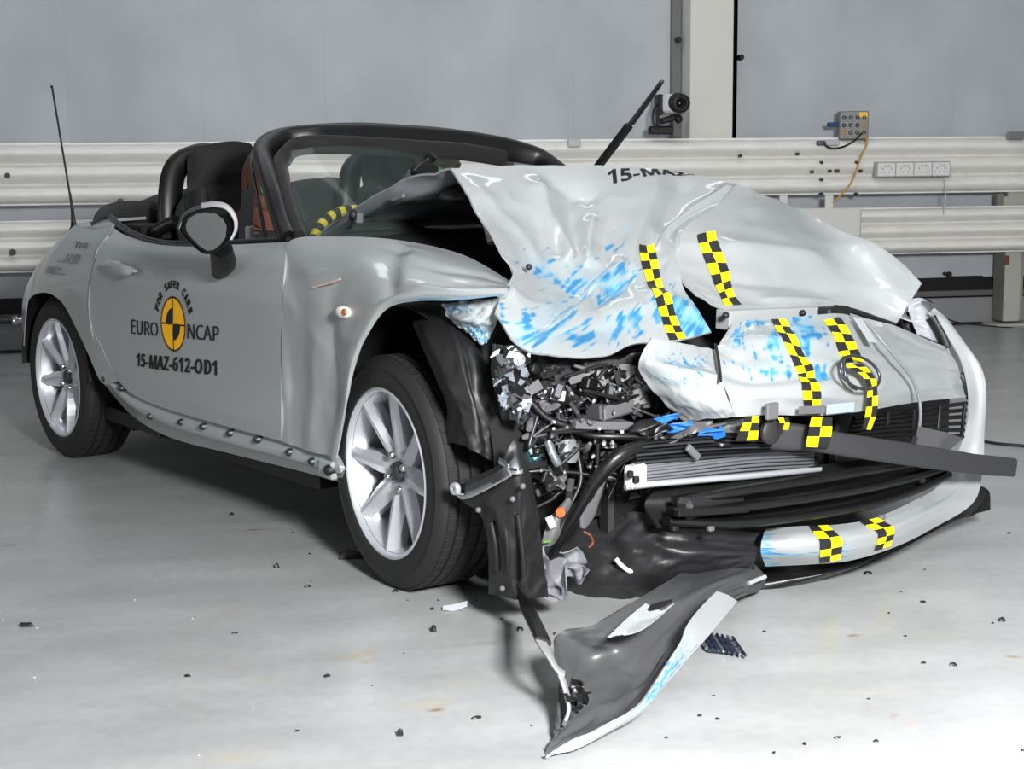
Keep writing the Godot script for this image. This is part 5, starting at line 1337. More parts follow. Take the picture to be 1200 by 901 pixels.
	put("emblem_ring", Shape.new().sweep(oval(Vector3(2.965,0.549,-0.123), Vector3(2.95,0.529,-0.219), Vector3(2.945,0.587,-0.136)), [0.004], [0.004], Vector3(1, 0.2, 0), 8, 2.0, false), dark_metal, nose)
	put("emblem_arm", Shape.new().hose([Vector3(2.95,0.592,-0.078), Vector3(2.97,0.549,-0.062), Vector3(2.97,0.521,-0.083), Vector3(2.97,0.51,-0.106)], 0.005, 8), dark_metal, nose)
	put("dark_cord", Shape.new().hose([Vector3(2.8,0.669,-0.287), Vector3(2.86,0.645,-0.284), Vector3(2.9,0.607,-0.291), Vector3(2.91,0.554,-0.344), Vector3(2.91,0.501,-0.403), Vector3(2.91,0.449,-0.434), Vector3(2.91,0.402,-0.444), Vector3(2.9,0.353,-0.452), Vector3(2.9,0.301,-0.44)], 0.0045, 8), mat("cord_grey", Color(0.45, 0.46, 0.47), 0.5), nose)
	put("grey_smudge_strip", Shape.new().bar(Vector3(2.835,0.667,-0.265), Vector3(2.905,0.611,-0.244), 0.03, 0.003, Vector3(0.8, 0.6, 0)), mat("strip_grey", Color(0.60, 0.61, 0.62), 0.5), nose)
	put("plate_clip", Shape.new().box(Vector3(2.955,0.483,0.185), Vector3(0.012, 0.04, 0.04), Basis.IDENTITY, 0.003), grey_plastic, nose)
	put("plate_remnant", Shape.new().bar(Vector3(2.965,0.477,0.099), Vector3(2.96,0.468,0), 0.004, 0.02, Vector3.UP), grey_plastic, nose)
	put("plate_remnant", Shape.new().bar(Vector3(2.96,0.467,-0.007), Vector3(2.95,0.46,-0.122), 0.003, 0.025, Vector3.UP), mat("plate_blue_grey", Color(0.58, 0.63, 0.72), 0.4), nose)
	put("sensor_cover", Shape.new().lathe([Vector2(0.0, 0.010), Vector2(0.024, 0.009), Vector2(0.032, 0.003), Vector2(0.032, -0.006)], 24, Transform3D(Basis(Vector3.UP, PI / 2), Vector3(2.92,0.424,0.148))), mat("sensor_grey", Color(0.14, 0.14, 0.145), 0.5), nose)

	# left corner of the bumper, down and round into the lip
	var corner := panel("bumper_corner", "corner", P_BUMPER_CORNER, 60, 14, 0.006, paint, car)
	put("lamp_gap", Shape.new().sweep(Shape.rounded([Vector3(2.683,0.621,-0.775), Vector3(2.701,0.587,-0.785), Vector3(2.717,0.558,-0.79), Vector3(2.729,0.534,-0.79)], 4), [0.018], [0.012], Vector3(1, 0, 0), 10), black, corner)
	put("corner_vent", Shape.new().sweep(Shape.rounded([Vector3(2.764,0.46,-0.815), Vector3(2.779,0.441,-0.82), Vector3(2.795,0.413,-0.82), Vector3(2.799,0.389,-0.82)], 4), [0.012, 0.014, 0.017, 0.017, 0.017, 0.017, 0.017, 0.016, 0.016, 0.014, 0.012, 0.010, 0.008], [0.02], Vector3(1, 0, 0), 10), black, corner)
	var lipb := [[0.01, 0.5, 0.03, 0.5, 0.8], [0.10, 0.72, 0.14, 0.05, 0.8], [0.3, 0.6, 0.05, 0.3, 0.45], [0.02, 0.95, 0.06, 0.08, 0.6]]
	var lip := panel("bumper_lip", "lip", P_BUMPER_LIP, 60, 20, 0.008, smeared("lip_paint", lipb, 51, Vector2(1, 0.15), 384), car, HINT, [[Vector2(0.0, 0.45), Vector2(0.95, 0.5), 0.008, 0.10]])
	tape(lip, "lip", [Vector2(0.211,0.042), Vector2(0.229,0.52), Vector2(0.215,0.947)], [Vector2(0.291,0.033), Vector2(0.321,0.483), Vector2(0.296,0.898)], 5)
	tape(lip, "lip", [Vector2(0.435,0.009), Vector2(0.47,0.501), Vector2(0.431,0.877)], [Vector2(0.524,0.065), Vector2(0.539,0.532), Vector2(0.495,0.889)], 5)
	put("splitter", Shape.new().sheet(make_into("split", P_SPLITTER, 40, 10).pos, (grids["split"] as Grid).nrm, 40, 10, 0.006), satin, car)
	# far headlamp in its socket
	var lamp := panel("headlamp", "lamp", P_LAMP_LEFT, 12, 12, 0.004, clear_plastic, car)
	put("headlamp_bowl", Shape.new().ball(Vector3(2.6,0.605,-0.837), Vector3(0.05, 0.055, 0.06), 20), chrome, lamp)
	put("headlamp_case", Shape.new().box(Vector3(2.5,0.59,-0.935), Vector3(0.10, 0.12, 0.12), Basis.IDENTITY, 0.03), black, lamp)
	# the bumper beam: a dark bar that juts out past the corner
	var beam := put("bumper_beam", Shape.new().sweep(Shape.rounded([Vector3(2.86,0.398,0.086), Vector3(2.9,0.386,-0.005), Vector3(2.93,0.363,-0.1), Vector3(2.95,0.335,-0.227), Vector3(2.96,0.295,-0.409), Vector3(2.95,0.246,-0.63), Vector3(2.93,0.206,-0.836)], 4), [0.035, 0.035, 0.035, 0.034, 0.033, 0.032, 0.031, 0.030, 0.030, 0.030, 0.030, 0.030, 0.030, 0.030, 0.030, 0.030, 0.030, 0.029, 0.029, 0.029, 0.028, 0.028, 0.028, 0.027, 0.027], [0.018], Vector3.UP, 16, 4.5), mat("beam_grey", Color(0.22, 0.22, 0.23), 0.42, 0.3), car)
	put("beam_bracket", Shape.new().sheet(bent([Vector3(2.93,0.373,-0.416), Vector3(2.9,0.308,-0.65)], [Vector3(2.94,0.313,-0.388), Vector3(2.93,0.286,-0.534)], 8), bent_n(8), 8, 8, 0.006), mat("bracket_grey", Color(0.34, 0.34, 0.35), 0.4, 0.3), beam)
	put("beam_clip", Shape.new().bar(Vector3(2.97,0.321,-0.327), Vector3(2.96,0.356,-0.36), 0.012, 0.012), black, beam)


func oval(c: Vector3, right: Vector3, top: Vector3) -> Array:
	var out := []
	for k in 33:
		var w := TAU * k / 32
		out.append(c + (right - c) * cos(w) + (top - c) * sin(w))
	return out


func make_into(key: String, P: Array, nu: int, nv: int) -> Grid:
	var g := make_grid(P, nu, nv)
	grids[key] = g
	return g


var _bent_n := []
func bent(a: Array, b: Array, n: int) -> Array:
	var g := make_grid([a, b], n, n, HINT, [[Vector2(0.5, 0), Vector2(0.5, 1), 0.012, 0.25]])
	_bent_n = g.nrm
	return g.pos
func bent_n(_n: int) -> Array:
	return _bent_n


func scrap(called: String, parent: Node, at: Vector3, size: Vector3, m: Material, turn := Vector3.ZERO, crumple := 0.35) -> MeshInstance3D:   # a small torn and folded piece of sheet
	var b := Basis.from_euler(turn)
	var P := []
	for r in 4:
		var line := []
		for q in 4:
			var p := Vector3((q / 3.0 - 0.5) * size.x, (0.5 - r / 3.0) * size.y, 0)
			p += Vector3(rng.randf_range(-1, 1) * size.x * 0.12, rng.randf_range(-1, 1) * size.y * 0.12, rng.randf_range(-1, 1) * (size.z + size.x * crumple * 0.4))
			line.append(at + b * p)
		P.append(line)
	var g := make_grid(P, 10, 10, HINT)
	return put(called, Shape.new().sheet(g.pos, g.nrm, 10, 10, 0.003), m, parent)


func shard(called: String, parent: Node, at: Vector3, size: float, m: Material) -> MeshInstance3D:   # a flat broken splinter of plastic or metal
	var n := rng.randi_range(3, 5)
	var pts := []
	for k in n:
		var w := TAU * (k + rng.randf_range(-0.3, 0.3)) / n
		pts.append(Vector2(cos(w) * rng.randf_range(0.5, 1.0), sin(w) * rng.randf_range(0.25, 0.6)) * size * 0.6)
	var b := Basis(Vector3.UP, 1.05 + rng.randf_range(-0.8, 0.8)) * Basis(Vector3.RIGHT, rng.randf_range(-0.7, 0.5)) * Basis(Vector3.BACK, rng.randf_range(0, PI))
	return put(called, Shape.new().plate(pts, 0.003, Transform3D(b, at)), m, parent)


func build_engine_bay() -> void:
	put("engine_block", Shape.new().box(Vector3(2.02, 0.46, 0.0), Vector3(0.55, 0.50, 0.55), Basis.IDENTITY, 0.04).box(Vector3(2.02, 0.74, 0.0), Vector3(0.48, 0.08, 0.36), Basis.IDENTITY, 0.03), black, car)
	put("subframe", Shape.new().box(Vector3(2.2, 0.24, 0.0), Vector3(0.9, 0.06, 1.0)).box(Vector3(2.5, 0.34, 0.30), Vector3(0.05, 0.5, 0.7)), black, car)
	put("radiator_shroud", Shape.new().box(Vector3(2.62,0.235,-0.036), Vector3(0.05, 0.40, 1.0), Basis(Vector3.UP, 0.08), 0.01), black, car)
	put("inner_wing_cover", Shape.new().sheet(make_into("iw", [[Vector3(2.35,0.718,0.599), Vector3(2.42,0.742,0.557), Vector3(2.4,0.542,0.288), Vector3(2.45,0.521,-0.007)], [Vector3(2.35,0.519,0.575), Vector3(2.3,0.475,0.411), Vector3(2.3,0.427,0.172), Vector3(2.4,0.366,-0.056)], [Vector3(2.35,0.269,0.537), Vector3(2.3,0.212,0.354), Vector3(2.35,0.177,0.215), Vector3(2.45,0.157,0.118)], [Vector3(2.4,-0.025,0.494), Vector3(2.4,-0.047,0.378), Vector3(2.45,-0.037,0.241), Vector3(2.5,-0.051,0.099)]], 16, 16).pos, (grids["iw"] as Grid).nrm, 16, 16, 0.01), black, car)
	# condenser with its fins and white end tank
	var cond := put("condenser", Shape.new().sheet(make_into("cond", [[Vector3(2.8,0.362,0.509), Vector3(2.83,0.365,0.357), Vector3(2.85,0.358,0.142), Vector3(2.83,0.332,-0.128)], [Vector3(2.81,0.348,0.518), Vector3(2.84,0.347,0.366), Vector3(2.86,0.341,0.152), Vector3(2.84,0.31,-0.117)], [Vector3(2.8,0.32,0.504), Vector3(2.83,0.317,0.357), Vector3(2.85,0.305,0.141), Vector3(2.83,0.277,-0.13)]], 30, 6).pos, (grids["cond"] as Grid).nrm, 30, 6, 0.015), mat("condenser_core", Color(0.20, 0.20, 0.21), 0.5, 0.4), car)
	for k in 7:
		var f := (k + 0.5) / 7.0
		var line := []
		for q in 9:
			line.append((grids["cond"] as Grid).at(0.03 + 0.94 * q / 8.0, f, 0.004))
		put("cooling_tube", Shape.new().sweep(line, [0.0038], [0.003], Vector3.UP, 8), steel, cond)
	put("condenser_rim", Shape.new().hose([Vector3(2.82,0.323,0.535), Vector3(2.84,0.323,0.45), Vector3(2.86,0.316,0.3), Vector3(2.87,0.303,0.101), Vector3(2.85,0.285,-0.113)], 0.008, 10), alloy, cond)
	put("end_tank", Shape.new().box(Vector3(2.82,0.346,0.503), Vector3(0.03, 0.055, 0.06), Basis(Vector3.UP, 0.2), 0.006), pale_plastic, cond)
	for p in [Vector3(2.845,0.359,0.541), Vector3(2.845,0.344,0.523)]:
		put("tank_slot", Shape.new().box(p, Vector3(0.012, 0.016, 0.014), Basis.IDENTITY, 0.002), black, cond)
	# a broken stack of grille blades above the condenser
	for k in 6:
		var y := 512.0 + 5.0 * k
		var a: Vector3 = blade_point(k, 0)
		var b: Vector3 = blade_point(k, 1)
		var c: Vector3 = blade_point(k, 2)
		put("grille_blade", Shape.new().sweep(Shape.rounded([a, b, c], 6), [0.004], [0.012], Vector3.UP, 8, 3.0), dark_metal if k % 2 else satin, car)
	for p in [Vector3(2.84,0.452,0.376), Vector3(2.85,0.428,0.283), Vector3(2.82,0.469,0.405)]:
		scrap("blue_smeared_scrap", car, p, Vector3(0.06, 0.02, 0.006), blue_mat, Vector3(0.2, 1.2, 0.1))
	for p in [Vector3(2.83,0.448,0.315), Vector3(2.85,0.437,0.233), Vector3(2.82,0.437,0.376), Vector3(2.8,0.42,0.413), Vector3(2.8,0.454,0.441), Vector3(2.84,0.408,0.281), Vector3(2.86,0.439,0.184)]:
		scrap("grille_shard", car, p, Vector3(0.10, 0.03, 0.01), grey_plastic if rng.randf() < 0.4 else satin, Vector3(rng.randf_range(-0.3, 0.3), 1.2 + rng.randf_range(-0.3, 0.3), rng.randf_range(-0.3, 0.3)))
	put("grey_strut", Shape.new().bar(Vector3(2.87,0.408,0.382), Vector3(2.87,0.376,0.345), 0.010, 0.018, Vector3(0, 0, 1)), grey_plastic, car)
	# mesh behind the nose on the far side
	for k in 6:
		var f := k / 5.0
		put("grille_blade", Shape.new().hose([lerp(Vector3(2.8,0.391,-0.304), Vector3(2.82,0.343,-0.247), f), lerp(Vector3(2.79,0.384,-0.533), Vector3(2.82,0.325,-0.498), f), lerp(Vector3(2.828,0.386,-0.76), Vector3(2.82,0.288,-0.76), f)], 0.006, 8), satin, car)
	for k in 5:
		var f := k / 4.0
		put("grille_upright", Shape.new().bar(lerp(Vector3(2.79,0.39,-0.351), Vector3(2.829,0.39,-0.75), f), lerp(Vector3(2.81,0.331,-0.315), Vector3(2.822,0.285,-0.75), f), 0.008, 0.01), satin, car)
	put("grille_backing", Shape.new().box(Vector3(2.65,0.299,-0.657), Vector3(0.03, 0.26, 0.70), Basis(Vector3.UP, 0.2), 0.01), black, car)
	# lower intake: three curved black blades
	var rows := [
		[Vector3(2.86,0.278,0.413), Vector3(2.9,0.286,0.282), Vector3(2.93,0.288,0.073), Vector3(2.92,0.278,-0.198), Vector3(2.88,0.26,-0.424), Vector3(2.86,0.245,-0.6)],
		[Vector3(2.87,0.258,0.436), Vector3(2.91,0.252,0.291), Vector3(2.94,0.248,0.083), Vector3(2.93,0.236,-0.188), Vector3(2.89,0.225,-0.431), Vector3(2.864,0.225,-0.61)],
		[Vector3(2.87,0.239,0.45), Vector3(2.91,0.216,0.291), Vector3(2.94,0.204,0.082), Vector3(2.93,0.19,-0.207), Vector3(2.89,0.188,-0.444), Vector3(2.869,0.205,-0.62)],
	]
	for r in rows:
		put("intake_blade", Shape.new().sweep(Shape.rounded(r, 6), [0.011], [0.020], Vector3.UP, 12, 3.0), satin, car)
	put("intake_floor", Shape.new().sheet(make_into("ifl", [rows[0].map(func(p): return p + Vector3(-0.07, 0.012, 0)), rows[1].map(func(p): return p + Vector3(-0.09, 0.0, 0)), rows[2].map(func(p): return p + Vector3(-0.03, -0.02, 0))], 30, 8).pos, (grids["ifl"] as Grid).nrm, 30, 8, 0.006), black, car)
	var duct := put("air_duct", Shape.new().box(Vector3(2.88,0.262,0.313), Vector3(0.05, 0.05, 0.22), Basis(Vector3.UP, 0.12) * Basis(Vector3.RIGHT, -0.04), 0.012), mat("duct_grey", Color(0.13, 0.13, 0.135), 0.4), car)
	put("duct_lip", Shape.new().bar(Vector3(2.92,0.269,0.464), Vector3(2.93,0.248,0.239), 0.02, 0.018), satin, duct)
	for p in [Vector3(2.9,0.225,0.45), Vector3(2.92,0.213,0.352), Vector3(2.93,0.207,0.223), Vector3(2.96,0.16,-0.233), Vector3(2.93,0.224,-0.434), Vector3(2.846,0.209,-0.62)]:
		put("clip", Shape.new().box(p, Vector3(0.014, 0.012, 0.018), Basis.IDENTITY, 0.003), grey_plastic if rng.randf() < 0.6 else black, car)
	# inner face of the bumper skin, dark and curled
	panel("undertray", "tray", P_UNDERTRAY, 40, 24, 0.006, mat("skin_back", Color(0.12, 0.12, 0.125), 0.45), car, HINT, [[Vector2(0.3, 0.2), Vector2(0.9, 0.5), 0.02, 0.10]], [0.015, 2.2, 40])
	put("undertray_edge", Shape.new().hose([Vector3(2.45,-0.045,0.499), Vector3(2.58,-0.025,0.47), Vector3(2.66,-0.031,0.411), Vector3(2.72,-0.022,0.336), Vector3(2.76,-0.005,0.286)], 0.006, 8), satin, car)
	put("white_tear_edge", Shape.new().hose([Vector3(2.73,0.123,0.485), Vector3(2.74,0.108,0.477), Vector3(2.75,0.093,0.461), Vector3(2.76,0.088,0.445)], 0.006, 8), pale_plastic, car)

	# crushed near headlamp: shards of bright reflector and clear lens
	var lamp := put("crushed_headlamp", Shape.new().sheet(make_into("hl", [[Vector3(2.7,0.674,0.831), Vector3(2.72,0.672,0.812), Vector3(2.72,0.655,0.774)], [Vector3(2.68,0.6,0.819), Vector3(2.72,0.604,0.808), Vector3(2.72,0.582,0.782)], [Vector3(2.66,0.536,0.788), Vector3(2.7,0.539,0.774), Vector3(2.7,0.532,0.744)], [Vector3(2.66,0.49,0.774), Vector3(2.68,0.49,0.754), Vector3(2.68,0.487,0.727)]], 16, 20, ).pos, (grids["hl"] as Grid).nrm, 16, 20, 0.004), mat("lamp_shell", Color(0.16, 0.165, 0.18), 0.22, 0.4), car)
	var lens_grey := mat("lens_grey", Color(0.50, 0.53, 0.57), 0.16, 0.3)
	for k in 64:
		var f := rng.randf()
		var e := rng.randf()
		var p: Vector3 = lerp(lerp(Vector3(2.74,0.68,0.863), Vector3(2.76,0.658,0.761), e), lerp(Vector3(2.72,0.5,0.824), Vector3(2.72,0.491,0.75), e), f)
		shard("reflector_shard" if k % 3 else "lens_shard", lamp, p, rng.randf_range(0.014, 0.05), [chrome, lens_grey, dark_metal, satin, lens_grey, dark_metal, satin][k % 7])
	for q in [[Vector3(2.775,0.659,0.828), 0.036], [Vector3(2.77,0.64,0.803), 0.024], [Vector3(2.765,0.664,0.87), 0.030]]:
		shard("reflector_shard", lamp, q[0], q[1], pale_plastic)
	put("lamp_bulb_holder", Shape.new().lathe([Vector2(0.0, 0.03), Vector2(0.014, 0.028), Vector2(0.018, 0.0), Vector2(0.030, -0.004), Vector2(0.030, -0.03)], 18, Transform3D(Basis(Vector3.UP, 1.2), Vector3(2.74,0.643,0.794))), steel, lamp)

	# battery tray side: dark boxes, a bright bracket, grey covers
	var dull := mat("moulded_grey", Color(0.22, 0.22, 0.225), 0.42)
	put("fuse_box", Shape.new().box(Vector3(2.6,0.561,0.561), Vector3(0.10, 0.11, 0.18), Basis.from_euler(Vector3(0.05, 0.3, -0.1)), 0.012), dull, car)
	put("air_box", Shape.new().box(Vector3(2.58,0.504,0.577), Vector3(0.12, 0.08, 0.22), Basis.from_euler(Vector3(0.1, 0.2, 0.15)), 0.02), satin, car)
	put("resonator", Shape.new().sweep(Shape.rounded([Vector3(2.62,0.506,0.631), Vector3(2.63,0.514,0.578), Vector3(2.63,0.501,0.511), Vector3(2.62,0.473,0.447)], 5), [0.030, 0.036, 0.034, 0.036, 0.034, 0.036, 0.034, 0.036, 0.034, 0.036, 0.034, 0.036, 0.034, 0.036, 0.034, 0.03], [0.034], Vector3.UP, 18), satin, car)
	put("bright_cover", Shape.new().box(Vector3(2.66,0.573,0.465), Vector3(0.012, 0.04, 0.085), Basis.from_euler(Vector3(-0.5, 0.1, 0.2)), 0.004), mat("cover_pale", Color(0.55, 0.55, 0.56), 0.4), car)
	put("cover_frame", Shape.new().bar(Vector3(2.67,0.598,0.539), Vector3(2.67,0.539,0.534), 0.02, 0.02).bar(Vector3(2.67,0.598,0.539), Vector3(2.66,0.59,0.421), 0.02, 0.02), dull, car)
	scrap("torn_foil", car, Vector3(2.66,0.535,0.479), Vector3(0.06, 0.05, 0.01), grey_plastic, Vector3(0.1, 1.2, 0.2))
	scrap("torn_foil", car, Vector3(2.7,0.531,0.392), Vector3(0.10, 0.08, 0.012), mat("foil_grey", Color(0.42, 0.42, 0.41), 0.5), Vector3(0.1, 1.1, -0.3))
	scrap("torn_lining", car, Vector3(2.64,0.558,0.367), Vector3(0.12, 0.08, 0.012), dull, Vector3(0.2, 1.1, 0.2))
	put("control_unit", Shape.new().box(Vector3(2.7,0.486,0.47), Vector3(0.05, 0.035, 0.13), Basis.from_euler(Vector3(0.05, 0.2, 0.05)), 0.006), grey_plastic, car)
	put("control_unit_cap", Shape.new().box(Vector3(2.71,0.488,0.533), Vector3(0.05, 0.04, 0.02), Basis.from_euler(Vector3(0.05, 0.2, 0.05)), 0.005), dull, car)
	put("wiring_tray", Shape.new().bar(Vector3(2.7,0.467,0.601), Vector3(2.72,0.447,0.438), 0.05, 0.02, Vector3(0, 1, 0.3)), grey_plastic, car)
	put("silver_bracket", Shape.new().hose([Vector3(2.68,0.43,0.656), Vector3(2.69,0.402,0.651), Vector3(2.7,0.381,0.646), Vector3(2.7,0.355,0.626)], 0.011, 8), mat("bracket_alloy", Color(0.46, 0.50, 0.52), 0.3, 0.5), car)
	put("washer_pump", Shape.new().sweep(Shape.rounded([Vector3(2.68,0.419,0.596), Vector3(2.69,0.396,0.599), Vector3(2.69,0.373,0.601)], 4), [0.022, 0.024, 0.027, 0.029, 0.030, 0.030, 0.028, 0.024, 0.018], [0.02], Vector3(0, 0, 1), 16), mat("pump_white", Color(0.42, 0.43, 0.44), 0.35), car)
	put("teal_connector", Shape.new().box(Vector3(2.66,0.398,0.686), Vector3(0.03, 0.04, 0.035), Basis.from_euler(Vector3(0.2, 0.4, 0.5)), 0.006), mat("teal", Color(0.14, 0.30, 0.32), 0.35), car)
	for q0 in [[Vector3(2.68,0.446,0.717), 0.014], [Vector3(2.7,0.403,0.549), 0.013], [Vector3(2.72,0.412,0.515), 0.010], [Vector3(2.7,0.359,0.543), 0.008], [Vector3(2.72,0.343,0.514), 0.010], [Vector3(2.7,0.475,0.599), 0.010], [Vector3(2.68,0.479,0.622), 0.008], [Vector3(2.66,0.596,0.623), 0.010], [Vector3(2.66,0.594,0.602), 0.009], [Vector3(2.66,0.54,0.573), 0.008], [Vector3(2.7,0.455,0.62), 0.010], [Vector3(2.74,0.44,0.478), 0.012], [Vector3(2.68,0.471,0.707), 0.018]]:
		var q := [q0[0], q0[1] * 0.66]
		put("pipe_fitting", Shape.new().lathe([Vector2(0.0, 0.02), Vector2(q[1] * 0.55, 0.02), Vector2(q[1] * 0.8, 0.012), Vector2(q[1], 0.0), Vector2(q[1], -0.02), Vector2(q[1] * 0.6, -0.03)], 12, Transform3D(Basis.from_euler(Vector3(rng.randf_range(-0.6, 0.3), 1.0 + rng.randf_range(-0.5, 0.5), 0)), q[0])), [steel, grey_plastic, alloy, dark_metal][rng.randi() % 4], car)
	# hoses and looms
	var hoses := [
		[Vector3(2.8,0.397,0.482), Vector3(2.79,0.381,0.527), Vector3(2.76,0.33,0.568), Vector3(2.72,0.257,0.608), Vector3(2.66,0.194,0.617), Vector3(2.6,0.132,0.636)],
		[Vector3(2.8,0.41,0.413), Vector3(2.8,0.408,0.482), Vector3(2.79,0.384,0.546), Vector3(2.75,0.31,0.586), Vector3(2.72,0.233,0.587)],
		[Vector3(2.66,0.526,0.693), Vector3(2.68,0.484,0.658), Vector3(2.7,0.46,0.609), Vector3(2.71,0.434,0.552), Vector3(2.74,0.428,0.497), Vector3(2.8,0.43,0.441)],
		[Vector3(2.66,0.467,0.719), Vector3(2.67,0.439,0.676), Vector3(2.69,0.45,0.64), Vector3(2.71,0.458,0.578), Vector3(2.72,0.457,0.52)],
		[Vector3(2.64,0.352,0.717), Vector3(2.67,0.354,0.651), Vector3(2.7,0.341,0.57), Vector3(2.72,0.329,0.533)],
		[Vector3(2.66,0.272,0.643), Vector3(2.68,0.301,0.607), Vector3(2.72,0.312,0.56), Vector3(2.75,0.333,0.527)],
		[Vector3(2.592,0.705,0.74), Vector3(2.558,0.661,0.74), Vector3(2.55,0.599,0.74), Vector3(2.572,0.52,0.74), Vector3(2.594,0.417,0.72), Vector3(2.6,0.332,0.7)],
		[Vector3(2.66,0.495,0.603), Vector3(2.68,0.412,0.574), Vector3(2.7,0.331,0.57), Vector3(2.7,0.272,0.597)],
		[Vector3(2.73,0.415,0.542), Vector3(2.73,0.363,0.542), Vector3(2.74,0.312,0.537), Vector3(2.74,0.272,0.551)],
	]
	for k in hoses.size():
		put("hose", Shape.new().hose(hoses[k], [0.012, 0.017, 0.009, 0.007, 0.006, 0.005, 0.012, 0.008, 0.006][k], 12), satin if k % 3 else rubber, car)
	put("orange_wire", Shape.new().hose([Vector3(2.7,0.197,0.562), Vector3(2.71,0.187,0.549), Vector3(2.71,0.168,0.541), Vector3(2.71,0.158,0.555)], 0.003, 6), mat("wire_brown", Color(0.45, 0.22, 0.10), 0.5), car)
	# small dark clutter: tabs, brackets, leads and splinters that fill the gap
	var dim := mat("dim_metal", Color(0.24, 0.24, 0.25), 0.35, 0.5)
	for k in 190:
		var px := rng.randf()
		var py := rng.randf()
		var a: Vector3 = lerp(lerp(Vector3(2.62,0.615,0.702), Vector3(2.66,0.546,0.27), px), lerp(Vector3(2.62,0.303,0.69), Vector3(2.7,0.246,0.419), px), py) + Vector3(rng.randf_range(-0.02, 0.07), 0, 0)
		var m: Material = [satin, black, dull, dim, satin, black, dark_metal, satin, grey_plastic, black, dim][k % 11]
		var turn := Vector3(rng.randf_range(-0.7, 0.7), rng.randf_range(-0.7, 0.7), rng.randf_range(-0.7, 0.7))
		match k % 4:
			0: shard("torn_tab", car, a + Vector3(0.03, 0, 0), rng.randf_range(0.02, 0.07), m)
			1: put("bracket", Shape.new().box(a, Vector3(rng.randf_range(0.01, 0.03), rng.randf_range(0.012, 0.045), rng.randf_range(0.012, 0.05)), Basis.from_euler(turn), 0.003), m, car)
			2: scrap("torn_tab", car, a, Vector3(rng.randf_range(0.02, 0.07), rng.randf_range(0.015, 0.045), 0.005), m, turn + Vector3(0, 1.0, 0), 0.5)
			3: put("lead", Shape.new().hose([a, a + Vector3(0.02, rng.randf_range(-0.05, 0.05), rng.randf_range(-0.06, 0.06)), a + Vector3(0.01, rng.randf_range(-0.09, 0.04), rng.randf_range(-0.10, 0.10))], rng.randf_range(0.002, 0.006), 7, 4), m, car)
	for k in 22:   # bolt heads and clips that glint
		var a: Vector3 = lerp(lerp(Vector3(2.72,0.62,0.774), Vector3(2.74,0.569,0.415), rng.randf()), lerp(Vector3(2.72,0.36,0.754), Vector3(2.76,0.331,0.501), rng.randf()), rng.randf())
		put("bolt", Shape.new().lathe([Vector2(0.0, 0.004), Vector2(0.003, 0.004), Vector2(0.0042, 0.002), Vector2(0.0042, -0.008)], 6, Transform3D(Basis.from_euler(Vector3(rng.randf_range(-0.6, 0.3), 1.0 + rng.randf_range(-0.5, 0.5), 0)), a)), steel if k % 2 else alloy, car)


func blade_point(k: int, at: int) -> Vector3:
	var f := k / 5.0
	if at == 0: return lerp(Vector3(2.8,0.419,0.49), Vector3(2.81,0.376,0.499), f)
	if at == 1: return lerp(Vector3(2.85,0.412,0.233), Vector3(2.86,0.368,0.242), f)
	return lerp(Vector3(2.86,0.361,-0.093), Vector3(2.86,0.338,-0.094), f)


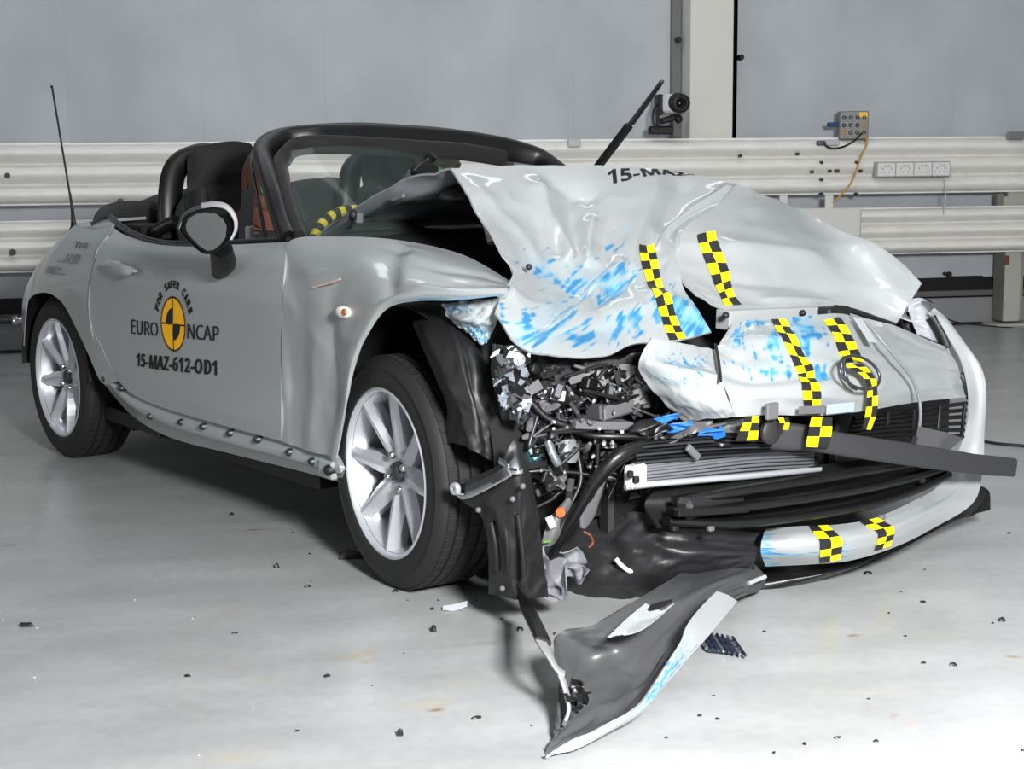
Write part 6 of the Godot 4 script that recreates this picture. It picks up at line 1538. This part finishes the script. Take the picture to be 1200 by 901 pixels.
func build_torn_bits() -> void:
	# splash guard hanging in front of the tyre, in two leaves
	var leaf := mat("liner_black", Color(0.075, 0.075, 0.08), 0.5)
	panel("splash_guard", "lu", P_LINER_UPPER, 30, 36, 0.005, leaf, car, HINT, [[Vector2(0.2, 0.3), Vector2(0.45, 0.95), 0.014, 0.06], [Vector2(0.6, 0.2), Vector2(0.75, 0.9), -0.012, 0.08]], [0.005, 2.4, 61])
	var low := panel("splash_guard", "ll", P_LINER_LOWER, 30, 40, 0.005, leaf, car, HINT, [[Vector2(0.3, 0.3), Vector2(0.5, 0.95), 0.012, 0.07]], [0.005, 2.2, 62])
	for q in [[Vector3(2.758,0.29,0.846), Vector3(2.765,0.221,0.842), Vector3(2.757,0.154,0.832)], [Vector3(2.799,0.3,0.838), Vector3(2.803,0.227,0.83), Vector3(2.801,0.154,0.822)], [Vector3(2.715,0.268,0.85), Vector3(2.724,0.213,0.845), Vector3(2.716,0.153,0.835)]]:
		put("rib", Shape.new().hose(q, 0.006, 8), leaf, low)
	for p in [Vector3(2.674,0.29,0.856), Vector3(2.799,0.337,0.852), Vector3(2.827,0.37,0.845), Vector3(2.728,0.111,0.83)]:
		put("rivet", Shape.new().ball(p, Vector3(0.007, 0.007, 0.007), 10), grey_plastic, low)
	# bright metal band round its top
	put("metal_band", Shape.new().sweep(Shape.rounded([Vector3(2.588,0.326,0.862), Vector3(2.616,0.313,0.862), Vector3(2.659,0.326,0.864), Vector3(2.735,0.361,0.864), Vector3(2.806,0.398,0.862)], 5), [0.007], [0.003], Vector3.UP, 10, 4.0), chrome, low)
	put("band_plate", Shape.new().sheet(make_into("bp", [[Vector3(2.639,0.339,0.866), Vector3(2.709,0.371,0.866), Vector3(2.78,0.406,0.866), Vector3(2.803,0.436,0.845)], [Vector3(2.631,0.318,0.866), Vector3(2.715,0.35,0.866), Vector3(2.793,0.389,0.866), Vector3(2.812,0.4,0.84)]], 12, 4).pos, (grids["bp"] as Grid).nrm, 12, 4, 0.003), dark_metal, low)
	put("metal_band", Shape.new().sweep(Shape.rounded([Vector3(2.766,0.421,0.862), Vector3(2.788,0.415,0.862), Vector3(2.803,0.405,0.862), Vector3(2.818,0.403,0.852), Vector3(2.818,0.403,0.84)], 5), [0.007], [0.003], Vector3(0, 1, 0), 10, 4.0), chrome, low)
	put("band_eye", Shape.new().lathe([Vector2(0.005, 0.006), Vector2(0.014, 0.006), Vector2(0.016, 0.0), Vector2(0.014, -0.006), Vector2(0.005, -0.006), Vector2(0.005, 0.006)], 16, Transform3D(Basis.IDENTITY, Vector3(2.6,0.329,0.868))), alloy, low)
	# washer bottle with stickers, pale torn foam below
	var bottle := put("washer_bottle", Shape.new().sheet(make_into("wb", [[Vector3(2.7,0.287,0.613), Vector3(2.7,0.287,0.6), Vector3(2.69,0.268,0.578)], [Vector3(2.72,0.259,0.676), Vector3(2.74,0.265,0.667), Vector3(2.7,0.244,0.602)], [Vector3(2.72,0.225,0.697), Vector3(2.74,0.222,0.682), Vector3(2.7,0.205,0.621)], [Vector3(2.71,0.186,0.7), Vector3(2.72,0.185,0.682), Vector3(2.7,0.187,0.64)]], 14, 18).pos, (grids["wb"] as Grid).nrm, 14, 18, 0.01), mat("bottle_grey", Color(0.42, 0.42, 0.42), 0.4), car)
	put("orange_sticker", Shape.new().lathe([Vector2(0.0, 0.003), Vector2(0.011, 0.003), Vector2(0.012, 0.0), Vector2(0.012, -0.003)], 20, Transform3D(Basis(Vector3.UP, 0.95), Vector3(2.752,0.271,0.676))), orange, bottle)
	put("white_label", Shape.new().box(Vector3(2.75,0.252,0.703), Vector3(0.003, 0.030, 0.018), Basis.from_euler(Vector3(0.4, -0.5, 0)), 0.001), mat("label_white", Color(0.58, 0.60, 0.62), 0.5), bottle)
	put("green_mark", Shape.new().box(Vector3(2.74,0.204,0.706), Vector3(0.004, 0.006, 0.02), Basis.IDENTITY, 0.001), mat("green_mark", Color(0.30, 0.52, 0.24), 0.5), bottle)
	for q in [[Vector3(2.7,0.153,0.712), 0.06, 0.06], [Vector3(2.73,0.103,0.675), 0.06, 0.09], [Vector3(2.73,0.141,0.617), 0.05, 0.06], [Vector3(2.73,0.108,0.607), 0.04, 0.05], [Vector3(2.73,0.084,0.68), 0.05, 0.03]]:
		scrap("torn_foam", car, q[0], Vector3(q[1], q[2], 0.01), mat("foam_grey", Color(0.42, 0.42, 0.44), 0.6), Vector3(rng.randf_range(-0.3, 0.3), 1.0 + rng.randf_range(-0.4, 0.4), rng.randf_range(-0.5, 0.5)), 0.5)
	put("strut_brace", Shape.new().sweep(Shape.rounded([Vector3(2.76,0.339,0.56), Vector3(2.75,0.289,0.581), Vector3(2.74,0.252,0.583), Vector3(2.73,0.218,0.59)], 5), [0.018, 0.02, 0.022, 0.024, 0.026, 0.027, 0.027, 0.027, 0.026, 0.025, 0.024, 0.022, 0.020, 0.016, 0.012, 0.008], [0.008], Vector3(0, 0, 1), 10, 3.0), grey_plastic, car)
	put("strut_brace", Shape.new().hose([Vector3(2.77,0.322,0.598), Vector3(2.73,0.236,0.627), Vector3(2.68,0.151,0.647), Vector3(2.6,0.048,0.645)], 0.014, 8), satin, car)
	put("strut_brace", Shape.new().hose([Vector3(2.74,0.268,0.656), Vector3(2.7,0.18,0.676), Vector3(2.66,0.11,0.707)], 0.010, 8), dark_metal, car)
	# torn bumper corner trailing on the floor, its dark inside up and its painted edge below
	var torn := panel("torn_bumper_skin", "torn", P_TORN_CORNER, 70, 34, 0.006, mat("torn_inside", Color(0.26, 0.265, 0.27), 0.42), car, Vector3(0.3, 0.9, 0.4), [[Vector2(0.05, 0.2), Vector2(0.55, 0.3), -0.006, 0.15], [Vector2(0.15, 0.75), Vector2(0.6, 0.75), 0.010, 0.05]], [0.008, 2.0, 71])
	var white := smeared("torn_edge_paint", [[0.36, 0.45, 0.10, 0.5, 0.75], [0.48, 0.36, 0.06, 0.5, 0.7]], 81, Vector2(0, 1), 192)
	var inner_line := [Vector3(3.067,0.115,0.481), Vector3(3.125,0.11,0.591), Vector3(3.184,0.105,0.687), Vector3(3.217,0.09,0.736), Vector3(3.281,0.078,0.84), Vector3(3.322,0.066,0.91), Vector3(3.354,0.054,0.97), Vector3(3.369,0.045,1.021), Vector3(3.366,0.036,1.064), Vector3(3.365,0.03,1.11), Vector3(3.358,0.02,1.145), Vector3(3.359,0.014,1.186), Vector3(3.358,0.01,1.21)]
	var outer_line := [Vector3(3.071,0.08,0.418), Vector3(3.133,0.076,0.526), Vector3(3.192,0.07,0.634), Vector3(3.238,0.062,0.727), Vector3(3.275,0.054,0.803), Vector3(3.314,0.044,0.886), Vector3(3.342,0.034,0.944), Vector3(3.351,0.024,0.992), Vector3(3.353,0.016,1.04), Vector3(3.365,0.012,1.098), Vector3(3.376,0.008,1.154), Vector3(3.364,0.006,1.187), Vector3(3.353,0.005,1.21)]
	var g := make_grid([inner_line, outer_line], 48, 4, Vector3(0.5, 0.7, 0.5), [[Vector2(0, 0.5), Vector2(1, 0.5), 0.008, 0.6]])
	put("painted_edge", Shape.new().sheet(g.pos, g.nrm, 48, 4, 0.006), white, torn)
	# pale cut where the fog lamp sat
	put("lamp_opening", Shape.new().sheet(make_into("fo", [[Vector3(3.202,0.135,0.921), Vector3(3.145,0.14,0.817), Vector3(3.116,0.15,0.74)], [Vector3(3.201,0.13,0.915), Vector3(3.168,0.132,0.814), Vector3(3.155,0.14,0.729)], [Vector3(3.187,0.125,0.899), Vector3(3.196,0.13,0.823), Vector3(3.136,0.14,0.674)]], 14, 6).pos, (grids["fo"] as Grid).nrm, 14, 6, 0.003), paint, torn)
	put("lamp_opening_gap", Shape.new().sheet(make_into("fo2", [[Vector3(3.126,0.145,0.752), Vector3(3.128,0.15,0.716), Vector3(3.13,0.15,0.674)], [Vector3(3.145,0.143,0.757), Vector3(3.149,0.147,0.724), Vector3(3.139,0.147,0.687)]], 8, 3).pos, (grids["fo2"] as Grid).nrm, 8, 3, 0.003), black, torn)
	put("bright_bracket", Shape.new().sweep(Shape.rounded([Vector3(3.12,0.13,1.032), Vector3(3.182,0.12,1.059), Vector3(3.21,0.1,1.061), Vector3(3.22,0.09,1.051)], 4), [0.012], [0.004], Vector3(1, 0, 1), 10, 4.0), mat("tab_grey", Color(0.50, 0.50, 0.50), 0.5), torn)
	put("bright_bracket", Shape.new().sweep(Shape.rounded([Vector3(3.224,0.09,1.062), Vector3(3.254,0.07,1.074), Vector3(3.287,0.05,1.094), Vector3(3.303,0.03,1.118)], 4), [0.011], [0.004], Vector3(1, 0, 1), 10, 4.0), alloy, torn)
	for p in [Vector3(3.262,0.075,1.056), Vector3(3.29,0.07,1.067), Vector3(3.282,0.06,1.085), Vector3(3.305,0.06,1.086)]:
		scrap("bracket_shard", torn, p, Vector3(0.03, 0.03, 0.005), steel if rng.randf() < 0.4 else satin, Vector3(rng.randf_range(-0.5, 0.5), rng.randf_range(-0.5, 0.5), rng.randf_range(-0.5, 0.5)), 0.6)
	put("bright_clip", Shape.new().hose([Vector3(2.9,0.046,0.2), Vector3(2.9,0.05,0.17), Vector3(2.9,0.053,0.139)], 0.006, 6), alloy, torn)
	# black strap that still ties it to the wheel arch
	put("strap", Shape.new().sweep([Vector3(2.721,0.134,0.8), Vector3(2.76,0.114,0.81), Vector3(2.81,0.08,0.82), Vector3(3.133,0.13,1.033)], [0.018], [0.006], Vector3(1, 0, 0.3), 10, 4.0), satin, torn)
	put("strap_end", Shape.new().box(Vector3(2.738,0.134,0.81), Vector3(0.035, 0.04, 0.02), Basis.IDENTITY, 0.006), dark_metal, torn)


# ================================================================= the two test dummies in the seats
func build_dummies() -> void:
	var skin := mat("dummy_skin", Color(0.40, 0.26, 0.21), 0.6)
	dummy("seated crash test dummy with a brown head behind the steering wheel", 0.36, Vector3(0.785,1.009,0.36), skin)
	dummy("seated crash test dummy in passenger seat, mostly hidden by the raised bonnet", -0.36, Vector3(0.773,1.047,-0.36), skin)


func dummy(label: String, z: float, head: Vector3, skin: Material) -> void:
	var o := thing("crash_test_dummy", label, "dummy", Basis(Vector3.UP, CAR_TURN) * Vector3(head.x, 0.44, z), CAR_TURN)
	var h := head - Vector3(head.x, 0.44, z)
	# one continuous body: pelvis to neck, then the head on it
	var s := Shape.new()
	s.sweep(Shape.rounded([Vector3(0.06, 0.0, 0), Vector3(0.02, 0.12, 0), Vector3(-0.03, 0.28, 0), Vector3(-0.04, 0.40, 0), Vector3(-0.03, 0.45, 0), h + Vector3(-0.02, -0.10, 0), h + Vector3(-0.015, -0.05, 0)], 4), [0.16, 0.16, 0.155, 0.15, 0.15, 0.155, 0.165, 0.175, 0.18, 0.185, 0.19, 0.19, 0.185, 0.17, 0.15, 0.12, 0.09, 0.07, 0.06, 0.055, 0.055, 0.055, 0.055, 0.055, 0.055], [0.10, 0.11, 0.115, 0.11, 0.10, 0.08], Vector3(0, 0, 1), 24)
	s.ball(h + Vector3(0, 0.01, 0), Vector3(0.098, 0.118, 0.077), 28)
	s.ball(h + Vector3(0.035, -0.055, 0), Vector3(0.062, 0.055, 0.055), 20)
	s.ball(h + Vector3(0.100, -0.005, 0), Vector3(0.016, 0.022, 0.013), 12)
	for e in [1, -1]:
		s.ball(h + Vector3(-0.005, -0.005, e * 0.077), Vector3(0.020, 0.030, 0.010), 12)
		s.ball(h + Vector3(0.082, 0.022, e * 0.034), Vector3(0.012, 0.008, 0.014), 10)
		s.sweep(Shape.rounded([Vector3(-0.03, 0.40, e * 0.17), Vector3(0.02, 0.26, e * 0.23), Vector3(0.10, 0.17, e * 0.24), Vector3(0.30, 0.24, e * 0.20), Vector3(0.36, 0.27, e * 0.18)], 4), [0.052, 0.050, 0.048, 0.046, 0.044, 0.042, 0.041, 0.040, 0.040, 0.038, 0.036, 0.034, 0.032, 0.030, 0.028, 0.026, 0.024], [0.04], Vector3(0, 0, 1), 14)
		s.sweep(Shape.rounded([Vector3(0.08, 0.0, e * 0.10), Vector3(0.30, 0.06, e * 0.13), Vector3(0.46, 0.10, e * 0.14), Vector3(0.60, -0.06, e * 0.13)], 4), [0.085, 0.085, 0.082, 0.078, 0.074, 0.070, 0.066, 0.062, 0.06, 0.056, 0.05, 0.045, 0.04], [0.075], Vector3(0, 0, 1), 16)
	put("body", s, skin, o)
	var shirt := mat("dark_shirt", Color(0.09, 0.09, 0.095), 0.85)
	put("shirt", Shape.new().sweep(Shape.rounded([Vector3(0.055, 0.02, 0), Vector3(0.02, 0.12, 0), Vector3(-0.03, 0.28, 0), Vector3(-0.04, 0.40, 0), Vector3(-0.033, 0.44, 0)], 4), [0.168, 0.166, 0.164, 0.162, 0.165, 0.172, 0.182, 0.19, 0.195, 0.20, 0.20, 0.195, 0.185, 0.17, 0.15, 0.13, 0.10], [0.12, 0.122, 0.122, 0.12, 0.11], Vector3(0, 0, 1), 24), shirt, o)
	for e in [1, -1]:
		put("sleeve", Shape.new().sweep(Shape.rounded([Vector3(-0.03, 0.415, e * 0.15), Vector3(-0.01, 0.34, e * 0.205), Vector3(0.03, 0.245, e * 0.236)], 4), [0.062, 0.062, 0.060, 0.058, 0.056, 0.055, 0.054, 0.053, 0.052], [0.052], Vector3(0, 0, 1), 14), orange if z > 0 and e > 0 else shirt, o)
	put("head_sticker", Shape.new().ball(h + Vector3(0.085, -0.01, 0.050), Vector3(0.008, 0.024, 0.016), 12), mat("sticker_green", Color(0.35, 0.70, 0.45), 0.5), o)


# ================================================================= what lies on the floor
func chip(called: String, label: String, at: Vector3, size: float, m: Material, sd: int, flat := 0.35, long := 1.0, group := "") -> void:
	var r := RandomNumberGenerator.new()
	r.seed = 500 + sd
	var n := 7 + sd % 3
	var low := []
	var high := []
	for k in n:
		var w := TAU * k / n
		var q := r.randf_range(0.65, 1.0) * size / 2
		low.append(Vector3(cos(w) * q * long, 0.0005, sin(w) * q / maxf(long * 0.8, 1.0)))
		high.append(Vector3(cos(w) * q * long * 0.75, size * flat * r.randf_range(0.5, 1.0), sin(w) * q * 0.75 / maxf(long * 0.8, 1.0)))
	var s := Shape.new()
	var mid := Vector3(0, size * flat * 0.4, 0)
	var top := Vector3(0, size * flat, 0)
	for k in n:
		var j := (k + 1) % n
		s.face([low[k], low[j], high[j]], mid)
		s.face([low[k], high[j], high[k]], mid)
		s.face([high[k], high[j], top], mid)
		s.face([low[k], low[j], Vector3.ZERO], mid)
	var o := put(called, s, m)
	o.position = at
	o.rotation.y = r.randf_range(-0.4, 0.4)
	tag(o, label, "debris", group)


func build_floor_things() -> void:
	var bk := mat("chip_black", Color(0.05, 0.05, 0.055), 0.5)
	var small := "tiny black plastic crumb lying loose on the floor"
	var spec := [
		[Vector3(-0.575,0,2.51), 0.030, 0.3, 1.7, "oblong black plastic piece lying alone on floor, below the rear wheel"], [Vector3(0.021,0,2.102), 0.020, 0.6, 1.0, "rounded black lump on the floor under the door, towards the viewer"],
		[Vector3(-0.103,0,1.456), 0.017, 0.5, 1.1, "small black chip on the floor beneath the door number"], [Vector3(0.097,0,2.311), 0.018, 0.35, 1.3, "flat black sliver on the floor before the front wheel's rear edge"],
		[Vector3(-0.184,0,2.947), 0.016, 0.3, 1.5, "thin black sliver on the open floor, midway towards the left corner"], [Vector3(-0.087,0,2.667), 0.013, 0.3, 1.4, "short black sliver on floor between the rounded lump and thin sliver"],
		[Vector3(0.109,0,3.007), 0.015, 0.35, 1.3, "flat black chip on floor beside the brown stain below the front tyre"], [Vector3(0.315,0,2.403), 0.014, 0.5, 1.2, "black chip touching the foot of the front tyre"],
		[Vector3(0.388,0,2.573), 0.012, 0.5, 1.0, "black crumb beside the clear shard below the front tyre"], [Vector3(0.371,0,2.747), 0.019, 0.9, 1.0, "round black pellet on the floor below the clear shard"],
		[Vector3(0.57,0,2.777), 0.018, 0.5, 1.2, "grey-black lump beside the black strap of the torn bumper piece"], [Vector3(0.643,0,2.823), 0.010, 0.6, 1.0, "black crumb at the upper edge of the torn bumper piece"],
		[Vector3(0.386,0,3.31), 0.017, 0.35, 1.7, "long flat black splinter to the side of the torn bumper tip"], [Vector3(0.228,0,3.369), 0.015, 0.9, 1.0, "round black pellet nearest the lower edge of the picture"],
		[Vector3(1.55,0,2.49), 0.022, 0.35, 1.2, "oval black piece on the floor under the bumper lip's far tape"], [Vector3(1.422,0,2.496), 0.013, 0.4, 1.2, "small black chip under the bumper lip's near tape"],
		[Vector3(1.581,0,2.756), 0.013, 0.4, 1.2, "small black chip on floor past the oval piece, towards the viewer"], [Vector3(1.695,0,2.934), 0.021, 0.5, 1.0, "jagged black lump on the floor near the right edge of the picture"],
		[Vector3(1.441,0,3.204), 0.018, 0.4, 1.3, "bent black flake on the floor below the jagged lump"], [Vector3(1.385,0,3.179), 0.011, 0.35, 1.4, "thin black flake beside the bent black flake"],
		[Vector3(2.12,0,2.168), 0.012, 0.4, 1.1, "lone black chip on the floor beyond the bumper corner"], [Vector3(1.041,0,3.544), 0.012, 0.3, 1.6, "flat grey-black flake in the brightest stretch of floor"],
		[Vector3(0.506,0,2.519), 0.007, 0.4, 1.2, ""], [Vector3(0.337,0,2.484), 0.006, 0.4, 1.0, ""], [Vector3(0.412,0,2.5), 0.008, 0.4, 1.2, ""], [Vector3(0.542,0,2.684), 0.010, 0.4, 1.2, ""], [Vector3(0.285,0,2.888), 0.005, 0.4, 1.0, ""],
		[Vector3(0.484,0,3.371), 0.006, 0.4, 1.2, ""], [Vector3(0.199,0,3.084), 0.005, 0.4, 1.0, ""], [Vector3(0.076,0,1.73), 0.010, 0.4, 1.0, ""], [Vector3(0.116,0,1.982), 0.010, 0.4, 1.0, ""], [Vector3(0.108,0,2.264), 0.006, 0.4, 1.0, ""], [Vector3(0.036,0,3.309), 0.010, 0.3, 1.4, ""],
		[Vector3(1.462,0,2.824), 0.008, 0.4, 1.0, ""], [Vector3(1.121,0,2.903), 0.010, 0.4, 1.2, ""], [Vector3(1.425,0,2.997), 0.008, 0.4, 1.2, ""], [Vector3(1.181,0,3.361), 0.008, 0.3, 1.3, ""], [Vector3(0.968,0,3.562), 0.009, 0.5, 1.0, ""],
		[Vector3(0.898,0,3.591), 0.008, 0.5, 1.0, ""], [Vector3(1.105,0,3.574), 0.010, 0.35, 1.3, ""], [Vector3(1.351,0,3.669), 0.009, 0.4, 1.2, ""], [Vector3(1.004,0,2.934), 0.006, 0.4, 1.0, ""], [Vector3(0.88,0,3.281), 0.007, 0.4, 1.2, ""],
		[Vector3(0.82,0,3.383), 0.010, 0.4, 1.2, ""], [Vector3(0.848,0,3.407), 0.010, 0.4, 1.2, ""], [Vector3(0.724,0,3.481), 0.008, 0.4, 1.2, ""], [Vector3(1.714,0,2.481), 0.007, 0.4, 1.2, ""], [Vector3(1.566,0,2.662), 0.008, 0.4, 1.2, ""], [Vector3(1.666,0,2.948), 0.008, 0.4, 1.0, ""],
	]
	for k in spec.size():
		var q: Array = spec[k]
		var l: String = q[4]
		chip("plastic_chip" if l else "plastic_crumb", l if l else small, q[0], q[1], bk, k, q[2], q[3], "" if l else "black crumbs on the floor")
	# bigger pieces
	var wedge := put("plastic_wedge", Shape.new().plate([Vector2(-0.04, 0), Vector2(0.04, 0), Vector2(0.03, 0.012), Vector2(-0.012, 0.028), Vector2(-0.028, 0.02)], 0.012), bk)
	wedge.position = Vector3(0.231,0,2.056)
	tag(wedge, "pointed black wedge on the floor against the back of the front tyre", "debris")
	var shard := put("clear_shard", Shape.new().sheet(make_into("cs", [[Vector3(-0.03, 0.006, 0.005), Vector3(0, 0.004, 0.012), Vector3(0.03, 0.012, 0.006)], [Vector3(-0.026, 0.010, -0.008), Vector3(0, 0.012, -0.008), Vector3(0.034, 0.018, -0.010)]], 8, 4).pos, (grids["cs"] as Grid).nrm, 8, 4, 0.003), mat("shard_white", Color(0.68, 0.70, 0.72), 0.15))
	shard.position = Vector3(0.441,0,2.586)
	tag(shard, "pale translucent plastic shard lying just below the front tyre", "debris")
	var mesh := thing("grille_fragment", "flat blue-black piece of grille mesh on floor beside torn bumper piece", "debris", Vector3(0.985,0,2.988))
	var ax: Vector3 = Vector3(1.017,0,3.025) - Vector3(0.95,0,2.96)
	var az: Vector3 = Vector3(0.984,0,2.92) - Vector3(0.975,0,3.052)
	var fm := mat("fragment_blue_black", Color(0.13, 0.16, 0.22), 0.35)
	for k in 5:
		var f := k / 4.0 - 0.5
		put("mesh_bar", Shape.new().bar(ax * -0.5 + az * f + Vector3(0, 0.008, 0), ax * 0.5 + az * f * 0.6 + Vector3(0, 0.008 + 0.004 * (k % 2), 0), 0.008, 0.008), fm, mesh)
	for k in 8:
		var f := k / 7.0 - 0.5
		put("mesh_bar", Shape.new().bar(ax * f + az * -0.5 + Vector3(0, 0.011, 0), ax * (f + 0.05) + az * 0.5 + Vector3(0, 0.012, 0), 0.006, 0.006), fm if k % 3 else steel, mesh)
	# specks of clear glass scattered over the floor, too many to count
	var gl := Shape.new()
	for k in 110:
		var p := Vector3(rng.randf_range(-1.4, 2.2), 0.002, rng.randf_range(0.6, 3.9))
		var q := Basis(Vector3.UP, -CAR_TURN) * p
		if absf(q.z) < 1.3 and q.x < 3.6: continue
		gl.box(p, Vector3(0.003, 0.002, 0.003) * rng.randf_range(0.6, 1.4), Basis.from_euler(Vector3(0.3, rng.randf() * 3.0, 0.2)), 0.0006)
	var specks := put("glass_specks", gl, mat("glass_speck", Color(0.9, 0.92, 0.94), 0.1))
	specks.set_meta("kind", "stuff")
	tag(specks, "tiny bright specks of broken glass scattered across the grey floor", "glass specks")
